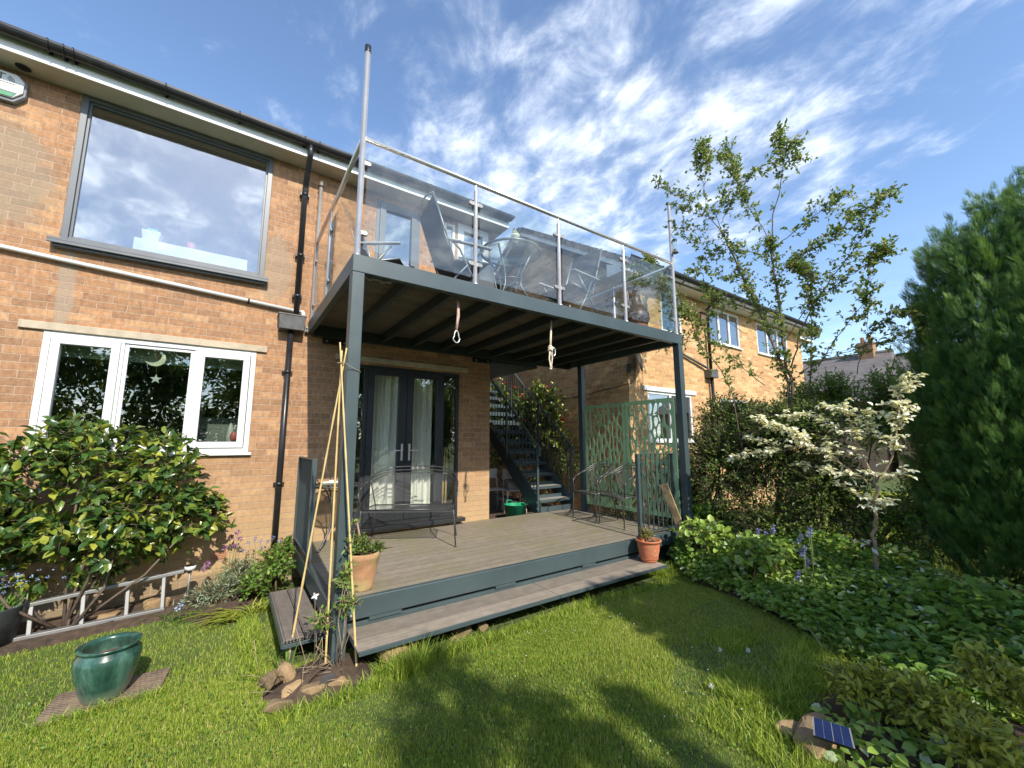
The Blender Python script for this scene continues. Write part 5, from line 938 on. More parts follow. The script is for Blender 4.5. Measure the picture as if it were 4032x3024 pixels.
for k, (u, v, zb) in enumerate(((3015, 2110, -.05), (3045, 2085, 0.0), (3190, 2095, 0), (3150, 2120, 0), (2985, 2100, 0.02), (3075, 2195, -.1), (3130, 2190, -.1), (3165, 2170, -.1), (3180, 2215, -.12), (3075, 2270, -.2), (3145, 2265, -.2), (3555, 2280, -.1), (3505, 2300, -.1), (3430, 2355, -.15))):
    p = at(u, v, 'x', 4.3 + 0.25 * math.sin(k * 2.4)); q = (p.x, p.y, GZ)
    t = tuft('bluebell', 'bluebell clump in the ground cover near the hedge', 'flower', q, 12, 0.28, 0.012, M['l_bright'], 0.45, 0.9, 'bluebells in the shaded bed', 0.3, 0.03)
    blooms(t, [(p.x, p.y, p.z + 0.0), (p.x + 0.02, p.y, p.z + 0.03), (p.x - 0.015, p.y + 0.01, p.z - 0.03)], 0.022, 16, M['f_blue'], 'flower', True, q)
for (u, v, xx, lab) in ((2770, 2110, 4.2, 'broad lobed leaves crowding the deck corner'), (2990, 2180, 4.0, 'broad leaved plant in the middle of the shaded bed'), (2740, 2020, 4.75, 'bright leaf cluster beside the leaning plank')):
    p = at(u, v, 'x', xx); s_ = 0.5 if 'cluster' in lab else 1
    shrub('leafy_plant', lab, 'plant', (p.x, p.y, max(GZ, p.z - 0.5)), [((p.x, p.y, p.z), (0.34 * s_, 0.3 * s_, 0.16 * s_))], int(70 * s_), 6, 0.085, 0.08, M['l_bright'] if s_ < 1 else M['l_cover'], None, True, None, 0.3, 0.8)
hd = [((5.15, -1.75, 0.35), (0.5, 0.5, 0.75)), ((5.35, -2.3, 0.75), (0.6, 0.55, 0.75)), ((5.2, -2.2, 0.0), (0.6, 0.6, 0.4)), ((5.6, -2.35, 1.4), (0.45, 0.5, 0.5))]
shrub('hedge_bush', 'dense green hedge bush beside the privacy screen', 'shrub', (5.2, -2.0, GZ), hd, 2000, 10, 0.052, 0.03, M['l_dark'], M['bark'], False, None, 0.4, 0.8, stems=10)
shrub('hedge_bush', 'dark hedge bush behind the cream leaved tree', 'shrub', (5.55, -3.2, GZ), [((5.6, -2.9, 0.9), (0.55, 0.6, 0.85)), ((5.6, -3.5, 0.45), (0.5, 0.55, 0.65)), ((5.3, -3.0, 0.0), (0.55, 0.7, 0.4)), ((5.5, -3.2, 1.35), (0.5, 0.8, 0.4))], 2300, 10, 0.052, 0.03, M['l_dark'], M['bark'], False, None, 0.4, 0.8, stems=10)
shrub('rose_bush', 'bright green bush rising behind the hedge top', 'shrub', (6.3, -3.6, GZ), [((6.3, -3.5, 1.65), (0.55, 0.4, 0.5)), ((6.4, -4.1, 1.5), (0.5, 0.5, 0.65)), ((6.6, -3.0, 1.6), (0.5, 0.4, 0.5)), ((6.4, -4.6, 1.5), (0.4, 0.35, 0.7)), ((6.2, -4.45, 0.35), (0.5, 0.45, 0.65)), ((5.9, -4.0, 0.1), (0.45, 0.5, 0.45)), ((6.2, -4.6, 0.9), (0.5, 0.5, 0.9)), ((6.0, -2.6, 1.2), (0.5, 0.5, 0.6))], 2600, 10, 0.055, 0.03, M['l_bright'], M['bark'], False, None, 0.4, 0.8, stems=7)
shrub('ivy_bush', 'small dark bush climbing the right rear balcony post', 'shrub', (4.75, -0.9, GZ), [((4.8, -0.9, 0.1), (0.25, 0.5, 0.5)), ((4.85, -1.7, -0.05), (0.25, 0.5, 0.4)), ((4.9, -0.2, 0.45), (0.22, 0.4, 0.6))], 330, 7, 0.035, 0.024, M['l_dark'], M['bark'], False, None, 0.4, 0.8)
shrub('passage_bush', 'bright green bush between the staircase and the buff house', 'shrub', (4.95, 0.9, GZ), [((4.95, 0.55, 0.85), (0.22, 0.55, 0.6)), ((4.95, 1.3, 0.5), (0.22, 0.7, 0.7))], 260, 7, 0.055, 0.03, M['l_bright'], M['bark'], False, None, 0.4, 0.8)
shrub('camellia_tree', 'tall camellia with red flowers behind the staircase', 'tree', (4.92, 1.9, GZ), [((4.9, 1.35, 1.95), (0.28, 0.75, 0.55)), ((4.9, 2.3, 1.8), (0.3, 0.8, 0.65)), ((4.9, 3.2, 2.0), (0.3, 0.7, 0.8)), ((4.85, 2.6, 1.0), (0.3, 0.9, 0.7)), ((4.5, 4.4, 1.6), (0.7, 0.5, 1.5)), ((3.6, 4.8, 1.3), (0.9, 0.4, 1.6)), ((4.85, 1.2, 1.3), (0.28, 0.7, 0.5))], 1150, 9, 0.095, 0.05, M['l_cam'], M['bark'], True, None, 0.45, 0.7, 0.35, (M['f_red'], 0.05, 0.055), 8)
# plum tree from its stems --------------------------------------
def tree_from(name, label, stems, lm, wm, L, W, per, spur, cat='tree', flat=0.0, group=None, root=None, fine=False, startf=0.25, tp=1.0):
    p0 = stems[0][0][0]; t = thing(name, label, cat, root or tuple(p0), 0, group); segs = []; LP = []; LD = []; LN = []
    for pts, r0_, r1_, lf in stems:
        pts = [Vector(p) for p in pts]; n = len(pts); dense = []
        for i in range(n - 1):
            for k in range(4): dense.append(pts[i].lerp(pts[i + 1], k / 4) + Vector(rng.normal(size=3) * 0.008))
        dense.append(pts[-1]); N = len(dense); segs.append((dense, [r0_ + (r1_ - r0_) * i / (N - 1) for i in range(N)]))
        tot = sum((dense[i + 1] - dense[i]).length for i in range(N - 1)); k = int(tot * per * lf)
        for _ in range(k):
            q = startf + (1 - startf) * rng.random() ** 0.75; i = min(int(q * (N - 1)), N - 2); p = dense[i].lerp(dense[i + 1], rng.random()); ax = (dense[i + 1] - dense[i]).normalized()
            d = Vector(rdir(1, 0.3)[0]); d = (d * 0.9 + ax * 0.5).normalized()
            if flat: d.z *= (1 - flat)
            l = spur * rng.uniform(0.3, 1.25); e = p + d * l; segs.append(([p, e], [0.0025, 0.0012]))
            for j in range(6):
                q2 = rng.uniform(0.3, 1.05); LP.append(p + (e - p) * q2); dd = d * 0.5 + Vector(rng.normal(size=3)) * 0.7
                if flat: dd.z *= (1 - flat)
                LD.append(dd); LN.append(Vector((0, 0, 1)) + Vector(rng.normal(size=3)) * (0.5 - 0.35 * flat))
    LP = np.array([tuple(p) for p in LP]); LD = np.array([tuple(p) for p in LD]); LN = np.array([tuple(p) for p in LN]); n = len(LP)
    leaves('crown', LP, LD, LN, rng.uniform(0.7, 1.2, n) * L, rng.uniform(0.8, 1.15, n) * W, lm, t, rng.random(n) ** tp, fine)
    twigs_mesh('trunk', segs, wm, t); return t
def z7(L_, xd, jit=0.0): return [at(2500 + u / 1.3825, 400 + v / 1.3825, 'x', xd + jit * (i / max(1, len(L_) - 1))) for i, (u, v) in enumerate(L_)]
def z24(L_, xd, jit=0): return [at(2400 + u / 2.458, 950 + v / 2.458, 'x', xd + jit * (i / max(1, len(L_) - 1))) for i, (u, v) in enumerate(L_)]
b0 = Vector((5.6, -2.85, GZ))
plum = [([b0] + z7([(860, 1560), (820, 1430), (800, 1200), (770, 1000), (745, 850), (740, 760)], 5.5), 0.034, 0.018, 1.0),
 (z7([(740, 760), (750, 640), (785, 500), (800, 400), (806, 340), (800, 160)], 5.5, -0.3), 0.014, 0.003, 0.55), (z7([(806, 350), (830, 260), (880, 250)], 5.2), 0.005, 0.002, 2.2), (z7([(805, 340), (790, 250), (795, 170)], 5.2), 0.005, 0.002, 2.6), (z7([(806, 345), (860, 320), (900, 310)], 5.2), 0.005, 0.002, 2.0),
 ([b0 + Vector((0, .04, 0))] + z7([(840, 1540), (740, 1300), (680, 1150), (620, 1020), (560, 900), (480, 720)], 5.5, -0.3), 0.030, 0.014, 1.0),
 (z7([(480, 720), (400, 620), (378, 480), (375, 440)], 5.2), 0.012, 0.005, 0.2), (z7([(375, 450), (340, 350), (370, 235)], 5.2), 0.005, 0.002, 2.8), (z7([(375, 440), (395, 340), (380, 250)], 5.2), 0.005, 0.002, 2.4),
 (z7([(740, 760), (650, 620), (580, 500), (545, 400), (500, 240)], 5.5, 0.4), 0.012, 0.003, 1.7), (z7([(560, 450), (520, 360), (460, 290)], 5.8), 0.005, 0.002, 2.0),
 (z7([(470, 690), (440, 620), (340, 560), (270, 510), (190, 480), (120, 440)], 5.2, -0.3), 0.009, 0.003, 1.2), (z7([(440, 640), (300, 600), (190, 570)], 5.1), 0.006, 0.003, 0.9), (z7([(450, 690), (300, 700), (200, 690)], 5.1), 0.005, 0.002, 0.8), (z7([(500, 740), (400, 760), (320, 780), (270, 730)], 5.1), 0.005, 0.002, 0.8),
 (z7([(470, 660), (500, 600), (545, 520), (610, 430), (660, 370), (720, 335), (760, 330)], 5.3, 0.2), 0.008, 0.002, 1.2), (z7([(560, 520), (490, 560), (470, 500)], 5.3), 0.004, 0.002, 1.8),
 (z7([(750, 800), (850, 720), (950, 640), (1050, 570), (1150, 515)], 5.5, 0.2), 0.011, 0.003, 1.7),
 ([b0 + Vector((0.1, -.1, 0))] + z7([(960, 1500), (962, 1300), (960, 1100), (930, 900), (860, 880)], 5.7), 0.014, 0.004, 1.4),
 (z7([(850, 1450), (900, 1250), (1000, 1060), (1100, 920), (1220, 770), (1290, 640), (1340, 500), (1390, 530)], 5.6, 0.2), 0.016, 0.003, 1.0), (z7([(1220, 770), (1130, 700), (1180, 620), (1250, 600)], 5.8), 0.006, 0.002, 1.6),
 (z7([(790, 1330), (960, 1100), (1100, 1000), (1240, 900), (1330, 840), (1400, 800)], 5.6, 0.2), 0.012, 0.003, 1.7), (z7([(1240, 900), (1290, 820), (1360, 780)], 5.8), 0.005, 0.002, 1.6),
 (z7([(1000, 1450), (1130, 1240), (1240, 1100), (1260, 1060), (1270, 960)], 5.5), 0.010, 0.003, 1.2), (z7([(1200, 1480), (1270, 1260), (1380, 1190), (1490, 1150)], 5.6), 0.009, 0.003, 1.4), (z7([(1270, 1250), (1260, 1120), (1280, 1060)], 5.5), 0.005, 0.002, 1.2),
 (z7([(770, 950), (860, 870), (960, 800), (1080, 760), (1170, 640)], 5.5, -0.2), 0.009, 0.003, 1.6), (z7([(760, 860), (640, 820), (500, 800), (380, 860)], 5.3), 0.008, 0.003, 1.5), (z7([(620, 1020), (500, 960), (400, 900), (300, 940)], 5.3, -0.2), 0.008, 0.002, 1.4),
 (z7([(900, 1470), (1100, 1380), (1250, 1330), (1400, 1290), (1540, 1255)], 5.5, 0.1), 0.010, 0.003, 0.9), (z7([(700, 1190), (560, 1120), (430, 1060), (380, 1010)], 5.3), 0.008, 0.003, 1.3), (z7([(900, 1150), (980, 960), (930, 930)], 5.6), 0.006, 0.003, 1.5),
 ([b0 + Vector((-.1, .12, 0))] + z24([(1190, 1475), (1080, 1250), (890, 1000), (780, 780), (680, 580), (540, 410)], 5.0, -0.25), 0.013, 0.005, 0.7), (z24([(540, 410), (440, 280), (350, 150)], 4.72), 0.005, 0.002, 2.6), (z24([(600, 480), (480, 480), (360, 330), (200, 230)], 4.75), 0.004, 0.002, 1.8), (z24([(480, 450), (300, 420), (180, 380)], 4.72), 0.003, 0.002, 1.6),
 (z24([(780, 780), (640, 700), (560, 560)], 4.8), 0.006, 0.002, 2.2), (z24([(880, 980), (700, 960), (560, 900), (540, 1000)], 4.85), 0.006, 0.002, 2.0), (z24([(1330, 900), (1140, 770), (1020, 690), (1000, 600), (1050, 500)], 5.2), 0.009, 0.003, 1.2), (z24([(1500, 1400), (1250, 1180), (1000, 960), (900, 800)], 5.1), 0.010, 0.003, 1.2), (z24([(900, 860), (760, 700), (700, 640)], 5.0), 0.005, 0.002, 2.0)]
plum = [(a_, b_ * 0.62, c_ * 0.7, d_) for a_, b_, c_, d_ in plum]
tree_from('plum_tree', 'thin plum tree of many upright leafy shoots reaching into the sky', plum, M['l_mid'], M['bark'], 0.054, 0.032, 33, 0.17, startf=0.12, fine=True)
def z5(L_, xd, jit=0.0): return [at(2700 + u / 1.659, 1300 + v / 1.659, 'x', xd + jit * (i / max(1, len(L_) - 1))) for i, (u, v) in enumerate(L_)]
mp_ = z5([(1245, 1600), (1240, 1450), (1235, 1300), (1245, 1160), (1250, 1020)], 4.7); mb0 = Vector((4.7, mp_[0].y, GZ))
maple = [([mb0] + mp_, 0.020, 0.016, 0.0), (z5([(1250, 1020), (1200, 900), (1130, 760), (1100, 680), (1060, 560), (1020, 470)], 4.7), 0.013, 0.004, 1.5), (z5([(1250, 1000), (1350, 820), (1390, 600), (1400, 420), (1400, 300)], 4.7, 0.1), 0.011, 0.003, 2.0),
 (z5([(1210, 1010), (1000, 860), (860, 780), (760, 720), (640, 650), (520, 590), (490, 575)], 4.7, -0.3), 0.010, 0.003, 2.6), (z5([(1150, 960), (1000, 930), (860, 900), (730, 880)], 4.6), 0.006, 0.002, 2.2), (z5([(1130, 700), (1000, 640), (900, 600), (780, 560), (670, 560)], 4.7), 0.007, 0.002, 2.2),
 (z5([(760, 760), (620, 790), (500, 790), (400, 820), (310, 850)], 4.45), 0.005, 0.002, 1.8), (z5([(560, 760), (470, 730), (380, 710)], 4.45), 0.004, 0.002, 1.8), (z5([(1290, 1000), (1380, 940), (1460, 930)], 4.75), 0.006, 0.002, 2.2), (z5([(1240, 1140), (1150, 1070), (1020, 1000)], 4.65), 0.005, 0.002, 1.8), (z5([(1240, 1150), (1220, 1160), (1180, 1140)], 4.65), 0.004, 0.002, 2),
 (z5([(1240, 1160), (1290, 1150), (1330, 1120)], 4.7), 0.004, 0.002, 2.0), (z5([(1350, 820), (1290, 720), (1200, 620), (1120, 520)], 4.75), 0.006, 0.002, 2.2), (z5([(1390, 600), (1320, 540), (1200, 540)], 4.75), 0.005, 0.002, 2.0), (z5([(1400, 450), (1340, 480), (1320, 500)], 4.75), 0.004, 0.002, 2.0), (z5([(1400, 400), (1450, 340), (1470, 300)], 4.8), 0.004, 0.002, 2.2), (z5([(1060, 560), (960, 500), (890, 510)], 4.7), 0.004, 0.002, 2.0), (z5([(1000, 860), (980, 780), (940, 720)], 4.6), 0.004, 0.002, 1.8), (z5([(860, 780), (740, 700), (690, 640)], 4.5), 0.004, 0.002, 2.0), (z5([(1245, 1430), (1200, 1400), (1140, 1380)], 4.7), 0.003, 0.001, 1.2)]
tree_from('variegated_maple', 'small cream leaved tree on a thin bare stem before the hedge', maple, M['l_cream'], M['barkpale'], 0.052, 0.034, 22, 0.13, flat=0.6, startf=0.05, fine=True)
p = at(3445, 2170, 'x', 4.68); tg = []
for k in range(3):
    for j in range(5): tg.append((p.x - 0.028 + 0.006 * ((j + k) % 2), p.y + 0.02 - 0.011 * j - 0.005 * k, p.z + 0.03 - 0.02 * k - 0.006 * j + 0.01 * ((j * 3 + k) % 2)))
tag(MB().add(tg + [(x + 0.004, y, z) for x, y, z in tg], [(k * 5 + j, k * 5 + j + 1, k * 5 + j + 6, k * 5 + j + 5) for k in range(2) for j in range(4)] + [(15 + k * 5 + j, 16 + k * 5 + j, 21 + k * 5 + j, 20 + k * 5 + j) for k in range(2) for j in range(4)]).build('plant_tag', M['white']), 'crumpled white tag tied round the stem of the cream leaved tree', 'tag')
# cypresses -------------------------------------------------------
def cypress(label, c, cols, seed):
    """cols: upright plumes (dx, dy, radius, height, sprays)"""
    t = thing('cypress', label, 'conifer', (c[0], c[1], GZ), 0, None); P = []; D = []; Nn = []; LL = []; TT = []; segs = [([(c[0], c[1], GZ - 0.05), (c[0], c[1], GZ + cols[0][3] * 0.6)], [0.07, 0.03])]
    for ci, (dx, dy, rad, h, n0) in enumerate(cols):
        npl = int(n0 / 11); ns = 40; rad = rad * 0.88
        zz = rng.random(npl) ** 0.9; prof = np.interp(zz, [0, 0.3, 0.6, 0.8, 0.93, 1.0], [1.05, 1.05, 0.95, 0.78, 0.48, 0.08]); a = rng.uniform(0, 6.283, npl)
        lob = 1 + 0.14 * np.sin(a * 4 + seed + ci + 2.5 * zz) + 0.10 * np.sin(a * 7 + seed * 2 + zz * 8)
        rr = rad * prof * lob * (1 - 0.25 * rng.random(npl)); PB = np.stack([c[0] + dx + rr * np.cos(a), c[1] + dy + rr * np.sin(a), GZ + 0.02 + zz * h * 0.95], 1)
        ax = norm(np.stack([np.cos(a) * 0.36, np.sin(a) * 0.36, np.full(npl, 1.0)], 1) + rng.normal(size=(npl, 3)) * 0.13); pl = rng.uniform(0.22, 0.48, npl)
        q0 = rng.random((npl, ns)) ** 0.8; sp_r = (0.075 * (1 - q0) ** 0.7 + 0.008)[..., None]; off_ = norm(rng.normal(size=(npl * ns, 3))).reshape(npl, ns, 3) * sp_r
        B = (PB[:, None] + ax[:, None] * (pl[:, None] * q0)[..., None] + off_).reshape(-1, 3); B[:, 2] = np.maximum(B[:, 2], GZ + 0.03)
        n0 = len(B); out = norm(np.repeat(ax, ns, 0) * 1.0 + off_.reshape(-1, 3) * 5.0 + rng.normal(size=(n0, 3)) * 0.2)
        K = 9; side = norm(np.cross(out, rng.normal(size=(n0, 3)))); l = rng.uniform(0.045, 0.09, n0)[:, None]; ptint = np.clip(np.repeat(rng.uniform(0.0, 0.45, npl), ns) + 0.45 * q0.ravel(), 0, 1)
        for k in range(K):
            q = (k // 2) / (K // 2); sg = 1 if k % 2 else -1
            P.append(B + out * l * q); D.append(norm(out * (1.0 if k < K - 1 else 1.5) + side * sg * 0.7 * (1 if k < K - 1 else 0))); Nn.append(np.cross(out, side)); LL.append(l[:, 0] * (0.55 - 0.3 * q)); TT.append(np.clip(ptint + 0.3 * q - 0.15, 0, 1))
        segs.append(([(c[0], c[1], GZ), (c[0] + dx, c[1] + dy, GZ + h * 0.3), (c[0] + dx, c[1] + dy, GZ + h * 0.92)], [0.05, 0.04, 0.008]))
        for k in range(50):
            z = rng.random() * 0.8; a_ = rng.uniform(0, 6.28); r_ = rad * np.interp(z, [0, .6, .8, 1], [.85, .8, .55, .1]); segs.append(([(c[0] + dx, c[1] + dy, GZ + z * h), (c[0] + dx + r_ * math.cos(a_), c[1] + dy + r_ * math.sin(a_), GZ + z * h + r_ * 0.8)], [0.010, 0.003]))
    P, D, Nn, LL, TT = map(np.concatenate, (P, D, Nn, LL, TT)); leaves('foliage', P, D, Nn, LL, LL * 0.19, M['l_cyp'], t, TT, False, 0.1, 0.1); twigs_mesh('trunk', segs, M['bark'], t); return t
cypress('tall dark cypress nearest the cream leaved tree', (6.0, -5.38), [(-0.15, 0.22, 0.54, 3.75, 4800), (0.15, 0.50, 0.50, 3.95, 4200), (-0.05, -0.22, 0.50, 4.15, 4800), (0.55, 0.2, 0.55, 4.4, 3000), (-0.35, -0.05, 0.38, 3.0, 2600), (-0.05, 0.66, 0.36, 3.2, 2400), (-0.2, 0.45, 0.40, 2.4, 2400)], 1)
# bottom right corner ---------------------------------------------
t = thing('solar_module', 'small blue solar panel tilted on a rock in the corner bed', 'solar panel', tuple(at(3290, 2890, 'z', -0.12)))
cs = [at(3198, 2822, 'z', -0.20), at(3348, 2868, 'z', -0.20), at(3368, 2950, 'z', -0.235), at(3203, 2895, 'z', -0.235)]
ex = (cs[1] - cs[0]); ey = (cs[3] - cs[0]); nz = ex.cross(ey).normalized(); nz = nz if nz.z > 0 else -nz
def quadpl(u0, u1, v0, v1, h0, h1):
    f = lambda u, v: cs[0].lerp(cs[1], u).lerp(cs[3].lerp(cs[2], u), v); pp = [f(u0, v0), f(u1, v0), f(u1, v1), f(u0, v1)]
    return [p + nz * h0 for p in pp] + [p + nz * h1 for p in pp], [(0, 1, 2, 3), (4, 5, 6, 7), (0, 1, 5, 4), (1, 2, 6, 5), (2, 3, 7, 6), (3, 0, 4, 7)]
MB().add(*quadpl(0, 1, 0, 1, -0.014, 0.0)).build('casing', M['black'], t, 0.001)
MB().add(*quadpl(0.0, 0.045, 0, 1, 0.0005, 0.002)).add(*quadpl(0.955, 1, 0, 1, 0.0005, 0.002)).add(*quadpl(0.49, 0.51, 0, 1, 0.0025, 0.003)).add(*quadpl(0.27, 0.278, 0, 1, 0.0025, 0.003)).add(*quadpl(0.73, 0.738, 0, 1, 0.0025, 0.003)).build('silver_strips', M['alu'], t)
sc_ = MB(); [sc_.add(*quadpl(0.055, 0.485, k / 11 + 0.006, (k + 1) / 11 - 0.006, 0.0005, 0.0015)) for k in range(11)]; [sc_.add(*quadpl(0.515, 0.945, k / 11 + 0.006, (k + 1) / 11 - 0.006, 0.0005, 0.0015)) for k in range(11)]
sc_.build('cells', mat('solar_cell', (0.012, 0.022, 0.075), 0.2, 0, 0.2, 10), t)
for (u, v, sz, lab, mk, rz) in ((3225, 2950, (0.19, 0.10, 0.075), 'pale orange sandstone slab under the solar panel', 'rock', 0.15), (3420, 2880, (0.085, 0.07, 0.07), 'dark brown rock right of the solar panel', 'rockdk', 0.4), (3120, 2900, (0.09, 0.05, 0.045), 'long tan stone left of the solar panel', 'rock', -0.5)):
    p = place(u, v); rock('stone', lab, (p.x, p.y, GZ + sz[2] * 0.6), sz, int(u), M[mk], rz, 'stones edging the corner bed')
for (u, v, zz, lab, e) in ((3400, 2720, -0.2, 'golden leaved shrub arching behind the solar panel', 0.17), (3650, 2800, -0.2, 'golden leaved shrub at the bottom right corner', 0.2), (3900, 2680, -0.05, 'upright golden shrub under the cypress', 0.16), (3850, 2960, -0.2, 'golden shoots at the lower edge of the picture', 0.14)):
    p = at(u, v, 'z', zz); shrub('golden_shrub', lab, 'shrub', (p.x, p.y, GZ), [((p.x, p.y, zz), (e, e, 0.14)), ((p.x + 0.12, p.y - 0.05, zz - 0.04), (e * 0.8, e * 0.8, 0.11))], 85, 10, 0.052, 0.021, M['l_gold'], M['stem'], True, 'golden shrubs in the corner bed', 0.35, 0.9, sr=0.3)
cover('variegated_nettle', 'silver edged leaves around the solar panel', 260, [(1.75, -5.2), (1.8, -4.72), (2.2, -4.5), (2.45, -4.9), (2.0, -5.4)], lambda x, y: 0.13 + 0 * x, 0.06, 0.045, M['l_cover'])
tuft('long_grass', 'long thin grass arching in the dark corner bed', 'grass', (2.75, -4.55, GZ), 90, 0.34, 0.007, M['l_grass'], 0.8, 0.8, None, 0.4, 0.12)
tuft('willowherb', 'tall narrow leaved weeds between ground cover and cypress', 'plant', (3.35, -4.45, GZ), 90, 0.42, 0.020, M['l_dark'], 0.6, 0.9, None, 0.3, 0.16)
for (u, v) in ((2945, 2560), (2800, 2700), (2835, 2558)):
    p = place(u, v, GZ + 0.11); t = thing('dandelion_clock', 'grey dandelion seed head in the shaded lawn', 'flower', (p.x, p.y, GZ), 0, 'dandelion clocks'); MB().tube([(p.x, p.y, GZ - 0.01), (p.x, p.y, GZ + 0.11)], 0.0018, 5).build('stem', M['stem'], t); k = 40; d = rdir(k); leaves('seed_head', np.repeat(np.array([[p.x, p.y, GZ + 0.11]]), k, 0), d, rdir(k), 0.02, 0.004, M['f_white'], t)
# trees behind the camera that shade the lawn and show in the windows
def bigtree(lab, c, ells, n, L, hgt):
    t = thing('garden_tree', lab, 'tree', (c[0], c[1], GZ), 0, 'trees behind the lawn'); P = []; 
    w = np.array([e[1][0] * e[1][1] * e[1][2] for e in ells]) ** 0.8; w /= w.sum()
    for e, q in zip(ells, w):
        k = int(n * q); cl = rdir(max(6, k // 60)) * rng.uniform(0.45, 1.0, (max(6, k // 60), 1)); idx = rng.integers(0, len(cl), k); P.append(np.array(e[0]) + (cl[idx] + rng.normal(size=(k, 3)) * 0.13) * np.array(e[1]))
    P = np.concatenate(P); P[:, 2] = np.maximum(P[:, 2], GZ + 0.05); k = len(P); leaves('crown', P, rdir(k), np.tile([0, 0, 1.0], (k, 1)) + rng.normal(size=(k, 3)) * 0.6, L, L * 0.55, M['l_dark'], t)
    segs = [([(c[0], c[1], GZ - 0.05), (c[0], c[1], GZ + hgt * 0.6)], [0.12, 0.06])] + [([(c[0], c[1], GZ + hgt * 0.25), tuple(e[0])], [0.05, 0.02]) for e in ells]; twigs_mesh('trunk', segs, M['bark'], t)
bigtree('broad tree behind the photographer on the right', (3.2, -8.3), [((2.42, -8.2, 3.4), (0.52, 0.45, 0.65)), ((2.22, -8.2, 2.2), (0.38, 0.45, 1.1)), ((3.1, -8.3, 3.5), (0.6, 0.5, 0.65)), ((3.45, -8.3, 2.2), (0.48, 0.5, 1.2)), ((4.3, -8.3, 2.0), (0.9, 0.6, 1.4)), ((5.4, -8.5, 1.8), (0.9, 0.6, 1.4))], 30000, 0.13, 3.4)
bigtree('open crowned tree behind the photographer', (0.5, -9.6), [((0.2, -9.5, 4.1), (0.55, 0.45, 0.75)), ((0.95, -9.6, 3.7), (0.38, 0.4, 0.7)), ((-0.7, -9.8, 3.6), (0.5, 0.4, 0.6)), ((0.6, -9.5, 3.0), (0.9, 0.5, 0.5)), ((-0.3, -9.6, 2.6), (0.6, 0.4, 0.5))], 6500, 0.11, 5.2)
for k, x in enumerate((-9.5, -6.4, -3.2, -0.2, 3.6, 7.5)):
    bigtree('bushy tree of the hedge at the far end of the lawn', (x, -13.5, 0), [((x, -13.5, 2.2), (1.9, 0.8, 2.5)), ((x + 0.8, -13.4, 4.3 + 0.4 * math.sin(k * 2)), (1.4, 0.7, 1.6))], 6000, 0.22, 5)
# ---------------------------------------------------------------- garden furniture
def perf_mat(name, col, size, hole, ax=('x', 'y')):
    m, nt, b, out = newmat(name); N = nt.nodes; L = nt.links; tc = N.new('ShaderNodeTexCoord'); sp = N.new('ShaderNodeSeparateXYZ'); L.new(tc.outputs['Object'], sp.inputs[0])
    def M_(op, a, c):
        k = N.new('ShaderNodeMath'); k.operation = op
        for i, q in enumerate((a, c)):
            if q is None: continue
            if isinstance(q, (int, float)): k.inputs[i].default_value = q
            else: L.new(q, k.inputs[i])
        return k.outputs[0]
    A, B = [sp.outputs['xyz'.index(c)] for c in ax]; A = M_('DIVIDE', A, size * 1.7); B = M_('DIVIDE', B, size)
    u = M_('PINGPONG', M_('ADD', A, B), 0.5); v = M_('PINGPONG', M_('SUBTRACT', A, B), 0.5)
    mn = M_('MINIMUM', u, v); solid = M_('LESS_THAN', mn, 0.5 * (1 - hole)); b.inputs['Base Color'].default_value = (*col, 1); b.inputs['Roughness'].default_value = 0.4; b.inputs['Metallic'].default_value = 0.3
    tr = N.new('ShaderNodeBsdfTransparent'); mx = N.new('ShaderNodeMixShader'); L.new(solid, mx.inputs[0]); L.new(tr.outputs[0], mx.inputs[1]); L.new(b.outputs[0], mx.inputs[2]); L.new(mx.outputs[0], out.inputs[0]); return m
M['iron'] = mat('dark_wrought_iron', (0.09, 0.088, 0.085), 0.35, 0.5, 0.2, 20)
M['mesh_h'] = perf_mat('expanded_metal_seat', (0.10, 0.097, 0.095), 0.013, 0.72, ('x', 'y')); M['mesh_v'] = perf_mat('expanded_metal_back', (0.14, 0.135, 0.13), 0.009, 0.90, ('x', 'z'))
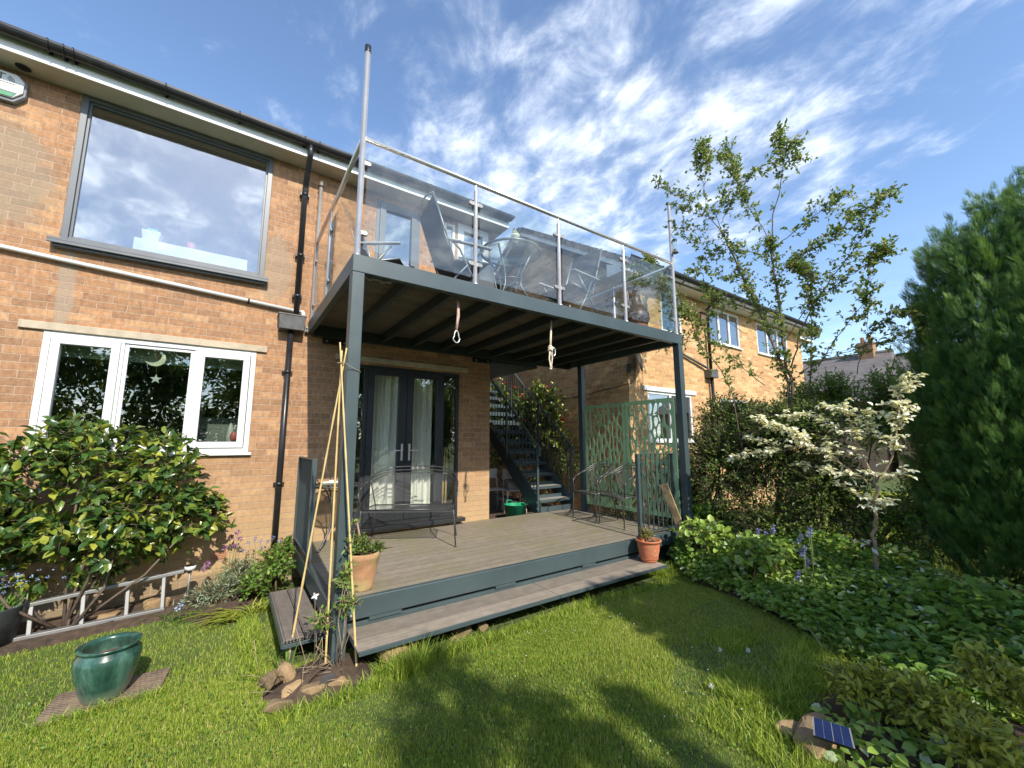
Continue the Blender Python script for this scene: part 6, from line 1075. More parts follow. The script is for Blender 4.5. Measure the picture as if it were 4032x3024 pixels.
def mesh_seat(name, label, cat, W, Dp, group=None, leaves_orn=True):
    t = thing(name, label, cat, (0, 0, 0), 0, group); sh = 0.42; r = 0.0085
    for sx in (-1, 1):
        MB().tube([(sx * W * 0.53, -Dp / 2 - 0.02, 0.0), (sx * W * 0.5, -Dp / 2, sh - 0.01), (sx * W * 0.5, -Dp / 2 + 0.01, sh)], r, 8).sphere((sx * W * 0.53, -Dp / 2 - 0.02, 0.010), 0.014, 8, 5).build('leg', M['iron'], t)
        MB().tube([(sx * W * 0.50, Dp / 2 + 0.06, 0.0), (sx * W * 0.46, Dp / 2 - 0.02, sh - 0.01)], r, 8).sphere((sx * W * 0.50, Dp / 2 + 0.06, 0.010), 0.014, 8, 5).build('leg', M['iron'], t)
        MB().tube([(sx * W * 0.5, -Dp / 2 + 0.02, sh), (sx * W * 0.54, -Dp / 2 + 0.01, sh + 0.17), (sx * W * 0.535, -Dp / 2 + 0.06, sh + 0.23)], r, 8).build('arm_support', M['iron'], t)
    MB().tube([(-W * .5, -Dp / 2, sh), (W * .5, -Dp / 2, sh), (W * .47, Dp / 2 - .02, sh - .01), (-W * .47, Dp / 2 - .02, sh - .01)], r, 8, True).build('seat_frame', M['iron'], t)
    MB().add([(-W * .5, -Dp / 2, sh - .03), (-W * .5, -Dp / 2, sh), (-W * .48, 0, sh - .012), (-W * .47, Dp / 2 - .02, sh - .01), (W * .5, -Dp / 2, sh - .03), (W * .5, -Dp / 2, sh), (W * .48, 0, sh - .012), (W * .47, Dp / 2 - .02, sh - .01)], [(0, 4, 5, 1), (1, 5, 6, 2), (2, 6, 7, 3)]).build('seat', M['mesh_h'], t)
    def arc(z0, zt, k, off): # wraps from arm front round the back; z0 arm height, zt back height
        pts = []
        for i in range(25):
            a = math.pi * i / 24; c, s_ = -math.cos(a), math.sin(a); e = abs(c) ** 2.2 * (1 if c > 0 else -1)
            x = W * 0.535 * (abs(c) ** 0.55) * (1 if c > 0 else -1); y = -Dp / 2 + 0.06 + (Dp - 0.02 + off) * s_ ** 0.8; z = z0 + (zt - z0) * s_ ** 0.9; pts.append((x, y, z))
        return pts
    MB().tube(arc(sh + 0.23, sh + 0.46, 0, 0.10), r, 8).build('top_rail', M['iron'], t)
    MB().tube(arc(sh + 0.225, sh + 0.415, 0, 0.09)[2:-2], r * 0.8, 8).build('middle_rail', M['iron'], t)
    p3 = arc(sh + 0.19, sh + 0.375, 0, 0.07)[4:-4]; MB().tube([(p3[0][0] * .93, Dp / 2 - .04, sh - .01), (p3[0][0], p3[0][1], p3[0][2] - .03)] + p3 + [(p3[-1][0], p3[-1][1], p3[-1][2] - .03), (p3[-1][0] * .93, Dp / 2 - .04, sh - .01)], r * 0.8, 8).build('back_frame', M['iron'], t)
    vs = []; 
    for p in p3: vs += [(p[0] * 0.93, Dp / 2 - .03 + 0.02 * 0, sh + 0.03), tuple(p)]
    MB().add(vs, [(2 * i, 2 * i + 2, 2 * i + 3, 2 * i + 1) for i in range(len(p3) - 1)], True).build('backrest', M['mesh_v'], t)
    if leaves_orn:
        y = Dp / 2 + 0.125
        for x in (-0.06, 0, 0.07):
            f = MB(); [f.sphere((x + 0.017 * math.cos(a), y, sh + 0.435 + 0.017 * math.sin(a)), 0.010, 6, 4, (1, .4, 1)) for a in (0.3, 1.9, 3.4, 5)]; f.sphere((x, y, sh + 0.435), 0.012, 6, 4, (1, .5, 1)); f.build('leaf_ornament', M['alu'], t)
    return t
b = mesh_seat('garden_bench', 'dark mesh metal bench with curved back in front of the glazed doors', 'bench', 1.06, 0.50); b.location = (1.185, -0.71, 0.0); b.rotation_euler.z = math.atan2(-0.54, 0.91)
ac = mesh_seat('garden_chair', 'dark mesh metal armchair nearer the staircase', 'chair', 0.46, 0.42, 'metal armchairs by the privacy screen'); ac.location = (4.07, -0.96, 0.0); ac.rotation_euler.z = math.radians(-88)
a2 = copy_tree(ac); a2['label'] = 'dark mesh metal armchair nearer the small corner railing'; a2.location = (4.07, -1.52, 0.0); a2.rotation_euler.z = math.radians(-93)
# bistro table at the left
tc_ = at(1333, 1900, 'z', 0.70); tc_ = Vector((0.36, -0.42, 0))
t = thing('bistro_table', 'small round mesh garden table behind the left balcony post', 'table', (tc_.x, tc_.y, 0))
M['mesh_t'] = perf_mat('expanded_metal_top', (0.04, 0.04, 0.04), 0.012, 0.5, ('x', 'y'))
MB().lathe([(0.0, 0.70), (0.29, 0.70)], (tc_.x, tc_.y, 0), 32).build('tabletop', M['mesh_t'], t); MB().tube([(tc_.x + 0.29 * math.cos(a), tc_.y + 0.29 * math.sin(a), 0.70) for a in [k * math.pi / 16 for k in range(32)]], 0.011, 8, True).build('rim', M['iron'], t)
for k in range(3):
    a = 2.1 * k + 3.9; c, s_ = math.cos(a), math.sin(a); MB().tube([(tc_.x + c * r_, tc_.y + s_ * r_, z) for r_, z in ((0.20, 0.69), (0.12, 0.60), (0.045, 0.42), (0.04, 0.33), (0.09, 0.18), (0.2, 0.05), (0.23, 0.012))], 0.009, 8).sphere((tc_.x + c * 0.235, tc_.y + s_ * 0.235, 0.012), 0.017, 8, 4).build('leg', M['iron'], t)
tag(MB().box(tc_.x - 0.17, tc_.x + 0.06, tc_.y - 0.10, tc_.y + 0.10, 0.712, 0.735).build('tray', mat('green_tray', (0.10, 0.14, 0.10), 0.5), None, 0.006), 'low green tray lying on the mesh table', 'tray')
tag(MB().box(tc_.x - 0.16, tc_.x + 0.03, tc_.y - 0.09, tc_.y - 0.04, 0.736, 0.752).box(tc_.x - 0.09, tc_.x - 0.04, tc_.y - 0.08, tc_.y - 0.05, 0.7515, 0.768).build('white_dish', M['white'], None, 0.004), 'small white dish on the green tray', 'dish')
sp0 = Vector((0.47, -0.45, 0)); 
tag(MB().tube([(0.33, -0.35, 0.78), (0.26, -0.36, 0.86), (0.24, -0.38, 0.98), (0.19, -0.36, 1.04)], 0.007, 6).box(0.31, 0.36, -0.38, -0.33, 0.752, 0.79).build('bare_cutting', M['bark'], None), 'bare twig cutting standing on the mesh table', 'twig')
# pots -------------------------------------------------------------
def terracotta(name, base, low, dirt):
    return mat(name, base, 0.85, 0, 0.25, 9, 0.4, stretch=(1, 1, 2.0), dirt=(dirt, 7, 0.44))
pc = Vector((0.285, -1.975, 0.0)); t = thing('terracotta_pot', 'weathered ochre terracotta pot of leafy plants at the deck corner', 'pot', tuple(pc))
MB().lathe([(0.0, 0.0), (0.088, 0.0), (0.092, 0.012), (0.118, 0.14), (0.136, 0.245), (0.141, 0.25), (0.143, 0.285), (0.139, 0.295), (0.128, 0.295), (0.12, 0.25), (0.0, 0.25)], tuple(pc), 40).build('pot', terracotta('old_terracotta', (0.44, 0.23, 0.12), 0, (0.40, 0.33, 0.14)), t)
MB().lathe([(0.0, 0.268), (0.123, 0.262)], tuple(pc), 20).build('soil', M['soil'], t)
shrub('pot_plants', 'small green trailing plants growing in the ochre pot', 'plant', (pc.x, pc.y, 0.25), [((pc.x, pc.y, 0.32), (0.12, 0.12, 0.06)), ((pc.x + 0.1, pc.y - 0.03, 0.30), (0.06, 0.06, 0.05)), ((pc.x - 0.04, pc.y, 0.37), (0.07, 0.07, 0.05))], 110, 7, 0.026, 0.017, M['l_bright'], None, True, None, 0.3, 0.9, flowers=(M['f_sky'], 0.12, 0.009))
tag(MB().tube([(pc.x + 0.0, pc.y, 0.25), (pc.x - 0.03, pc.y, 0.42), (pc.x - 0.06, pc.y + 0.01, 0.56)], [0.011, 0.009, 0.007], 7).build('cut_stem', M['barkpale']), 'bare cut woody stem standing in the ochre pot', 'stem')
q0 = at(2570, 2200, 'z', -0.18); pc = Vector((3.50, -2.385, -0.2075)); t = thing('terracotta_pot', 'smooth red terracotta pot with cut out slots on the step end', 'pot', tuple(pc))
tp = MB().lathe([(0.0, 0.0), (0.082, 0.0), (0.095, 0.02), (0.118, 0.12), (0.128, 0.20), (0.130, 0.225), (0.147, 0.232), (0.150, 0.245), (0.145, 0.252), (0.128, 0.25), (0.12, 0.20), (0.0, 0.20)], tuple(pc), 40).build('pot', terracotta('red_terracotta', (0.50, 0.15, 0.065), 0, (0.42, 0.17, 0.09)), t)
for z in (0.045, 0.165, 0.185): MB().tube([(pc.x + (0.1005 + z * 0.15) * math.cos(a), pc.y + (0.1005 + z * 0.15) * math.sin(a), pc.z + z) for a in [k * math.pi / 16 for k in range(32)]], 0.0025, 5, True).build('ring', terracotta('red_terracotta_ring', (0.5, 0.17, 0.08), 0, (0.4, 0.2, 0.1)), t)
for k, (a, z) in enumerate(((-2.1, .11), (-1.85, .145), (-1.65, .10), (-1.45, .145), (-1.25, .11), (-1.05, .14), (-1.85, .085), (-1.35, .08))):
    r_ = 0.0955 + z * 0.16; MB().sphere((pc.x + r_ * math.cos(a), pc.y + r_ * math.sin(a), pc.z + z), 0.011, 8, 6, (.5, .5, 1.5)).build('slot', mat('slot_clay', (0.62, 0.33, 0.20), 0.8) if k == 0 else bpy.data.materials['slot_clay'], t)
shrub('pot_plants', 'wispy dry and green shoots growing in the red pot', 'plant', (pc.x, pc.y, 0.02), [((pc.x - 0.03, pc.y, 0.09), (0.07, 0.07, 0.06))], 45, 6, 0.024, 0.012, M['l_gold'], None, True, None, 0.2, 0.9)
gp = Vector((-1.23, -1.885, GZ + 0.022))
def glaze():
    m, nt, b, _ = newmat('turquoise_glaze'); t1 = tex(nt, 9, 6, 0.7, 'World', (1, 1, 0.28), dist=0.3); t2 = tex(nt, 3, 4, 0.6, 'World')
    c = ramp(nt, t1.outputs['Fac'], [(0.32, (0.008, 0.032, 0.024)), (0.5, (0.025, 0.075, 0.055)), (0.7, (0.09, 0.19, 0.14))]); g = nt.nodes.new('ShaderNodeNewGeometry'); s_ = nt.nodes.new('ShaderNodeSeparateXYZ'); nt.links.new(g.outputs['Position'], s_.inputs[0])
    mr = nt.nodes.new('ShaderNodeMapRange'); mr.inputs['From Min'].default_value = GZ + 0.10; mr.inputs['From Max'].default_value = GZ + 0.02; nt.links.new(s_.outputs[2], mr.inputs['Value']); c = mixc(nt, mr.outputs[0], c, (0.16, 0.20, 0.13)); nt.links.new(c, b.inputs['Base Color']); b.inputs['Roughness'].default_value = 0.25; b.inputs['Coat Weight'].default_value = 0.3; bump(nt, b, t2.outputs['Fac'], 0.2, 0.01); return m
t = thing('glazed_pot', 'large turquoise glazed pot standing on the patterned mat on the lawn', 'pot', tuple(gp))
MB().lathe([(0.0000, 0.0000), (0.0986, 0.0000), (0.1038, 0.0087), (0.1188, 0.0435), (0.1478, 0.1479), (0.1619, 0.2175), (0.1566, 0.2540), (0.1338, 0.2767), (0.1338, 0.2828), (0.1531, 0.2941), (0.1549, 0.3045), (0.1426, 0.3080), (0.1232, 0.3001), (0.1197, 0.2828), (0.1302, 0.2523), (0.1232, 0.1740), (0.0000, 0.1740)], tuple(gp), 48).build('pot', glaze(), t)
MB().lathe([(0.0, 0.232), (0.07, 0.229), (0.132, 0.222)], tuple(gp), 20).build('soil', mat('clay_soil', (0.20, 0.08, 0.05), 0.95, 0, 0.4, 20, 0.5), t)
mt = MB().add([(-1.50, -2.035, GZ + 0.02), (-0.955, -2.035, GZ + 0.02), (-0.925, -1.70, GZ + 0.02), (-1.47, -1.70, GZ + 0.02), (-1.50, -2.035, GZ - 0.01), (-0.955, -2.035, GZ - 0.01), (-0.925, -1.70, GZ - 0.01), (-1.47, -1.70, GZ - 0.01)], [(0, 1, 2, 3), (0, 1, 5, 4), (1, 2, 6, 5), (2, 3, 7, 6), (3, 0, 4, 7)])
def matm():
    m, nt, b, _ = newmat('basket_weave_mat'); g = nt.nodes.new('ShaderNodeNewGeometry'); bt = nt.nodes.new('ShaderNodeTexBrick'); mp = nt.nodes.new('ShaderNodeMapping'); mp.inputs['Rotation'].default_value = (0, 0, 0.75); nt.links.new(g.outputs['Position'], mp.inputs['Vector']); nt.links.new(mp.outputs[0], bt.inputs['Vector'])
    bt.inputs['Scale'].default_value = 1; bt.inputs['Brick Width'].default_value = 0.042; bt.inputs['Row Height'].default_value = 0.018; bt.inputs['Mortar Size'].default_value = 0.0022; bt.inputs['Color1'].default_value = (0.16, 0.12, 0.09, 1); bt.inputs['Color2'].default_value = (0.23, 0.17, 0.12, 1); bt.inputs['Mortar'].default_value = (0.06, 0.045, 0.03, 1)
    d = tex(nt, 7, 5, 0.6, 'World'); c = mixc(nt, ramp(nt, d.outputs['Fac'], [(0.46, (0, 0, 0)), (0.66, (0.8, 0.8, 0.8))]), bt.outputs['Color'], (0.30, 0.22, 0.14)); nt.links.new(c, b.inputs['Base Color']); b.inputs['Roughness'].default_value = 0.9; inv = nt.nodes.new('ShaderNodeInvert'); nt.links.new(bt.outputs['Fac'], inv.inputs['Color']); bump(nt, b, inv.outputs[0], 0.8, 0.006); return m
tag(mt.build('stone_mat', matm()), 'brown woven pattern slab half sunk in the lawn under the glazed pot', 'mat')
# bamboo wigwam, climber -------------------------------------------
t = thing('bamboo_wigwam', 'bamboo canes tied into a wigwam at the front left balcony post', 'plant support', (-0.03, -2.35, GZ)); ap = Vector((-0.045, -2.385, 1.80))
for k, (fx, fy, ex) in enumerate(((-0.242, -2.10, 0.12), (-0.03, -2.33, 0.10), (0.150, -2.475, 0.16), (-0.12, -2.45, 0.09))):
    f_ = Vector((fx, fy, GZ - 0.02)); o = Vector((0.012 * math.cos(k * 1.9), 0.012 * math.sin(k * 1.9), 0)); d = (ap + o - f_); e = ap + o + d.normalized() * ex
    if k == 3: continue
    L_ = (e - f_).length; pts = []; rr = []
    for i in range(40): q = i / 39; pts.append(f_.lerp(e, q)); rr.append(0.0078 + (0.0018 if i % 5 == 0 else 0) - 0.002 * q)
    MB().tube(pts, rr, 8).build('cane', M['bamboo'], t)
MB().tube([(ap.x - 0.005 + 0.026 * math.cos(a), ap.y + 0.026 * math.sin(a), ap.z + 0.004 * math.sin(3 * a)) for a in [k * math.pi / 8 for k in range(16)]], 0.004, 5, True).tube([(ap.x + 0.02, ap.y - 0.02, ap.z), (0.05, -2.36, ap.z - 0.03), (0.102, -2.354, ap.z - 0.05), (0.104, -2.30, ap.z - 0.055)], 0.003, 5).build('twine', mat('grey_twine', (0.25, 0.22, 0.17), 0.9), t)
shrub('clematis', 'young green clematis climbing the canes with one white flower', 'climber', (0.04, -2.42, GZ), [((0.05, -2.43, 0.22), (0.07, 0.06, 0.12)), ((0.06, -2.44, 0.05), (0.09, 0.06, 0.08)), ((-0.08, -2.36, -0.05), (0.08, 0.06, 0.10)), ((0.08, -2.42, 0.42), (0.03, 0.03, 0.08)), ((0.09, -2.43, 0.6), (0.03, 0.03, 0.06))], 62, 5, 0.045, 0.018, M['l_bright'], M['barkpale'], True, None, 0.2, 0.9, stems=6, sr=0.25)
fp = at(1240, 2345, 'y', -2.36); k = 6; a = np.arange(4) * 1.57 + 0.4; dd = np.stack([np.cos(a), np.full(4, -0.6), np.sin(a)], 1); tw = thing('clematis_flower', 'single white clematis flower beside the middle cane', 'flower', tuple(fp)); leaves('petals', np.repeat(np.array([tuple(fp)]), 4, 0), dd, np.tile([0, -1.0, 0.2], (4, 1)), 0.03, 0.018, M['f_white'], tw, None, True); MB().tube([tuple(fp), (fp.x + 0.01, fp.y + 0.01, fp.z - 0.12), (-0.1, -2.36, GZ)], 0.002, 4).build('stem', M['barkpale'], tw)
dt = MB()
for k in range(26):
    x, y = -0.14 + rng.normal() * 0.11, -2.42 + rng.normal() * 0.09; p = Vector((x, y, GZ + 0.05)); d = Vector((rng.normal() * 0.1, rng.normal() * 0.06, rng.uniform(0.0, 0.28) * (k % 3 == 0) + 0.02)); dt.tube([p, p + d * 0.5 + Vector((rng.normal() * 0.02, 0, 0.01)), p + d + Vector((0, 0, 0.01))], 0.0022, 4)
tag(dt.build('dry_twigs', M['barkpale']), 'tangle of dry pale twigs and stalks inside the stone ring', 'twigs', None, 'stuff')
tuft('crocosmia', 'green sword leaves at the foot of the left cane', 'plant', (-0.26, -2.15, GZ), 12, 0.30, 0.014, M['l_bright'], 0.35, 1.0, None, 0.2, 0.02)
sl_t = rock('slate', 'thin grey slate leaning in the mulch in front of the post', (-0.07, -2.58, GZ + 0.05), (0.075, 0.012, 0.05), 90, M['lead'], 0.6)
# plank, ropes, tub, chairs under the stairs ------------------------
B_ = at(2728, 2215, 'z', GZ); T_ = at(2661, 1925, 'y', -2.215); B_ = T_ + (B_ - T_); 
tag(MB().beam((4.36, -2.44, GZ), (4.12, -2.20, 0.63), 0.10, 0.02, (1, 0.2, 0)).build('plank', mat('old_plank', (0.36, 0.25, 0.13), 0.85, 0, 0.4, 7, 0.5, dirt=((0.12, 0.09, 0.06), 6, 0.5)), None, 0.002), 'rough old wooden plank leaning on the right front railing', 'plank')
t = thing('hanging_rope', 'short red flecked rope with steel carabiner hanging from the balcony beam', 'rope', (1.01, -2.22, H0)); r1 = mat('red_fleck_rope', (0.55, 0.38, 0.32), 0.9, 0, 0.6, 60)
tz = at(1797, 1300, 'y', -2.22); cz = at(1797, 1345, 'y', -2.22); MB().tube([(1.01, -2.22, H0), (1.012, -2.22, (H0 + tz.z) / 2), (tz.x, -2.22, tz.z)], [0.011, 0.013, 0.012], 8).tube([(1.02, -2.21, H0), (1.025, -2.215, (H0 + tz.z) / 2), (tz.x + 0.008, -2.212, tz.z)], 0.009, 8).build('rope', r1, t)
MB().tube([(tz.x + 0.030 * math.cos(a) * (1.25 if math.sin(a) < 0 else 0.8), -2.225, (tz.z + cz.z) / 2 - 0.01 + 0.058 * math.sin(a)) for a in [k * math.pi / 10 for k in range(20)]], 0.006, 7, True).build('carabiner', M['inox'], t)
t = thing('hanging_rope', 'long knotted cream rope hanging from the middle of the balcony beam', 'rope', (2.215, -2.19, H0)); kz = at(2166, 1372, 'y', -2.19); ez = at(2165, 1450, 'y', -2.19)
rp = mat('cream_rope', (0.66, 0.56, 0.42), 0.9, 0, 0.3, 60); MB().tube([(2.215, -2.19, H0), (kz.x + 0.008, -2.19, kz.z + 0.15), (kz.x, -2.19, kz.z)], 0.009, 8).tube([(2.225, -2.18, H0), (kz.x + 0.018, -2.185, kz.z + 0.1), (kz.x + 0.01, -2.19, kz.z)], 0.008, 8).tube([(kz.x, -2.19, kz.z), (kz.x - 0.015, -2.19, kz.z - 0.12), (kz.x + 0.02, -2.19, kz.z - 0.24), (kz.x - 0.01, -2.19, ez.z)], 0.009, 8).tube([(kz.x + 0.01, -2.19, kz.z), (kz.x + 0.03, -2.19, kz.z - 0.1), (kz.x + 0.015, -2.185, kz.z - 0.22), (kz.x + 0.03, -2.19, ez.z + 0.02)], 0.008, 8).build('rope', rp, t)
kn = MB(); [kn.tube([(kz.x + 0.005 + 0.022 * math.cos(a), -2.19 + 0.02 * math.sin(a), kz.z + q + 0.006 * math.sin(a * 2)) for a in [k * math.pi / 6 for k in range(12)]], 0.011, 7, True) for q in (-0.018, 0.0, 0.018)]; kn.build('knot', rp, t)
MB().tube([(kz.x + 0.045 + 0.022 * math.cos(a), -2.20, kz.z - 0.035 + 0.05 * math.sin(a)) for a in [k * math.pi / 8 for k in range(16)]], 0.006, 7, True).build('carabiner', M['inox'], t)
struct(MB().box(2.735, 5.245, -0.0, 9.0, -0.35, -0.16).build('passage_floor', M['soil']))
t = thing('green_tub', 'bright green plastic tub under the staircase', 'tub', (3.84, 0.55, -0.16)); gt = mat('green_plastic', (0.01, 0.26, 0.12), 0.4)
t.location = (3.55, 0.45, -0.16); MB().lathe([(0.0, 0.0), (0.15, 0.0), (0.19, 0.26), (0.2, 0.262), (0.188, 0.255), (0.15, 0.01), (0, 0.01)], (3.55, 0.45, -0.16), 28).build('tub', gt, t)
for s_ in (-1, 1): MB().tube([(3.55 + s_ * 0.19 * 0 + 0.07 * math.cos(a), 0.45 + s_ * 0.195, 0.095 + 0.055 * math.sin(a)) for a in [math.pi * k / 8 for k in range(9)]], 0.009, 6).build('handle', gt, t)
wc = thing('white_chair', 'white plastic chair under the stairs beside the wall corner', 'chair', (0, 0, 0), 0, 'white chairs under the stairs')
for sx in (-1, 1):
    MB().tube([(sx * .19, -.2, 0), (sx * .17, -.17, .42)], 0.014, 7).build('leg', M['white'], wc); MB().tube([(sx * .19, .22, 0), (sx * .165, .17, .43), (sx * .16, .20, .62), (sx * .15, .235, .8)], 0.014, 7).build('leg', M['white'], wc)
MB().box(-.20, .20, -.2, .18, .425, .445).build('seat', M['white'], wc, 0.01); bk = MB(); bk.obox((0, .225, .72), (.36, .016, .2), Matrix.Rotation(0.12, 3, 'X')); bk.build('backrest', M['white'], wc, 0.01)
w2c = copy_tree(wc); w2c['label'] = 'white plastic chair under the stairs carrying a grey box'; wc.location = (3.62, 1.35, -0.16); wc.rotation_euler.z = math.radians(-14); w2c.location = (3.92, 1.02, -0.16); w2c.rotation_euler.z = math.radians(-20)
tag(MB().obox((3.92, 1.0, 0.36), (0.34, 0.27, 0.13), Matrix.Rotation(-0.3, 3, 'Z')).obox((3.92, 1.0, 0.435), (0.37, 0.30, 0.018), Matrix.Rotation(-0.3, 3, 'Z')).build('storage_box', mat('grey_box', (0.20, 0.19, 0.17), 0.6), None, 0.006), 'grey plastic storage box on the seat of the white chair', 'box')
# ---------------------------------------------------------------- balcony furniture
M['frame'] = mat('grey_tube_metal', (0.17, 0.19, 0.20), 0.35, 0.5, 0.1, 10); M['sling'] = mat('charcoal_sling', (0.035, 0.04, 0.045), 0.6, 0, 0.1, 60); M['armgrey'] = mat('grey_arm_plastic', (0.42, 0.43, 0.44), 0.45)
def recliner(label):
    t = thing('garden_recliner', label, 'chair', (0, 0, 0), 0, 'sling chairs on the balcony'); w = 0.27
    top = (-0.42, 1.14); hip = (-0.17, 0.43); fr_ = (0.25, 0.47)
    for s_ in (-1, 1):
        y = s_ * w; MB().tube([(top[0], y * .98, top[1]), (-0.30, y, 0.8), (hip[0], y, hip[1]), (fr_[0], y, fr_[1])], 0.012, 8).build('side_frame', M['frame'], t)
        MB().tube([(0.22, y * 1.08, 0.0), (0.0, y * 1.08, 0.33), (-0.12, y * 1.08, 0.56), (-0.2, y * 1.08, 0.62)], 0.011, 8).build('leg', M['frame'], t); MB().tube([(-0.34, y * 1.12, 0.0), (-0.05, y * 1.12, 0.36), (0.16, y * 1.12, 0.60)], 0.011, 8).build('leg', M['frame'], t)
        MB().box(-0.26, 0.26, y * 1.12 - 0.028, y * 1.12 + 0.028, 0.62, 0.642).build('armrest', M['armgrey'], t, 0.012)
    MB().tube([(top[0], -w, top[1]), (top[0] - 0.035, -w * .5, top[1] + 0.03), (top[0] - 0.045, 0, top[1] + 0.035), (top[0] - 0.035, w * .5, top[1] + 0.03), (top[0], w, top[1])], 0.012, 8).build('top_bar', M['frame'], t); MB().tube([(0.22, -w * 1.08, 0.012), (0.22, w * 1.08, 0.012)], 0.011, 6).build('stretcher', M['frame'], t); MB().tube([(-0.34, -w * 1.12, 0.012), (-0.34, w * 1.12, 0.012)], 0.011, 6).build('stretcher', M['frame'], t)
    pts = [(top[0] + 0.005, top[1] - 0.01), (-0.33, 0.84), (-0.24, 0.60), (-0.16, 0.445), (0.0, 0.435), (0.24, 0.475)]; vs = []
    for x, z in pts: vs += [(x, -w + .012, z), (x, w - .012, z)]
    n = len(vs); vs2 = vs + [(x + 0.003, y, z - 0.004) for x, y, z in vs]; MB().add(vs2, [(2 * i, 2 * i + 1, 2 * i + 3, 2 * i + 2) for i in range(5)] + [(n + 2 * i, n + 2 * i + 1, n + 2 * i + 3, n + 2 * i + 2) for i in range(5)], True).build('sling', M['sling'], t); return t
HB = H1 - 0.004
c1 = recliner('tall backed black sling chair left of the balcony table'); specs = [(c1, (1.33, -1.62), -6, None), (copy_tree(c1), (0.62, -1.12), -35, 'lower black sling chair behind the left end of the glass'), (copy_tree(c1), (2.05, -1.05), -95, 'sling chair behind the balcony table near the corner window'), (copy_tree(c1), (2.90, -1.74), 187, 'sling chair right of the balcony table facing left')]
for o, (x, y), a, lb in specs:
    o.location = (x, y, HB); o.rotation_euler.z = math.radians(a)
    if lb: o['label'] = lb
TC = Vector((1.86, -1.88, HB)); t = thing('balcony_table', 'round glass topped metal table on the balcony', 'table', tuple(TC))
MB().tube([(TC.x + 0.35 * math.cos(a), TC.y + 0.35 * math.sin(a), HB + 0.70) for a in [k * math.pi / 20 for k in range(40)]], 0.0145, 8, True).build('rim', M['frame'], t); MB().lathe([(0, 0.704), (0.345, 0.704), (0.345, 0.71), (0, 0.71)], tuple(TC), 40).build('glass_top', M['glass_rail'], t)
for k in range(4):
    a = k * math.pi / 2 + 0.5; c, s_ = math.cos(a), math.sin(a); MB().tube([(TC.x + c * 0.30, TC.y + s_ * 0.30, HB + 0.69), (TC.x + c * 0.14, TC.y + s_ * 0.14, HB + 0.42), (TC.x + c * 0.13, TC.y + s_ * 0.13, HB + 0.28), (TC.x + c * 0.28, TC.y + s_ * 0.28, HB + 0.0)], 0.011, 8).build('leg', M['frame'], t)
MB().tube([(TC.x + 0.135 * math.cos(a), TC.y + 0.135 * math.sin(a), HB + 0.35) for a in [k * math.pi / 10 for k in range(20)]], 0.009, 6, True).build('ring', M['frame'], t)
cp = at(2020, 960, 'z', HB + 0.712); cp = Vector((1.79, -2.08, HB + 0.711)); t = thing('cactus_pot', 'small cactus in a pale patterned pot on the balcony table', 'cactus', tuple(cp)); MB().lathe([(0, 0), (0.037, 0), (0.044, 0.085), (0.05, 0.09), (0.05, 0.105), (0.04, 0.105), (0, 0.09)], tuple(cp), 20).build('pot', mat('pale_pot', (0.62, 0.62, 0.52), 0.6, 0, 0.2, 40), t)
for (dx, dy, h, r_) in ((-0.018, 0, 0.10, 0.014), (0.012, 0.01, 0.08, 0.013), (0.026, -0.01, 0.055, 0.011), (0.0, -0.02, 0.065, 0.012)): MB().lathe([(r_ * .9, 0), (r_, h * .6), (r_ * .7, h * .93), (0, h)], (cp.x + dx, cp.y + dy, cp.z + 0.09), 10, lambda a, z: 1 + 0.15 * math.cos(a * 5)).build('cactus_stem', mat('cactus_green', (0.28, 0.30, 0.14), 0.8, 0, 0.3, 60) if dx == -0.018 else bpy.data.materials['cactus_green'], t)
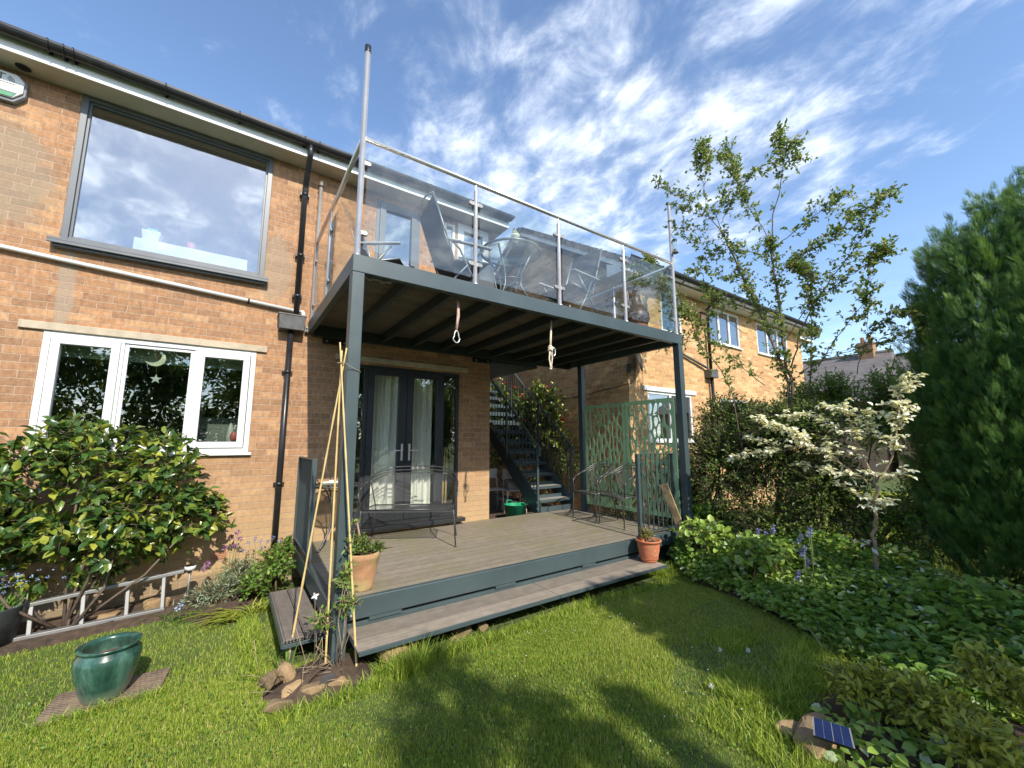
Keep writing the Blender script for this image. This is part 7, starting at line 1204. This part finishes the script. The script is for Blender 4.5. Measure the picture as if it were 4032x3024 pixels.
ch = Vector((3.99, -1.97, HB)); t = thing('chiminea', 'tall brown mesh chiminea at the right end of the balcony', 'fire pot', tuple(ch)); M['mesh_c'] = perf_mat('rusty_mesh', (0.10, 0.05, 0.03), 0.012, 0.45, ('x', 'z'))
MB().lathe([(0.10, 0.10), (0.165, 0.15), (0.195, 0.22), (0.19, 0.30), (0.15, 0.37), (0.105, 0.44), (0.08, 0.54), (0.085, 0.66), (0.10, 0.70)], tuple(ch), 32).build('mesh_body', M['mesh_c'], t); MB().lathe([(0, 0.03), (0.12, 0.03), (0.165, 0.09), (0.168, 0.13), (0.15, 0.13), (0, 0.10)], tuple(ch), 32).build('bowl', mat('rusty_bowl', (0.18, 0.07, 0.035), 0.7), t)
for k in range(3): a = k * 2.1; MB().tube([(ch.x + 0.11 * math.cos(a), ch.y + 0.11 * math.sin(a), HB + 0.05), (ch.x + 0.15 * math.cos(a), ch.y + 0.15 * math.sin(a), HB)], 0.009, 6).build('leg', M['iron'], t)
MB().tube([(ch.x + 0.10 * math.cos(a), ch.y + 0.10 * math.sin(a), HB + 0.70) for a in [k * math.pi / 10 for k in range(20)]], 0.008, 6, True).build('top_ring', M['iron'], t)
fq = at(2656, 965, 'y', -2.37); t = thing('bird_feeder', 'clear tube bird feeder hanging on the tall right balustrade post', 'bird feeder', tuple(fq)); zb = fq.z - 0.12
MB().lathe([(0.028, 0), (0.028, 0.17)], (fq.x + .01, fq.y, zb + 0.02), 14).build('tube', M['glass_lo'], t); MB().lathe([(0, 0.19), (0.033, 0.19), (0.03, 0.215), (0, 0.222)], (fq.x + .01, fq.y, zb), 14).build('lid', mat('dull_green', (0.05, 0.11, 0.06), 0.5), t); MB().lathe([(0, 0), (0.045, 0), (0.045, 0.006), (0.03, 0.02), (0, 0.02)], (fq.x + .01, fq.y, zb), 14).lathe([(0, 0.02), (0.024, 0.02), (0.024, 0.06), (0, 0.06)], (fq.x + .01, fq.y, zb), 12).build('seed_tray', mat('dull_brown', (0.12, 0.10, 0.06), 0.6), t); MB().tube([(fq.x + .01, fq.y, zb + 0.22), (fq.x - 0.02, fq.y + 0.03, zb + 0.30), (4.44, -2.335, zb + 0.31)], 0.003, 4).build('hook', M['black'], t)
